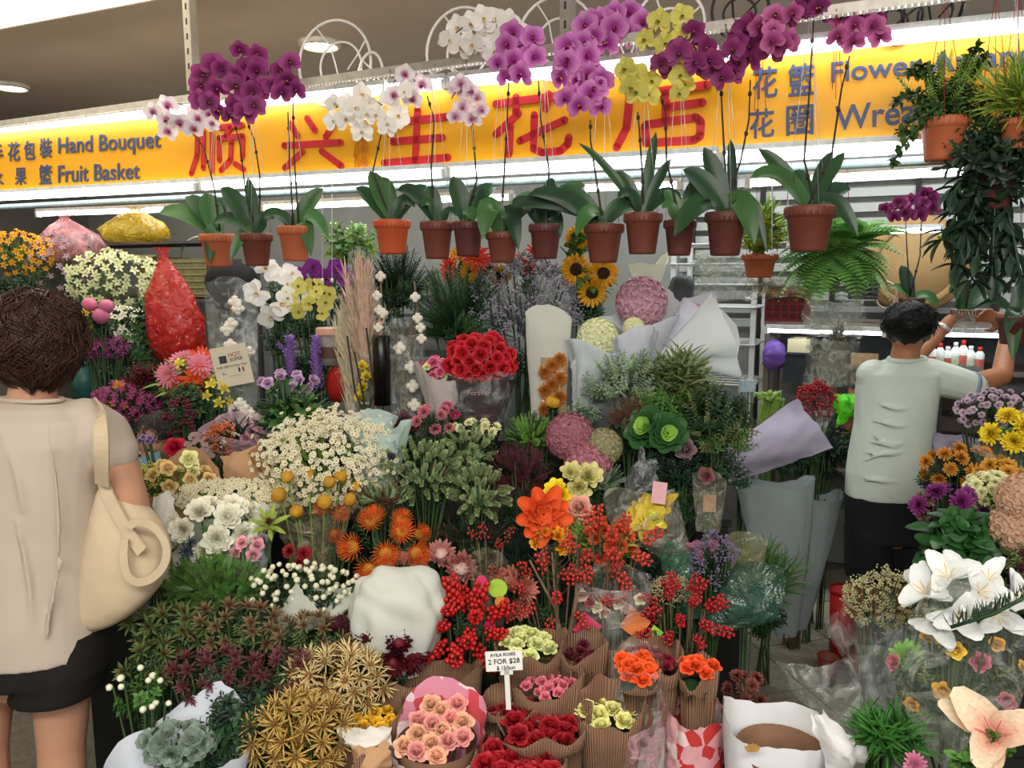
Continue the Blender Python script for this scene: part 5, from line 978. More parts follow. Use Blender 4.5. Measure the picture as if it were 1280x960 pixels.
sleeve('clear_bag', 'olive clear film sleeve right of the purple statice', 'plastic film', 932, 668, 730, 48, film('#8a8a6a', .5, .1), 396, peak=.2)
# film parcel with printed diamonds
t, b, H, Wd = sleeve('film_parcel', 'crumpled clear parcel with pink, orange and green printed shapes', 'wrapped flowers', 765, 712, 812, 92, film('#c9c4c0', .22, .08), 446, peak=.1, dep=.5)
for x, y, c, z in ((734, 785, '#c01c52', 26), (794, 780, '#c86a24', 28), (819, 792, '#8ac03a', 15)): ob('printed_shape', G().add(box(z / 450, .003, z / 450), 0, Ry(rad(38))), mat(c, .4, .1), t, T(P(x, y, 456)) @ Rx(-.3), smooth=False, world=True)
for k in range(9): p = P(728 + 9 * k, 745 + (k * 7) % 26, 446); ob('bloom', fm('mixb', f_rose, R(['#d8b0a0', '#8f1c28', '#d8d2b0'][k % 3])), None, t, T(p) @ aim(tocam(p)) @ Sc(.022), world=True)
t, b, H, Wd = sleeve('film_parcel', 'clear film sleeve with lime and pink shapes right of the king protea', 'wrapped flowers', 612, 690, 800, 46, film('#a89c86', .2, .1), 446, peak=.15, dep=.5)
for x, y, c, z in ((602, 726, '#d0406a', 14), (622, 735, '#a3cc46', 24), (626, 752, '#d08a3a', 15), (612, 782, '#c02a60', 14), (553, 782, '#c84a70', 12)): ob('printed_shape', G().add(lathe([(.0001, 0), (z / 900, 0), (z / 900, .003), (.0001, .003)], 12), 0, Rx(pi / 2)), mat(c, .4, .1), t, T(P(x, y, 462)), smooth=False, world=True)
B('dark_leaf_bunch', 'dark sprigs in the gap above the king protea', 'foliage', 590, 668, 90, 40, fol=[('fine', GR['k'], 60, 26), ('twig', GR['r'], 20, 40)], s=396)
B('dark_leaf_bunch', 'dark sprigs in the gap behind the red berries', 'foliage', 650, 690, 60, 50, fol=[('fine', GR['k'], 60, 26)], s=402)
B('dark_leaf_bunch', 'dark leaves beneath the film parcel and amber tulips', 'foliage', 800, 720, 60, 60, fol=[('leafy', GR['k'], 60, 30)], s=410)
B('dark_leaf_bunch', 'dark leaves under the red rose bouquet sleeve', 'foliage', 470, 560, 60, 50, fol=[('leafy', GR['d'], 50, 26)], s=340)
# ------------------------------------------------ kraft rose bundles
def KB(label, cx, cy, w_, h_, drop, col=None, n=0, z=28, s=None, sink=.02, low=None, ph=0., lean=0, film_=None, fold=.1, nm='rose_bundle', colb=None, zb=None):
    s = s or 270 + (cy - 345) * .45; C = P(cx, cy, s); R_ = w_ / 2 / s; ry = min(1.1, max(.45, h_ / (w_ * .5))) * .95; bz = tz(C[0], C[1]) if zb is None else zb; H = drop / s; t = thing(nm, label, 'roses' if n else 'bouquet', (C[0], C[1], bz)); nt = 44
    def ring(z_, k, wob): 
        out = []
        for i in range(nt):
            a = 2 * pi * i / nt; e = (abs(cos(a)) ** 3.2 + abs(sin(a)) ** 3.2) ** (-1 / 3.2); f = 1 + wob * (sin(3 * a + ph) * .5 + .5 * sin(5 * a + 2 * ph) + .35 * sin(9 * a + ph)); out.append([C[0] + R_ * k * e * f * cos(a) + lean * (z_ - C[2]), C[1] + R_ * ry * k * e * f * sin(a), z_ + (.012 * sin(3 * a + ph * 2) + .018 * sin(a * 1 + 1.2) + .006 * sin(7 * a)) * (1 if z_ > C[2] - .01 else 0)])
        return out
    def skin(levels, mi_, name, close=False):
        V = sum([ring(*l) for l in levels], []); k = len(levels); F = [[j * nt + i, j * nt + (i + 1) % nt, (j + 1) * nt + (i + 1) % nt, (j + 1) * nt + i] for j in range(k - 1) for i in range(nt)]
        uv = np.array([(i / nt * R_ * 60, j * .5) for j in range(k) for i in range(nt)]); uv[:, 0] *= .6
        return ob(name, G().add((np.array(V), [np.array(F)])), mi_, t, world=True, uv=uv)
    top = C[2]; lo = max(bz + .01, top - H)
    skin([(lo, .74, fold * .4), (top - H * .6 if top - H * .6 > lo else lo + .01, .88, fold * .6), (top - H * .3, .95, fold), (top, 1.0, fold), (top + .002, .955, fold), (top - .08, .9, fold * .8), (top - .16, .8, fold * .5)], KRAFT, 'kraft_wrap')
    if lo > bz + .03: skin([(bz + .003, .5, 0), (bz + .06, .55, 0), (lo - .03, .7, fold * .3), (lo + .03, .78, fold * .4)], low or PAPER('#cfc8bc', .1), 'paper_sleeve')
    pr_ = PM.setdefault(('disc',), lathe([(.0001, 0), (.5, .0), (1, -.1)], 20)); ob('leaf_bed', G().add(pr_), GR['d'] if n else mat('#4a3524', .9), t, T(C - [0, 0, sink + .04]) @ Sc(R_ * .92, R_ * ry * .92, .1), world=True)
    if n:
        n = int(n * 1.45); ms = R(col); i = 0
        for k in range(n):
            rr = math.sqrt((k + .4) / n) * .8; a = k * 2.4 + ph; p = C + np.array([R_ * rr * cos(a), R_ * ry * rr * sin(a), -sink + random.uniform(-.012, .012)]); c_ = ms if not colb or k % 3 else R(colb)
            ob('rose', fm('rose' + (col if c_ is ms else colb), f_rose, c_), None, t, T(p) @ aim(np.array([0, -.25, 1]) + rng.normal(0, .15, 3), random.random() * 6) @ Sc(z / 2 / s * random.uniform(.9, 1.1)), world=True)
    return t, C, R_
KB('big kraft bundle with a dark opening left behind the pink floral wrap', 540, 842, 114, 30, 130, '#5a2222', 7, 24, sink=.07, ph=1., s=486)
KB('kraft bundle of cream-green roses behind the price tag', 662, 806, 86, 42, 60, '#d5dc96', 9, 28, sink=.0, ph=.5)
KB('kraft bundle of small dark roses behind the orange roses', 728, 806, 62, 30, 60, '#5a1a26', 6, 20, sink=.03, ph=2.)
KB('kraft bundle of pink roses right of the price tag', 684, 847, 86, 44, 80, '#d97886', 13, 20, sink=.015, ph=1.5, s=494)
KB('folded empty kraft bundle between pink and orange roses', 744, 834, 62, 34, 70, None, ph=3., fold=.16, s=490)
KB('kraft and white bundle with dark red roses behind the orange ones', 812, 818, 78, 52, 60, '#7e1a28', 9, 24, sink=.02, ph=4., s=484)
t, C, R_ = KB('orange roses in clear film standing left of the dark red ones', 796, 846, 54, 66, 30, '#ef5a22', 12, 30, sink=-.02, ph=.3, s=500, fold=.05)
wrap(t, C + [0, 0, .05], R_ * 1.15, film(dens=.2), Ln=.32, r0=.07, flap=.03, fold=.06)
t, C, R_ = KB('kraft bundle with vivid orange roses, rightmost of the rose bundles', 872, 838, 46, 60, 60, '#ee5426', 9, 26, sink=-.01, ph=2.4, s=500, fold=.14)
wrap(t, C - [0, 0, .1], R_ * 1.5, patfilm('#d9a0a6', '#c03a36', '#e8d0cc', 26), Ln=.18, r0=.07, flap=.02, fold=.1, name='floral_wrap')
t, C, R_ = KB('kraft bundle with pale yellow roses in pink floral film at centre right', 762, 884, 84, 46, 100, '#e2de90', 5, 34, sink=.02, ph=.9, s=512)
wrap(t, C + [.03, 0, -.02], R_ * 1.25, film('#d9a8b0', .35, .1), Ln=.3, r0=.09, flap=.05, fdir=20, fold=.06, name='clear_wrap')
KB('wide kraft bundle of deep red roses below the price tag', 680, 902, 112, 50, 48, '#94121e', 9, 36, sink=.02, ph=.2, s=522)
KB('kraft bundle of dull red roses hidden behind the price tag stake', 640, 876, 84, 30, 40, '#8a2028', 8, 24, sink=.03, ph=1.1, s=504)
KB('kraft bundle of crimson roses at the bottom edge', 648, 944, 116, 60, 90, '#a01420', 9, 40, sink=.02, ph=2.2, s=545)
KB('kraft bundle of yellow roses left of the pink floral wrap', 467, 892, 74, 36, 50, '#e3b32a', 8, 24, sink=.025, ph=.7, s=508)
KB('empty kraft bundle with curled rim at the bottom edge beside the gold thistles', 430, 945, 60, 50, 60, None, ph=1.9, s=545, fold=.05)
sheet('wrapping_paper', 'white paper flap folded under the yellow rose bundle', 'paper', [(418, 912, 0), (488, 906, 0), (492, 934, 4), (430, 930, 4)], 532, PAPER('#e4e0d6', .1))
sheet('wrapping_paper', 'kraft and white folded paper at the bottom edge left of the floral wrap', 'paper', [(440, 930, 4), (486, 926, 4), (492, 965, 8), (440, 965, 8)], 540, KRAFT2)
# pink roses in floral wrap
s_ = 528; C = P(546, 915, s_); t = thing('rose_bouquet', 'pink and cream roses in a big pink floral-print plastic wrap', 'roses', (C[0], C[1] + .02, tz(C[0], C[1])))
for k in range(15):
    rr = math.sqrt((k + .4) / 15); a = k * 2.4; p = C + np.array([.075 * rr * cos(a) + .03 * rr * sin(a), .07 * rr * sin(a), .04 * rr * sin(a)]); ob('rose', fm('rose_p', f_rose, R('#e29a94' if k % 2 else '#e6b08e', .1)), None, t, T(p) @ aim(tocam(p) * .6 + [0, 0, .5], random.random() * 6) @ Sc(17 / s_), world=True)
ob('kraft_wrap', G().add(lathe([(.05, -.28), (.085, -.1), (.095, 0)], 28)), KRAFT, t, T(C - [0, 0, .02]), world=True)
fm_ = patfilm('#dc8fa6', '#cf5058', '#ecd6da', 26)
wrap(t, C + [0, 0, -.01], .118, fm_, Ln=.28, r0=.06, flap=.1, fdir=75, fold=.07, lower=.3, name='floral_wrap', sharp=1.3, ry=.85)
stems(t, C, [C + rng.normal(0, .02, 3) for _ in range(8)], STEM)
# price tag
q = P(632, 868, 522); t = thing('price_tag', 'white plastic price stake with handwritten lettering among the rose bundles', 'sign', P(633, 888, 522)); M = T(P(630, 826, 522)) @ Ry(rad(-3)) @ Rx(-.08)
ob('board', G().add(box(.088, .003, .048)), mat('#e9e8e2', .4, .03), t, M, smooth=False, world=True); ob('stake', G().add(box(.012, .003, .1), 0, T(.005, 0, -.07)).add(box(.03, .003, .012), 0, T(.005, 0, -.028)), mat('#e2e1db', .4, .03), t, M, smooth=False, world=True)
for body, dx, dz, sz in (('AVILA ROSES', -.002, .0125, .0105), ('2 FOR $28', .0, -.006, .017), ('$ 15/bun', .004, -.0205, .0125)):
    me = text_mesh(body, sz, .0004, .0002, 'CENTER'); fit(me, mat('#1c1b1a', .6)); ob('lettering', me, None, t, M @ T(dx, -.002, dz) @ Rx(pi / 2) @ Rz(rad(1.5)), world=True, smooth=False)
# white cone bottom right of centre
s_ = 530; C = P(972, 905, s_); t = thing('wrapped_bouquet', 'large white paper cone at the bottom edge beside the tiled floor', 'bouquet', (C[0] - .02, C[1], .0)); wrap(t, C, .13, PAPER('#e9eaec', .1), r0=.06, flap=.03, fdir=160, fold=.04, ry=.8, lower=.1, seed=2.); ob('kraft_liner', G().add(lathe([(.05, -.3), (.1, -.02), (.105, 0)], 30)), KRAFT, t, T(C + [.005, -.02, -.05]), world=True)
lg = G(); q = P(940, 940, s_ + 34)
for k in range(5): lg.add(petal(.022, .012, .1, 0, .8), 0, T(q) @ Rx(pi / 2) @ Rz(-.9 + k * .45))
ob('leaf_print', lg, mat('#c89a5a', .4, .1, metal=.3), t, world=True)
sheet('wrapping_paper', 'white paper fold spilling to the right at the bottom edge', 'paper', [(1012, 896, 0), (1030, 890, 0), (1092, 948, 6), (1040, 975, 8)], 556, PAPER('#e6e4e4', .1))
B('dried_flower_bunch', 'withered brown and pink blooms beside the lowest step at the aisle', 'flowers', 932, 866, 40, 40, [('bloom', f_mum, R('#7a4038', .3), 7, 20)], s=455, fol=[('leafy', GR['r'], 26, 26)], zb=.0)
# ------------------------------------------------ grey wrapped bundles by the man, lilac sheet
def stdwrap(lab, mouth, foot, wpx, s, col, foot_s=None, fl=()):
    A = P(*mouth, s); Z = P(*foot, foot_s or s); Z[2] = max(.0, Z[2]); t = thing('wrapped_foliage', lab, 'bouquet', (Z[0], Z[1], 0)); wrap(t, A, wpx / 2 / s, PAPER(col, .05), Ln=np.linalg.norm(A - np.array([Z[0], Z[1], 0])) - .1, r0=.05, flap=.03, fdir=10, fold=.06, ry=.45, p=.8, lower=0)
    g = G(); [g.add(tube([A * .3 + Z * .7 + rng.normal(0, .015, 3), Z + [random.uniform(-.03, .03), random.uniform(-.02, .02), .004]], .005, 5)) for _ in range(12)]; ob('stems', g, BSTEM, t, world=True); return t, A
t, A = stdwrap('grey paper-wrapped bundle standing on the tiles, left of the pair', (968, 606), (985, 806), 96, 262, '#9aa6a6')
t, A = stdwrap('grey paper-wrapped bundle standing on the tiles beside the man', (1016, 622), (992, 812), 72, 256, '#929e9f')
sheet('wrapping_paper', 'lilac-grey stiff paper sheet sticking up left of the man', 'paper', [(996, 498, 0), (1042, 560, 0), (912, 604, 8), (903, 566, 8)], 272, PAPER('#aaa3b8', .1), n=12, bulge=.08)
sheet('wrapping_paper', 'dark lilac folded paper edge behind the oval leaves', 'paper', [(890, 566, 0), (952, 540, 0), (950, 560, 2), (896, 580, 2)], 268, PAPER('#7d778c', .05), bulge=.02)
B('eucalyptus_bunch', 'dark slender eucalyptus branches behind the grey bundles', 'foliage', 1020, 568, 90, 90, fol=[('euca', GR['k'], 40, 60), ('euca', GR['d'], 20, 60), ('twig', GR['tan'], 10, 60)], s=246, zb=0)
B('eucalyptus_bunch', 'single dark leafy spray lying over the lilac sheet', 'foliage', 985, 572, 70, 20, fol=[('euca', GR['d'], 12, 50)], s=266, zb=0, nst=False)
B('pine_bunch', 'bright green needle foliage bunch standing on the tiles by the grey bundles', 'foliage', 958, 728, 66, 70, fol=[('pine', GR['g'], 46, 50), ('grass', GR['g'], 20, 50)], s=285, zb=0)
# ------------------------------------------------ right front cluster
def bz(x): return x
B('limonium_bunch', 'cream wax-flower sprays in clear film in front of the man', 'bouquet', 1112, 752, 96, 60, [('bloom', f_cluster, (pm('#cbc592'), GR['tan']), 110, 13)], s=470, stuff=True, fol=[('fine', GR['o'], 50, 22)], zb=0, wr=dict(m=film(dens=.22), R=.14, Ln=.24, flap=.03, r0=.05, dz=-.08))
B('white_lily_bouquet', 'white lilies with yellow hearts in film at right', 'bouquet', 1206, 752, 92, 60, [('lily', f_lily, (pm('#eff2f0', .05), YC), 10, 62)], s=560, face=.5, fol=[('leafy', GR['g'], 16, 30)], zb=.45)
B('peach_bloom', 'peach and yellow blooms under the white lilies', 'flowers', 1196, 800, 26, 40, [ROSE('#e0bc4a', 4, 30)], s=566, zb=.45)
B('lily_bouquet', 'peach-pink open lily at the bottom right corner', 'flowers', 1242, 922, 30, 14, [('lily', f_lily, (gm('#e8a08c', '#f4dcbc'), pm('#d9707a')), 1, 116)], s=690, face=.5, zb=0, fol=[('broad', GR['g'], 12, 50)])
wrapcone('film_sleeve', 'very large clear film sleeve at the right edge over dark foliage', 'wrapped flowers', (1195, 820), (1225, 1010), 190, 600, film('#c9cdc2', .2, .12), fl=[], flap=.14, fdir=60, fold=.05, ry=.6, s2=560)
wrapcone('film_sleeve', 'crumpled clear film bag hanging over the tiled aisle', 'wrapped flowers', (1040, 850), (1100, 930), 96, 520, film('#d4dad6', .2, .06), fl=[], flap=.1, fdir=150, fold=.2, ry=.6)
wrapcone('film_sleeve', 'clear film bag just below the cream wax-flowers', 'wrapped flowers', (1108, 800), (1112, 905), 80, 500, film('#d4dad6', .2, .08), fl=[], flap=.05, fdir=100, fold=.15, ry=.6)
B('leafy_bunch', 'dark mixed foliage seen through the large film sleeve at right', 'foliage', 1195, 845, 150, 100, [('pink_bloom', f_rose, R('#c4707e'), 4, 30), ('yellow_bloom', f_rose, R('#d8a83c'), 5, 26)], s=530, fol=[('leafy', GR['d'], 90, 36), ('leafy', GR['o'], 50, 34)], zb=.45)
B('chrysanthemum_bunch', 'green spider chrysanthemum leaves at the bottom beside the film bags', 'foliage', 1108, 922, 76, 50, fol=[('blade', mat('#3f7a2f', .5, .2, 25, trans=.15), 40, 50), ('broad', GR['g'], 14, 30)], s=560, zb=0)
B('green_bloom', 'bright green round bloom in the clear film bag', 'flowers', 1134, 822, 6, 6, [('bloom', f_mum, R('#7fbf3e'), 1, 42)], s=512, jit=0, zb=.45)
B('pink_carnation', 'small pink carnation at the very bottom edge', 'flowers', 1144, 955, 4, 4, [('carnation', f_mum, R('#dd8aa8'), 1, 34)], s=600, jit=0, zb=0)
B('green_leaf_hoops', 'curled green leaf loops at the bottom right corner', 'foliage', 1215, 955, 40, 20, fol=[('broad', GR['g'], 10, 60)], s=700, zb=0)
q = [P(1290, 742, 640), P(1240, 768, 620), P(1188, 784, 610)]; t = thing('pine_twig', 'dark pine twig reaching in from the right edge over the white lilies', 'branch', q[0]); g = G(); g.add(tube(q, .004, 5)); V = [T(q[0] + (q[1] - q[0]) * u if u < 1 else q[1] + (q[2] - q[1]) * (u - 1)) @ aim((random.gauss(0, 1), random.gauss(0, 1), random.gauss(.3, 1)) - (q[0] - q[2]) * 2) @ Sc(.035) for u in np.linspace(0, 2, 110)]; g.many(NEED, V); ob('needles', g, GR['d'], t, world=True); g = G(); g.add(tube([q[0], q[0] + [.12, .1, -.5], [q[0][0] + .1, q[0][1] + .12, .452]], .004, 5)); ob('branch', g, BSTEM, t, world=True)
MUM = lambda c, n, z: ('chrysanthemum', f_mum, R(c, .15), n, z)
B('chrysanthemum_bunch', 'purple chrysanthemums over broad green leaves at right', 'flowers', 1186, 640, 64, 50, [MUM('#7c2c6c', 9, 30)], s=392, zb=.55)
B('chrysanthemum_bunch', 'bronze-orange chrysanthemums right of the shorts of the man', 'flowers', 1200, 585, 84, 44, [MUM('#c98a34', 14, 22)], s=360, fol=[('leafy', GR['d'], 50, 26)], zb=.55)
B('chrysanthemum_bunch', 'larger amber chrysanthemums nearer the right edge', 'flowers', 1250, 596, 44, 30, [MUM('#cf9a3a', 9, 24)], s=380, zb=.55)
B('chrysanthemum_bunch', 'cream-white button chrysanthemums at right', 'flowers', 1240, 615, 52, 40, [MUM('#dfe0ae', 34, 16)], s=392, fol=[('leafy', GR['g'], 26, 24)], zb=.55)
B('broad_leaf_bunch', 'large glossy green leaves below the purple chrysanthemums', 'foliage', 1210, 690, 96, 70, fol=[('broad', mat('#2f5f2c', .4, .2, 15, trans=.1), 40, 110)], s=410, zb=.55)
B('wilted_bloom', 'brown-pink wilted bloom left of the purple chrysanthemums', 'flowers', 1155, 632, 14, 28, [MUM('#8a665c', 3, 20)], s=386, zb=.55)
B('hydrangea_bloom', 'peach hydrangea cluster cut by the right edge', 'flowers', 1270, 640, 26, 60, [HY('#d3ab8e', 56, 2)], s=420, zb=.55)
B('dark_red_foliage', 'dark red foliage cut by the right edge under the peach hydrangea', 'foliage', 1276, 708, 30, 50, fol=[('fine', GR['m'], 50, 26), ('leafy', GR['o'], 20, 30)], s=450, zb=.55)
B('daisy_bunch', 'lilac and white button daisies at right under the shelf', 'flowers', 1245, 515, 88, 44, [('daisy', f_mum, R('#c3aebe', .12), 62, 10)], s=335, fol=[('fine', GR['d'], 70, 26)], zb=.55, jit=.1)
B('wrapped_bouquet', 'yellow chrysanthemums in pale film at the right edge', 'bouquet', 1272, 545, 50, 50, [MUM('#eecb2a', 7, 34)], s=370, wr=dict(m=film('#d8dcd0', .35), R=.13, Ln=.28, flap=.05, r0=.04, dz=-.04), zb=.55, fol=[('leafy', GR['g'], 10, 34)])
B('fine_leaf_bunch', 'dark foliage filling the space below the bronze chrysanthemums', 'foliage', 1185, 610, 70, 50, fol=[('leafy', GR['k'], 60, 30)], s=352, zb=.55)
B('dark_leaf_bunch', 'dark leaves in front of the broad leaves, at the lily bouquet', 'foliage', 1240, 760, 90, 60, fol=[('broad', GR['k'], 30, 44), ('leafy', GR['d'], 40, 34)], s=470, zb=.55)
# ------------------------------------------------ people
def PY(px, py, Y):
    r = FW + RT * ((px - 640) / FPX) + UP * ((480 - py) / FPX); return CP + r * (Y / r[1])
SKIN = mat('#c08e72', .5, .05, 10, name='skin'); SKIN2 = mat('#a9714f', .5, .05, 10, name='skin')
def loft(rows, Y, se=2.3, nt=36, fold=0, ph=0, cap=True):      # rows: (cx, cy, halfwidth px, depth half m, dy)
    V = []
    for r in rows:
        cx, cy, hw, dp = r[:4]; dy = r[4] if len(r) > 4 else 0; c = PY(cx, cy, Y + dy); e = PY(cx + hw, cy, Y + dy); hw_ = e[0] - c[0]
        for i in range(nt):
            a = 2 * pi * i / nt; f = (abs(cos(a)) ** se + abs(sin(a)) ** se) ** (-1 / se) * (1 + fold * (sin(6 * a + ph + c[2] * 16) * .5 + .5 * sin(10 * a - c[2] * 24 + ph)))
            V.append(c + [hw_ * f * cos(a), dp * f * sin(a), 0])
    k = len(rows); F = [np.array([[j * nt + i, j * nt + (i + 1) % nt, (j + 1) * nt + (i + 1) % nt, (j + 1) * nt + i] for j in range(k - 1) for i in range(nt)])]
    if cap: F.append(np.array([list(range(nt))[::-1], [(k - 1) * nt + i for i in range(nt)]]))
    return np.array(V), F
def smoothed(name, g, m, root, vox=.008, it=4, label=None):
    o = ob(name, g, m, root, world=True, label=label); r = o.modifiers.new('join', 'REMESH'); r.mode = 'VOXEL'; r.voxel_size = vox; r.use_smooth_shade = True
    s = o.modifiers.new('soft', 'SMOOTH'); s.factor = .5; s.iterations = it; return o
def limb(g, pts, Y):                                    # pts: (px, py, r, dy)
    q = [PY(p[0], p[1], Y + (p[3] if len(p) > 3 else 0)) for p in pts]; qs = []; rs = []
    for i in range(len(q) - 1):
        for u in (0, .25, .5, .75): qs.append(q[i] * (1 - u) + q[i + 1] * u); rs.append(pts[i][2] * (1 - u) + pts[i + 1][2] * u)
    qs.append(q[-1]); rs.append(pts[-1][2]); g.add(tube(qs, rs, 14)); g.add(sph(12, 8), 0, T(qs[-1]) @ Sc(rs[-1])); g.add(sph(12, 8), 0, T(qs[0]) @ Sc(rs[0])); return q
def hand(g, w, d, up, side=1, curl=.8, sz=1.):          # palm from wrist w along d; fingers bend towards up
    d = np.array(d, float); d /= np.linalg.norm(d); up = np.array(up, float); x = np.cross(d, up); x /= np.linalg.norm(x); n = np.cross(x, d)
    M = I4.copy(); M[:3, 0] = x; M[:3, 1] = d; M[:3, 2] = n; V, F = sph(12, 8); g.add((V * [.04 * sz, .05 * sz, .018 * sz], F), 0, T(np.array(w) + d * .045 * sz) @ M)
    for k, (o, l) in enumerate(((-.03, .07), (-.01, .08), (.01, .075), (.03, .058))):
        p = np.array(w) + d * .085 * sz + x * o * sz; pts = [p]; a = 0
        for j in range(3): a += curl * .5; p = p + (d * cos(a) + n * sin(a)) * l * sz / 3; pts.append(p)
        g.add(tube(pts, [.0095 * sz, .009 * sz, .0085 * sz, .007 * sz], 8))
    p = np.array(w) + d * .03 * sz - x * side * .035 * sz; g.add(tube([p, p - x * side * .025 * sz + d * .02 * sz + n * .01, p - x * side * .03 * sz + d * .05 * sz + n * .025], [.013 * sz, .011 * sz, .008 * sz], 8))
def head(g, c, R_, look, roll=0):                       # skull, jaw, nose, ears; look = facing direction
    look = np.array(look, float); look /= np.linalg.norm(look); x = np.cross(look, ZZ); x /= np.linalg.norm(x); u = np.cross(x, look); M = I4.copy(); M[:3, 0] = x; M[:3, 1] = look; M[:3, 2] = u; A = T(c) @ M @ Sc(R_ / .1)
    g.add(sph(20, 14), 0, A @ Sc(.078, .095, .1) @ T(0, 0, .1)); g.add(sph(16, 10), 0, A @ T(0, .025, -.045) @ Sc(.058, .065, .065)); g.add(sph(8, 6), 0, A @ T(0, .098, -.015) @ Sc(.013, .02, .024)); g.add(sph(8, 6), 0, A @ T(0, .085, -.055) @ Sc(.026, .012, .008)); g.add(sph(8, 6), 0, A @ T(0, .075, -.09) @ Sc(.026, .018, .018))
    for sg in (-1, 1): g.add(sph(8, 6), 0, A @ T(sg * .077, -.005, -.012) @ Rz(sg * .4) @ Sc(.009, .02, .03)); g.add(sph(8, 6), 0, A @ T(sg * .034, .072, .018) @ Sc(.024, .02, .009))
    return A
def face(root, A):
    for sg in (-1, 1): ob('eye', G().add(sph(12, 8)), mat('#e8e4dc', .2, .02), root, A @ T(sg * .031, .083, .0) @ Sc(.0115), world=True); ob('iris', G().add(sph(8, 6)), mat('#23180f', .2), root, A @ T(sg * .031, .0925, .0) @ Sc(.0052, .003, .0052), world=True); ob('eyebrow', G().add(sph(8, 5)), mat('#1c1512', .9), root, A @ T(sg * .032, .092, .026) @ Sc(.018, .004, .004), world=True)
    ob('lips', G().add(sph(10, 6)), mat('#a1574a', .5, .05), root, A @ T(0, .099, -.052) @ Sc(.022, .006, .008), world=True)
def hair(root, A, m, sx, sy, sz, cz, cy, strands, sl, sw=.0022, wav=.1, low=-.7):
    g = G(); V, F = sph(28, 18); an = np.arctan2(V[:, 1], V[:, 0]); V = V * (1 + .04 * np.sin(7 * an + 5 * V[:, 2]) + .04 * np.sin(4 * an - 9 * V[:, 2]))[:, None]; B_ = A @ T(0, cy, cz) @ Sc(sx, sy, sz); g.add((V, F), 0, B_ @ Sc(.95)); ob('hair', g, m, root, world=True)
    h = G()
    for i in range(strands):
        z = random.uniform(low, 1); a = random.uniform(0, 2 * pi); pts = []; w_ = random.gauss(0, wav)
        for k in range(5):
            zz = z - k * sl / 5 ; zz = max(-.98, min(.995, zz)); aa = a + w_ * k + .12 * sin(k * 1.8 + i); r = math.sqrt(1 - zz * zz); rr_ = 1 + .04 * sin(7 * aa + 5 * zz) + .04 * sin(4 * aa - 9 * zz) + .012 * k * (1 if i % 5 else 3); pts.append((B_ @ np.array([r * cos(aa) * rr_, r * sin(aa) * rr_, zz * rr_, 1]))[:3])
        h.add(tube(pts, [sw, sw, sw, sw * .8, sw * .3], 3, False))
    ob('hair_strands', h, m, root, world=True, kind='stuff')
def folds(g, L_, Y, cx, hw, dp, rad_, slope):            # raised cloth folds that are merged into the garment
    for (x0, y0, x1, y1, sg) in L_:
        pts = []; us = np.linspace(0, 1, 13)
        for u in us: x = x0 + (x1 - x0) * u + (sg * sin(pi * u) if abs(x1 - x0) < abs(y1 - y0) else 0); y = y0 + (y1 - y0) * u + (sg * sin(pi * u) if abs(x1 - x0) >= abs(y1 - y0) else 0); c = min(.99, abs(x - (cx - (y - 530) * slope)) / hw); pts.append(PY(x, y, Y - dp * (1 - c ** 2.3) ** (1 / 2.3)))
        g.add(tube(pts, [.002 + rad_ * sin(pi * u) for u in us], 8))
# --- woman
Yw = 1.92; b = PY(30, 700, Yw); wo = thing('person', 'person with short brown hair in a beige tee and black shorts, seen from behind', 'person', (b[0], Yw, 0)); g = G()
A = head(g, PY(47, 422, Yw - .0), .098, (-.25, 1, -.12)); limb(g, [(46, 455, .052, 0), (40, 500, .055, 0), (38, 520, .07, 0)], Yw)
g.add(loft([(36, 512, 60, .07), (34, 530, 84, .09), (32, 570, 86, .1), (30, 640, 78, .1), (30, 700, 74, .1), (30, 780, 88, .12), (30, 830, 90, .12), (30, 860, 40, .08)], Yw))
limb(g, [(116, 540, .05), (148, 588, .052), (165, 636, .044), (150, 640, .036, .14), (120, 640, .026, .24)], Yw); hand(g, PY(118, 640, Yw + .25), (-.6, 1, 0), (0, 0, -1))
limb(g, [(-48, 540, .05), (-74, 600, .05), (-84, 650, .044), (-60, 660, .036, .14), (-30, 655, .026, .24)], Yw); hand(g, PY(-28, 655, Yw + .25), (.6, 1, 0), (0, 0, -1), -1)
zf = lambda x, z, dy=0: (x, z, dy)
for sg, cx in ((1, 77), (-1, -20)):
    k = PY(cx, 935, Yw); q = [PY(cx - sg * 5, 830, Yw), PY(cx, 880, Yw), k, k + [0, -.012, -.14], k + [0, 0, -.36], [k[0], Yw, .05]]; g.add(tube(q, [.085, .068, .058, .06, .038, .036], 16)); g.add(sph(12, 8), 0, T(k[0], Yw + .07, .035) @ Sc(.042, .13, .035))
smoothed('body', g, SKIN, wo, .008); face(wo, A)
hair(wo, A, mat('#3a2218', .45, .35, 25, name='hair'), .106, .112, .12, .0, -.012, 2600, .7, .0022, .16, -.95)
g = G(); TEE = mat('#bdaf9f', .85, .05, 6, .3, name='cotton')
g.add(loft([(39, 500, 40, .06), (37, 506, 62, .085), (35, 522, 92, .115), (32, 550, 98, .13), (31, 600, 94, .13), (30, 660, 92, .13), (28, 720, 94, .14), (26, 770, 100, .15), (24, 808, 106, .155)], Yw, fold=.012))
for sg in (1, -1): limb(g, [(36 + sg * 70, 530, .066), (36 + sg * 92, 545, .07), (36 + sg * 106, 564, .06)], Yw)
folds(g, [(60, 530, 70, 760, 8), (-10, 560, 10, 790, -10), (20, 650, 40, 800, 6), (0, 540, 28, 640, 6), (80, 700, 60, 800, -6)], Yw, 33, 96, .13, .004, 0)
smoothed('shirt', g, TEE, wo, .0065, 3)
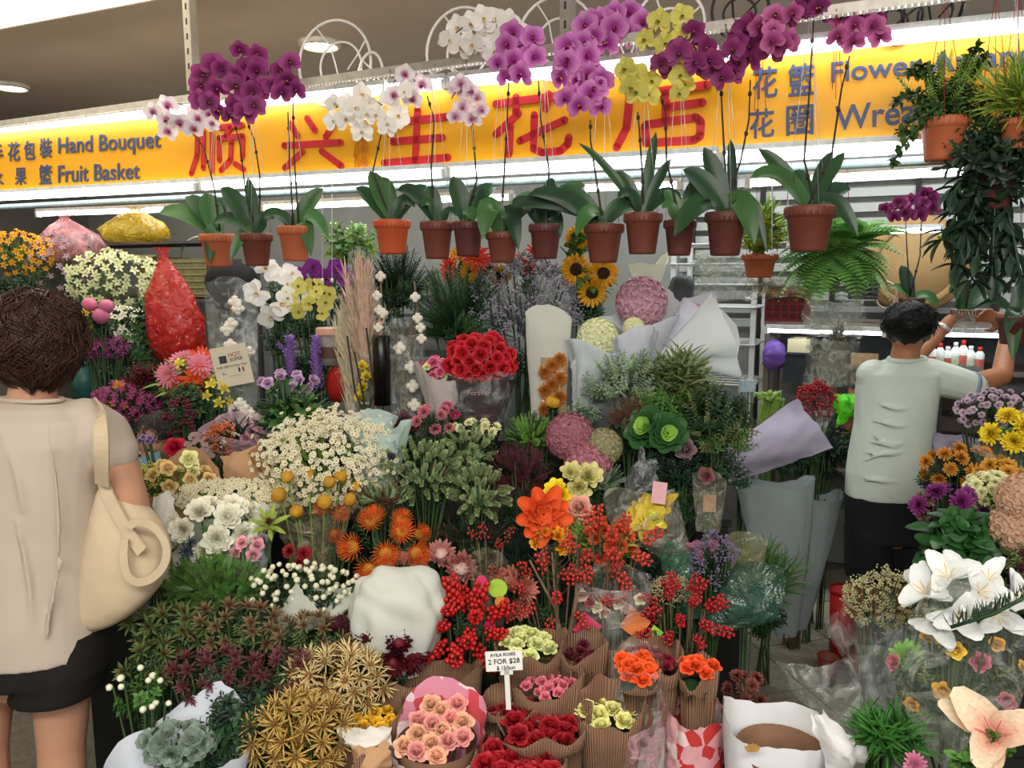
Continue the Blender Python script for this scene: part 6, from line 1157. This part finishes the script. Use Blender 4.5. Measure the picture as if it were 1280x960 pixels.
g = G(); g.add(tube([PY(39 + 40 * cos(a), 499 - 3 * sin(a), Yw + .06 * sin(a)) for a in np.linspace(0, 2 * pi, 25)], .006, 6, False)); ob('neckband', g, TEE, wo, world=True)
g = G(); g.add(loft([(28, 780, 100, .14), (29, 810, 104, .145), (30, 835, 104, .14)], Yw))
for cx in (76, -18): g.add(loft([(cx, 820, 54, .125), (cx - 2, 862, 52, .12)], Yw))
smoothed('shorts', g, mat('#141110', .8, .2, 20), wo, .009, 3)
# tote bag (worn, but a thing of its own)
b = PY(150, 785, Yw - .03); to = thing('tote_bag', 'cream canvas tote bag hanging from the shoulder of the person in beige', 'bag', b); CAN = mat('#cbb698', .85, .06, 14, .35, name='canvas')
rows = [(138, 602, 14, .03), (148, 630, 28, .045), (158, 655, 46, .06), (160, 690, 53, .07), (156, 720, 52, .075), (146, 748, 44, .07), (130, 772, 30, .055), (116, 786, 15, .03)]
g = G(); g.add(loft([(x, y, h, d_, -.01) for x, y, h, d_ in rows], Yw, 2.6, fold=.02, ph=1)); o = ob('bag_body', g, CAN, to, world=True); ss = o.modifiers.new('soft', 'SUBSURF'); ss.levels = ss.render_levels = 1
def band(pts, wd, Y, nm, root, m):                      # flat strap through pixel points (px, py, dy)
    q = np.array([PY(x, y, Y + d_) for x, y, d_ in pts])
    for _ in range(2): q = np.concatenate([[q[0]]] + [[a_ * .75 + b_ * .25, a_ * .25 + b_ * .75] for a_, b_ in zip(q[:-1], q[1:])] + [[q[-1]]])
    t = np.gradient(q, axis=0); t /= np.linalg.norm(t, axis=1)[:, None]; V = []
    for i in range(len(q)):
        x = np.cross(t[i], [0, 1, .15]); x /= np.linalg.norm(x); n = np.cross(x, t[i])
        for a, b_ in ((-1, -1), (1, -1), (1, 1), (-1, 1)): V.append(q[i] + x * a * wd / 2 + n * b_ * .003)
    F = [[j * 4 + i, j * 4 + (i + 1) % 4, (j + 1) * 4 + (i + 1) % 4, (j + 1) * 4 + i] for j in range(len(q) - 1) for i in range(4)]
    ob(nm, G().add((np.array(V), [np.array(F)])), m, root, world=True, smooth=False)
band([(126, 520, .1), (124, 506, .06), (122, 503, 0), (124, 512, -.1), (127, 540, -.135), (127, 575, -.13), (128, 606, -.08)], .034, Yw, 'strap', to, CAN)
band([(128, 600, -.05), (140, 630, -.07), (160, 665, -.085), (178, 690, -.1)], .03, Yw, 'strap', to, CAN)
lp = [(178 + 27 * cos(a) + 4 * cos(2 * a), 690 + 38 * sin(a)) for a in np.linspace(-2.2, 3.6, 28)]
band([(x, y, -.11) for x, y in lp], .019, Yw, 'handle', to, CAN)
for x0, x1 in (): band([(x0, 700, -.088), ((x0 + x1) / 2, 740, -.088), (x1, 775, -.065)], .0015, Yw, 'seam', to, mat('#c4aa86', .9))
# --- man
Ym = 3.32; b = PY(1112, 700, Ym); mn = thing('person', 'person with black hair in pale green polo shirt and dark shorts reaching for a plant', 'person', (b[0], Ym, 0)); g = G()
A2 = head(g, PY(1136, 414, Ym), .1, (.55, 1, .02)); limb(g, [(1134, 430, .055), (1130, 452, .06), (1126, 470, .075)], Ym)
g.add(loft([(1128, 458, 34, .07), (1126, 475, 42, .09), (1120, 530, 40, .1), (1112, 600, 40, .1), (1110, 650, 42, .1), (1110, 680, 30, .08)], Ym))
qa = limb(g, [(1170, 472, .052), (1212, 482, .05), (1252, 470, .043, .05), (1258, 435, .038, .16), (1262, 404, .028, .26)], Ym); hand(g, qa[-1], (-.7, .3, .3), (-.6, -.5, -.2), 1, .8)
qb = limb(g, [(1090, 472, .05), (1100, 470, .048, .16), (1140, 450, .043, .3), (1172, 418, .034, .36), (1188, 400, .028, .36)], Ym); hand(g, qb[-1], (.8, .1, .25), (.3, -.2, -.9), -1, .7)
for cx in (1084, 1137): k = PY(cx, 735, Ym); q = [PY(cx, 660, Ym), PY(cx, 700, Ym), k, k + [0, -.012, -.12], [k[0], Ym, .12], [k[0], Ym, .05]]; g.add(tube(q, [.085, .072, .06, .06, .038, .036], 14)); g.add(sph(12, 8), 0, T(k[0], Ym + .07, .035) @ Sc(.045, .13, .035))
smoothed('body', g, SKIN2, mn, .008); face(mn, A2)
hair(mn, A2, mat('#0e0c0c', .5, .2, 40, name='hair'), .1, .098, .098, .034, -.028, 500, .4, .0014, .06, -.2)
g = G(); POLO = mat('#cdd8cc', .85, .04, 6, .3, name='cotton')
g.add(loft([(1134, 449, 21, .06), (1130, 455, 38, .085), (1125, 466, 50, .11), (1121, 490, 49, .125), (1118, 530, 48, .125), (1114, 566, 50, .125), (1111, 590, 51, .13), (1110, 620, 51, .13)], Ym, fold=.018))
limb(g, [(1160, 470, .078), (1188, 477, .074), (1214, 484, .066)], Ym); limb(g, [(1092, 470, .072), (1094, 474, .07, .1), (1104, 474, .062, .18)], Ym)
folds(g, [(1080, 520, 1160, 528, 8), (1078, 548, 1158, 540, 12), (1072, 562, 1150, 556, 9), (1070, 580, 1158, 568, -8), (1068, 592, 1150, 594, 9), (1090, 500, 1150, 506, 8), (1085, 535, 1130, 560, 8), (1150, 480, 1120, 560, 8), (1160, 490, 1150, 600, -6), (1075, 602, 1140, 610, -5)], Ym, 1118, 50, .125, .0055, .1)
smoothed('shirt', g, POLO, mn, .0065, 2)
g = G(); e = PY(1212, 483, Ym); g.add(lathe([(.062, -.008), (.0675, -.008), (.0675, .01), (.062, .01)], 24), 0, T(e) @ aim(PY(1214, 484, Ym) - PY(1160, 470, Ym))); ob('sleeve_trim', g, mat('#7f93a8', .8), mn, world=True)
g = G(); cc = [PY(1134 + 23 * cos(a), 449 - 3 * sin(a), Ym + .068 * sin(a)) for a in np.linspace(0, 2 * pi, 25)]; g.add(tube(cc, .012, 6, False)); ob('collar', g, POLO, mn, world=True)
g = G(); g.add(loft([(1110, 606, 50, .125), (1110, 640, 51, .13), (1110, 672, 51, .13)], Ym))
for cx in (1085, 1137): g.add(loft([(cx, 660, 26, .115), (cx, 722, 26, .105)], Ym))
smoothed('shorts', g, mat('#15171b', .85, .15, 20), mn, .009, 3)
g = G(); wq = qb[3] * .55 + qb[4] * .45; g.add(lathe([(.03, -.01), (.036, -.01), (.036, .01), (.03, .01)], 20), 0, T(wq) @ aim(qb[4] - qb[3])); ob('watch', g, mat('#d8d8d4', .3, metal=.6), mn, world=True)
# --- masked person half hidden among the flowers
Yk = 3.25; b = PY(196, 560, Yk); kp = thing('person', 'person with grey-black hair and pale blue face mask bending behind the flowers', 'person', (b[0], Yk, 0)); g = G(); A3 = head(g, PY(200, 552, Yk), .098, (-.45, -1, -.5)); limb(g, [(206, 560, .05, .04), (204, 600, .06, .08)], Yk)
hb = PY(200, 600, Yk)
g.add(tube([hb, [hb[0], Yk + .05, .7], [hb[0], Yk + .02, .45]], [.12, .13, .12], 16))
for sg in (-1, 1): g.add(tube([[hb[0] + sg * .15, Yk, hb[2] - .05], [hb[0] + sg * .19, Yk - .05, hb[2] - .3], [hb[0] + sg * .12, Yk - .18, hb[2] - .32]], [.05, .042, .03], 12)); g.add(tube([[hb[0] + sg * .08, Yk, .5], [hb[0] + sg * .09, Yk - .03, .28], [hb[0] + sg * .09, Yk, .04]], [.08, .06, .04], 12)); hand(g, [hb[0] + sg * .12, Yk - .18, hb[2] - .32], (0, -1, .1), (0, 0, -1), sg); g.add(sph(10, 6), 0, T(hb[0] + sg * .09, Yk - .06, .035) @ Sc(.042, .12, .035))
smoothed('body', g, SKIN, kp, .009); face(kp, A3)
g = G(); V, F = loft([(204, 592, 22, .08), (202, 606, 52, .12), (200, 660, 55, .13), (200, 740, 54, .14), (200, 780, 50, .13)], Yk); g.add((V, F)); smoothed('jacket', g, mat('#1d2028', .8), kp, .01, 3)
for sg in (-1, 1): g = G(); g.add(tube([[hb[0] + sg * .15, Yk, hb[2] - .05], [hb[0] + sg * .19, Yk - .05, hb[2] - .3]], [.065, .055], 14)); ob('sleeve', g, mat('#1d2028', .8), kp, world=True)
g = G(); g.add(loft([(200, 770, 50, .13), (200, 850, 48, .12)], Yk)); smoothed('trousers', g, mat('#23252c', .8), kp, .01, 3)
hair(kp, A3, mat('#3a3532', .6, .3, 40, name='hair'), .094, .1, .085, .042, -.03, 500, .5, .0013, .08, -.3)
g = G(); g.add(grid(lambda u, v: (.072 * u, .125 - .055 * abs(u) ** 2.2 + .012 * sin(pi * v), -.105 + .115 * v), 10, 6), 0, A3); ob('face_mask', g, mat('#8fb9cf', .8, .04), kp, world=True)
# ------------------------------------------------ inside of the shop
def shopbox(c, sx, sy, sz): return T(c) @ Rz(ANG), box(sx, sy, sz)
def rack(name, label, px0, px1, ytop, ybot, d, depth, levels, m, cat='shelf', solid=False, legs=True, full=True):
    a, b = PW(px0, ytop, d), PW(px1, ytop, d); zt = a[2]; zb = 0 if full else PW(px0, ybot, d)[2]; ua, ub = L(a)[0], L(b)[0]; t = thing(name, label, cat, WD((ua + ub) / 2, d + depth / 2, zb))
    for py in levels:
        z = PW((px0 + px1) / 2, py, d)[2]; M, bx = shopbox(WD((ua + ub) / 2, d + depth / 2, z), ub - ua, depth, .02)
        if solid: ob('shelf_board', G().add(bx), m, t, M, smooth=False, world=True)
        else:
            g = G(); n = 5
            for k in range(n): g.add(tube([WD(ua, d + depth * k / (n - 1), z), WD(ub, d + depth * k / (n - 1), z)], .006, 5))
            for u in np.arange(ua, ub, .25): g.add(tube([WD(u, d, z), WD(u, d + depth, z)], .004, 4))
            ob('wire_shelf', g, m, t, world=True)
    if legs:
        for u in (ua + .02, ub - .02):
            for v in (d + .02, d + depth - .02): ob('post', G().add(box(.03, .03, zt - zb), 0, T(WD(u, v, (zt + zb) / 2)) @ Rz(ANG)), m, t, smooth=False, world=True)
    return t, ua, ub
WH = mat('#cfd4d2', .4, .06, 10); DK = mat('#2a2623', .7, .2, 10); WDM = mat('#5d4d40', .8, .2, 20)
# slatted bright panel at right behind everything
t = thing('slatted_wall_panel', 'white metal slatted panel behind the small magenta orchids', 'panel', WD(L(PW(1050, 330, 2.3))[0], 2.32, .9))
zt_, zb_ = PW(1000, 225, 2.3)[2], PW(1000, 405, 2.3)[2]; ua, ub = L(PW(850, 300, 2.3))[0], L(PW(1420, 300, 2.3))[0]
n = 11
for k in range(n): z = zb_ + (zt_ - zb_) * k / (n - 1); ob('slat', G().add(box(ub - ua, .012, (zt_ - zb_) / n * .62)), WH, t, T(WD((ua + ub) / 2, 2.31, z)) @ Rz(ANG) @ Rx(.25), smooth=False, world=True)
for k in range(6): u = ua + (ub - ua) * (k + .2) / 5.6; ob('upright', G().add(box(.03, .03, zt_ - .9)), DK, t, T(WD(u, 2.29, (zt_ + .9) / 2)) @ Rz(ANG), smooth=False, world=True)
ob('foot_rail', G().add(box(ub - ua, .03, .04)), DK, t, T(WD((ua + ub) / 2, 2.32, .92)) @ Rz(ANG), smooth=False, world=True)
tr, u0, u1 = rack('shelf_unit', 'white wire rack filled with plastic bundles behind the wrapped hydrangeas', 838, 950, 300, 460, 1.75, .45, [305, 330, 356, 384, 430, 480], WH)
tc_, u2, u3 = rack('counter', 'dark work counter with a shelf behind the man', 955, 1330, 405, 520, 1.72, .5, [408, 463, 540, 600], mat('#6a5f55', .6, .15, 12), cat='counter', solid=True)
M, bx = shopbox(WD((u2 + u3) / 2, 2.2, PW(1100, 435, 1.75)[2]), u3 - u2, .02, .34); ob('back_panel', G().add(bx), mat('#3f4446', .6), tc_, M, smooth=False, world=True)
rl, u4, u5 = rack('shelf_unit', 'dark shelf along the back wall at left under the plastic bags', -60, 262, 300, 450, 1.35, .5, [306, 373], mat('#4b4641', .7, .15, 10), solid=True)
rm, u6, u7 = rack('shelf_unit', 'grey shelf unit behind the white moth orchid', 330, 720, 330, 470, 1.35, .5, [340, 400, 450], mat('#60686c', .6, .1, 10), solid=True)
# things on / by those shelves
def putbox(name, label, cat, x0, y0, x1, y1, d, dep, m, extra=None):
    a, b = PW(x0, y1, d), PW(x1, y1, d); h = PW(x0, y0, d)[2] - a[2]; w_ = np.linalg.norm(b - a); c = (a + b) / 2 + VV * dep / 2; t = thing(name, label, cat, c); ob('body', G().add(box(w_, dep, h)), m, t, T(0, 0, h / 2) @ Rz(ANG), smooth=False); return t, c, w_, h, d
t, c, w_, h, _ = putbox('carton', 'brown cardboard carton under the yellow plastic bag', 'box', 172, 322, 200, 371, 1.4, .3, mat('#8a6f52', .8, .1, 8)); ob('flap', G().add(box(w_, .12, .006)), mat('#9a7e60', .8), t, T(VV * -.2 + ZZ * h) @ Rz(ANG) @ Rx(.3), smooth=False)
t, c, w_, h, _ = putbox('wicker_basket', 'olive wicker basket between the yellow bag and the first orchid pot', 'basket', 202, 324, 260, 371, 1.4, .35, mat('#6f6a45', .8, .2, 30, .3)); 
for k in range(6): ob('weave_band', G().add(box(w_ + .01, .36, .012)), mat('#857c52', .8, .2, 30), t, T(0, 0, h * (k + .5) / 6) @ Rz(ANG), smooth=False)
ob('handle', G().add(tube([np.array(U) * w_ * .45 * cos(a) + ZZ * (h + w_ * .35 * sin(a)) for a in np.linspace(0, pi, 13)], .008, 6)), mat('#c9c0a8', .7), t)
t, c, w_, h, _ = putbox('plastic_crate', 'small dark red slotted plastic crate under the fern', 'crate', 955, 366, 1006, 402, 1.62, .3, mat('#7c1f26', .45, .08, 8))
for i in range(5):
    for j in range(3): ob('slot', G().add(box(w_ / 8, .004, h / 6)), mat('#3c0f14', .8), t, T(np.array(U) * w_ * (-.4 + .2 * i) - VV * .153 + ZZ * h * (.22 + .28 * j)) @ Rz(ANG), smooth=False)
ob('rim', G().add(box(w_ + .02, .32, .015)), mat('#8f2830', .45), t, T(ZZ * h) @ Rz(ANG), smooth=False)
t, c, w_, h, _ = putbox('tissue_pack', 'cream pack of tissue on the counter left of the man', 'pack', 984, 424, 1012, 442, 1.7, .2, mat('#d9cfa8', .8, .05)); ob('lid', G().add(box(w_ * .6, .1, .01)), mat('#e8e0c4', .8), t, T(0, 0, h) @ Rz(ANG), smooth=False)
t, c, w_, h, _ = putbox('storage_bin', 'dark grey bin under the cream tissue pack', 'box', 978, 442, 1012, 478, 1.7, .2, mat('#2d343b', .5)); ob('rim', G().add(box(w_ + .02, .22, .012)), mat('#3c454d', .5), t, T(0, 0, h) @ Rz(ANG), smooth=False)
t, c, w_, h, _ = putbox('cardboard_sheet', 'beige cardboard sheet behind the left shoulder of the man', 'cardboard', 1062, 442, 1096, 480, 1.78, .03, mat('#b79a72', .8))
g = G(); V, F = sph(24, 12); a_ = np.arctan2(V[:, 1], V[:, 0]); V = V * (1 + .09 * np.sin(16 * a_))[:, None]; q = PW(968, 444, 1.7); g.add((V, F), 0, T(q) @ Ry(pi / 2) @ Sc(.085, .06, .06)); solo('ribbon_bundle', 'purple pleated ribbon bundle at the left end of the counter', 'ribbon', g, mat('#7a5bb8', .4, .15, 30))
g = G(); q = PW(1145, 330, 2.1); g.add(lathe([(.0001, 0), (.26, 0), (.27, .02), (.26, .04), (.0001, .05)], 40), 0, T(q) @ aim(-VV)); g.add(lathe([(.2, .05), (.215, .055), (.23, .05)], 40), 0, T(q) @ aim(-VV)); solo('round_package', 'large round tan kraft package leaning at the back under the magenta orchids', 'package', g, mat('#a8895a', .7, .1, 8))
t, c, w_, h, _ = putbox('wicker_basket', 'dark purple-black wicker basket under the right side of the fern', 'basket', 1060, 350, 1096, 374, 1.6, .25, mat('#2f2834', .7, .2, 40, .3))
for k in range(4): ob('weave_band', G().add(box(w_ + .01, .26, .01)), mat('#463c4e', .7), t, T(0, 0, h * (k + .5) / 4) @ Rz(ANG), smooth=False)
ob('handle', G().add(tube([np.array(U) * (w_ * .5 + .04) + VV * 0 + np.array(U) * .05 * cos(a) + ZZ * (.02 + .07 * sin(a)) for a in np.linspace(0, 2 * pi, 17)], .006, 5, False)), mat('#b7a98e', .7), t)
# bottles on the counter
for k, (x, y0, col, cap, lab) in enumerate([(1166, 432, '#e6ebe8', '#e6ebe8', 'white bottle nearest the shoulder of the man'), (1176, 430, '#e6ebe8', '#c8281f', 'white bottle with red cap, left one'), (1186, 434, '#dfe6e2', '#e6e6e2', 'short white tub between the red-capped bottles'), (1196, 428, '#e9edea', '#d9d9d2', 'white bottle in the middle of the row'), (1206, 425, '#e8ebe6', '#c8281f', 'tall white bottle with red spray head'), (1216, 432, '#e2e8e4', '#e2e8e4', 'white bottle right of the red spray head'), (1228, 433, '#d3d9d6', '#b32a24', 'white and red tub at the right end of the row'), (1201, 447, '#d9d23f', '#d9d23f', 'yellow bottle in front of the white row')]):
    a = PW(x, y0, 1.55); bq = PW(x, 464, 1.55); hh = a[2] - bq[2]; r = .022; t = thing('bottle', lab, 'bottle', WD(L(bq)[0], 1.74 + .0 * k, PW(1150, 463, 1.72)[2] + .01) if y0 < 446 else WD(L(bq)[0], 1.78, PW(1150, 463, 1.72)[2] + .01), 'bottles on the counter'); ob('body', G().add(lathe([(.0001, 0), (r, 0), (r, hh * .7), (r * .4, hh * .85), (.0001, hh * .85)], 16)), mat(col, .4, .03), t); ob('cap', G().add(lathe([(.0001, hh * .83), (r * .5, hh * .83), (r * .5, hh), (.0001, hh)], 12)), mat(cap, .4, .03), t); ob('label_band', G().add(lathe([(r * 1.02, hh * .2), (r * 1.02, hh * .5)], 16)), mat('#cfd8c0' if k % 2 else '#c96a5a', .5), t)
# red mesh bag, bright green paper, lucky bamboo, masks
B('wrapped_flowers', 'red mesh-like dried bunch in clear film left of the green paper', 'dried flowers', 1020, 502, 36, 40, [('bloom', f_cluster, (mat('#9a1c28', .5, .2, 30), GR['r']), 34, 15)], s=262, stuff=True, zb=0, wr=dict(m=film(dens=.25), R=.09, Ln=.2, flap=.04, r0=.04))
sheet('wrapping_paper', 'neon green crumpled paper beside the polo shirt of the man', 'paper', [(1043, 490, 0), (1068, 492, 0), (1078, 514, 2), (1045, 534, 4)], 264, mat('#5fd61f', .6, .06, 6), wr=.012)
sheet('wrapping_paper', 'orange and brown dried leaves paper by the elbow of the neon green paper', 'paper', [(1066, 484, 0), (1084, 494, 0), (1080, 560, 4), (1060, 548, 4)], 262, mat('#8a5436', .7, .5, 14), wr=.02)
t = thing('lucky_bamboo', 'curled green lucky bamboo stalks left of the lilac sheet', 'plant', (P(962, 505, 255)[0], P(962, 505, 255)[1], 0)); 
for k in range(7):
    a = P(962 + (k - 3) * 2, 560, 255); q = [a, P(962 + (k - 3) * 4, 520, 255), P(955 + k * 4, 500 - (k % 3) * 5, 257), P(972 - k * 5, 492 + (k % 2) * 6, 259)]; g = G(); g.add(tube(q, .011, 8)); g.many(lathe([(.0115, -.003), (.0135, 0), (.0115, .003)], 8), [T(q[i] * (1 - u) + q[i + 1] * u) @ aim(q[i + 1] - q[i]) for i in range(3) for u in (.2, .7)]); ob('stalk', g, mat('#7fa04a', .45, .1, 20), t, world=True)
g = G(); [g.add(tube([P(962, 560, 255) + rng.normal(0, .01, 3), [t.location[0], t.location[1], .005]], .008, 5)) for _ in range(4)]; ob('lower_stalk', g, GR['g'], t, world=True)
t, b, H, Wd = sleeve('mask_packet', 'clear packet of pale blue face masks left of the lucky bamboo', 'packet', 933, 468, 504, 24, film(dens=.3), 262, peak=.05)
ob('face_mask', G().add(box(Wd * 1.5, .012, H * .4)), mat('#a9c6d4', .8), t, T(b + [0, 0, H * .6]), smooth=False, world=True)
for lab, x0, y0, x1, y1, s_ in (('crinkled clear plastic bundle on the wire rack, upper one', 870, 318, 938, 344, 262), ('crinkled clear plastic bundle on the wire rack, lower one', 862, 344, 930, 378, 268), ('olive crinkled plastic sheet under the small terracotta pot', 935, 346, 1030, 370, 262), ('pale crinkled plastic fans hanging below the fern', 1010, 378, 1078, 420, 258), ('clear plastic bag of dried sprigs on the counter', 1015, 425, 1062, 482, 256)):
    t = thing('plastic_film_bundle', lab, 'plastic film', P((x0 + x1) / 2, y1, s_)); M_ = film('#c9d0c4' if 'olive' not in lab else '#8a8658', .35, .15)
    for k in range(4):
        V, F = grid(lambda u, v: (u, v, .25 * sin(5 * u + 3 * v + k) * sin(4 * v + k)), 9, 7); V = V * [(x1 - x0) / 2 / s_, (y1 - y0) / s_, .09] + rng.normal(0, .006, V.shape); ob('sheet', G().add((V, F)), M_, t, T(random.uniform(-.02, .02), -.05 + .04 * k, 0) @ Rx(pi / 2) @ Rz(random.uniform(-.15, .15)))
    if 'sprigs' in lab: foliage(t, P(1038, 450, 256), (.07, .04, .09), 30, 'twig', GR['tan'], .1)
drysleeve('film-wrapped brown twigs standing on the counter left of the man', 1040, 400, 490, 16, 254, '#6a5648', 26)
t = thing('umbrella', 'folded dark grey umbrella behind the pink wrapped hydrangea', 'umbrella', P(846, 400, 286)); g = G(); a, b = P(842, 402, 286), P(856, 344, 286); V, F = tube([a + (b - a) * u for u in np.linspace(0, 1, 9)], [.02, .045, .055, .06, .06, .058, .055, .05, .02], 18); g.add((V + rng.normal(0, .003, V.shape), F)); ob('canopy', g, mat('#3b4246', .6, .2, 20), t, world=True); ob('ferrule', G().add(tube([a, a - (b - a) * .15], .006, 6)), DK, t, world=True)
g = G(); q = PW(288, 352, .9); V, F = sph(20, 12); g.add((V * (1 + .05 * np.sin(9 * V[:, :1])), F), 0, T(q) @ Sc(.17, .1, .14)); g.add(tube([q, q - [0, 0, .3]], [.15, .06], 16)); solo('dark_cloth_bundle', 'black cloth bundle hanging behind the left orchid pots', 'cloth', g, mat('#0f0f12', .85))
# hanging / shelf plants at right
def hangplant(name, label, cat, cx, yt, yb, w_, d, pc, fol, s_up=True, fl=()):
    T0 = PW(cx, yt, d); s = ssc(T0); hgt = (yb - yt) / s; b = T0 - [0, 0, hgt]; t = thing(name, label, cat, b); opot(t, b, w_ / s, hgt, POT[pc])
    for (kind, m, n, sz, rx, rz, dz, up) in fol: foliage(t, T0 + [0, 0, dz], (rx, rx * .8, rz), n, kind, m, sz, up=up)
    if s_up:
        tp = railpt(cx) - VV * .02
        for i in range(3): a = i * 2.1; ob('hanger_wire', G().add(tube([T0 + [cos(a) * w_ / 2 / s, sin(a) * w_ / 2 / s, -.01], tp], .0013, 3)), mat('#a8383a', .5), t, world=True)
    return t, T0, s
t, T0, s = hangplant('hanging_pot', 'terracotta hanging pot with bushy green and yellow-tipped trailing plant', 'plant', 1181, 148, 200, 58, RD + .02, 't', [('leafy', mat('#3f5a2c', .5, .3, 25), 50, .1, .1, .07, .03, .6), ('fine', GR['l'], 26, .1, .13, .1, .08, .8)])
for x, y in ((1122, 128), (1128, 165), (1118, 200), (1140, 90), (1232, 75), (1240, 130), (1150, 85), (1222, 60), (1210, 90), (1245, 165)):
    q = bow(T0, P(x, y, s + 6), .04, 8); g = G(); g.add(tube(q, .004, 4)); g.many(LEAFW, [T(p + (q[min(i + 1, 7)] - p) * u) @ aim(rng.normal(0, 1, 3)) @ Rx(-pi / 2) @ Sc(.026) for i, p in enumerate(q) for u in (0, .2, .4, .6, .8) for _ in range(2)]); ob('trailing_stem', g, mat('#3d5a2a', .5, .3, 25), t, world=True)
t, T0, s = hangplant('hanging_pot', 'small terracotta pot of yellow-green leaves between the two biggest orchid pots', 'plant', 950, 318, 347, 44, .35, 't', [('leafy', GR['y'], 34, .12, .11, .09, .08, .8), ('blade', GR['l'], 14, .16, .05, .05, .1, 1.)])
t, T0, s = hangplant('hanging_pot', 'lush bright green fern hanging behind the largest orchid pot', 'plant', 1046, 322, 350, 40, .5, 'd', [])
g = G(); fr = []
for k in range(90): a = k * 2.4; el = random.uniform(-1.5, .1); fr.append(T(T0 + [0, 0, .02]) @ Rz(a) @ Rx(el) @ Sc(random.uniform(.2, .3)))
g.manyg(spr('fern'), fr); ob('fronds', g, mat('#86bd66', .5, .2, 25, trans=.25), t, kind='stuff', world=True)
t, T0, s = hangplant('hanging_pot', 'variegated spider plant at the top right edge', 'plant', 1272, 150, 186, 46, RD + .02, 't', [('grass', GR['l'], 26, .16, .1, .1, .05, .2), ('grass', GR['y'], 16, .18, .1, .08, .04, -.2)])
t, T0, s = hangplant('hanging_pot', 'big dark trailing-leaf plant hanging at the right edge', 'plant', 1244, 215, 262, 56, RD + .06, 'd', [('leafy', mat('#27392a', .45, .3, 20), 70, .15, .16, .16, -.02, -.4), ('leafy', GR['d'], 40, .14, .16, .1, .05, .2)])
for x, y in ((1196, 330), (1215, 350), (1178, 300), (1240, 345), (1262, 320), (1275, 345), (1192, 240), (1205, 290)):
    q = bow(T0, P(x, y, s + 8), .03, 9); g = G(); g.add(tube(q, .004, 4)); g.many(LEAF, [T(p + (q[min(i + 1, 8)] - p) * u) @ aim((random.gauss(0, 1), random.gauss(-.4, .6), random.gauss(0, .6))) @ Rx(-pi / 2 - .6) @ Sc(.07) for i, p in enumerate(q) for u in (0, .33, .66) for _ in range(2)]); ob('trailing_stem', g, mat('#2c4230', .45, .3, 20), t, world=True)
# small magenta orchids and potted orchids at the back right
O('two-stemmed small magenta orchid standing on the back shelf', 1140, 372, 398, 30, 'd', [(1126, 332, 4, 16, 0), (1170, 382, 8, 16, .02), (1112, 360, 6, 12, 0)], [[(1136, 372), (1134, 320), (1132, 275)], [(1148, 372), (1150, 320), (1152, 270)]], [(1120, 262, 34, 18, 7, 17, 'mag'), (1150, 258, 36, 30, 10, 19, 'mag')], d=1.6, group=None, hang=False)
t = O('orchid with broad leaves in a clear plastic cup held by the man', 1208, 386, 418, 34, 'b', [(1186, 338, 8, 22, .0), (1180, 366, 6, 24, .04), (1256, 362, 12, 26, .02), (1258, 392, 16, 16, .04), (1196, 350, 6, 18, 0)], [[(1206, 386), (1214, 350), (1222, 330)]], [], d=L(PY(1208, 400, Ym + .34))[1], group=None, hang=False)
for c in t.children:
    if c.name.startswith('pot'): c.data = c.data.copy(); c.data.materials.clear(); c.data.materials.append(film('#c9d0c8', .35, .1))
    if c.name.startswith('bark'): c.location.z -= .02
    if c.name.startswith('flower_stem'): 
        g = G(); [g.add(sph(8, 6), 0, T(P(x, y, 268)) @ Sc(.016, .013, .013)) for x, y in ((1218, 330), (1226, 334), (1176, 296))]; ob('bud', g, GR['l'], t, world=True)
O('orchid leaves in a brown pot cut by the right edge below the raised arm', 1268, 395, 430, 40, 'd', [(1258, 452, 20, 18, .04), (1280, 350, 6, 18, 0), (1248, 420, 18, 16, .05)], [], [], d=1.0, group=None, hang=True)
# floor things by the man
bucket('red plastic bucket standing behind the leg of the man', 1052, 705, 806, 36, 268, '#b01f22'); bucket('small terracotta-coloured pot on the tiles beside the grey bundles', 1036, 770, 808, 26, 282, '#7f3a2c', 'flower_pot', cat='pot')
# dark undershelf clutter on the right
t, c, w_, h, _ = putbox('wooden_crate', 'dark slatted wooden crate under the counter right of the man', 'crate', 1172, 494, 1300, 600, 1.3, .4, mat('#26211e', .8, .2, 10))
for k in range(4): ob('plank', G().add(box(w_ + .01, .012, h * .17)), mat('#453b34', .8, .2, 14, objvar=.15), t, T(-VV * .206 + ZZ * h * (.14 + .24 * k)) @ Rz(ANG), smooth=False)
for k in (-1, 1): ob('leg', G().add(box(.05, .3, c[2])), DK, t, T(np.array(U) * w_ * .4 * k - ZZ * c[2] / 2) @ Rz(ANG), smooth=False)
sheet('wrapping_paper', 'lilac paper sheet lying below the crate right of the man', 'paper', [(1168, 540, 0), (1230, 548, 2), (1240, 560, 4), (1168, 566, 2)], 300, PAPER('#a79db4', .1), bulge=.02)
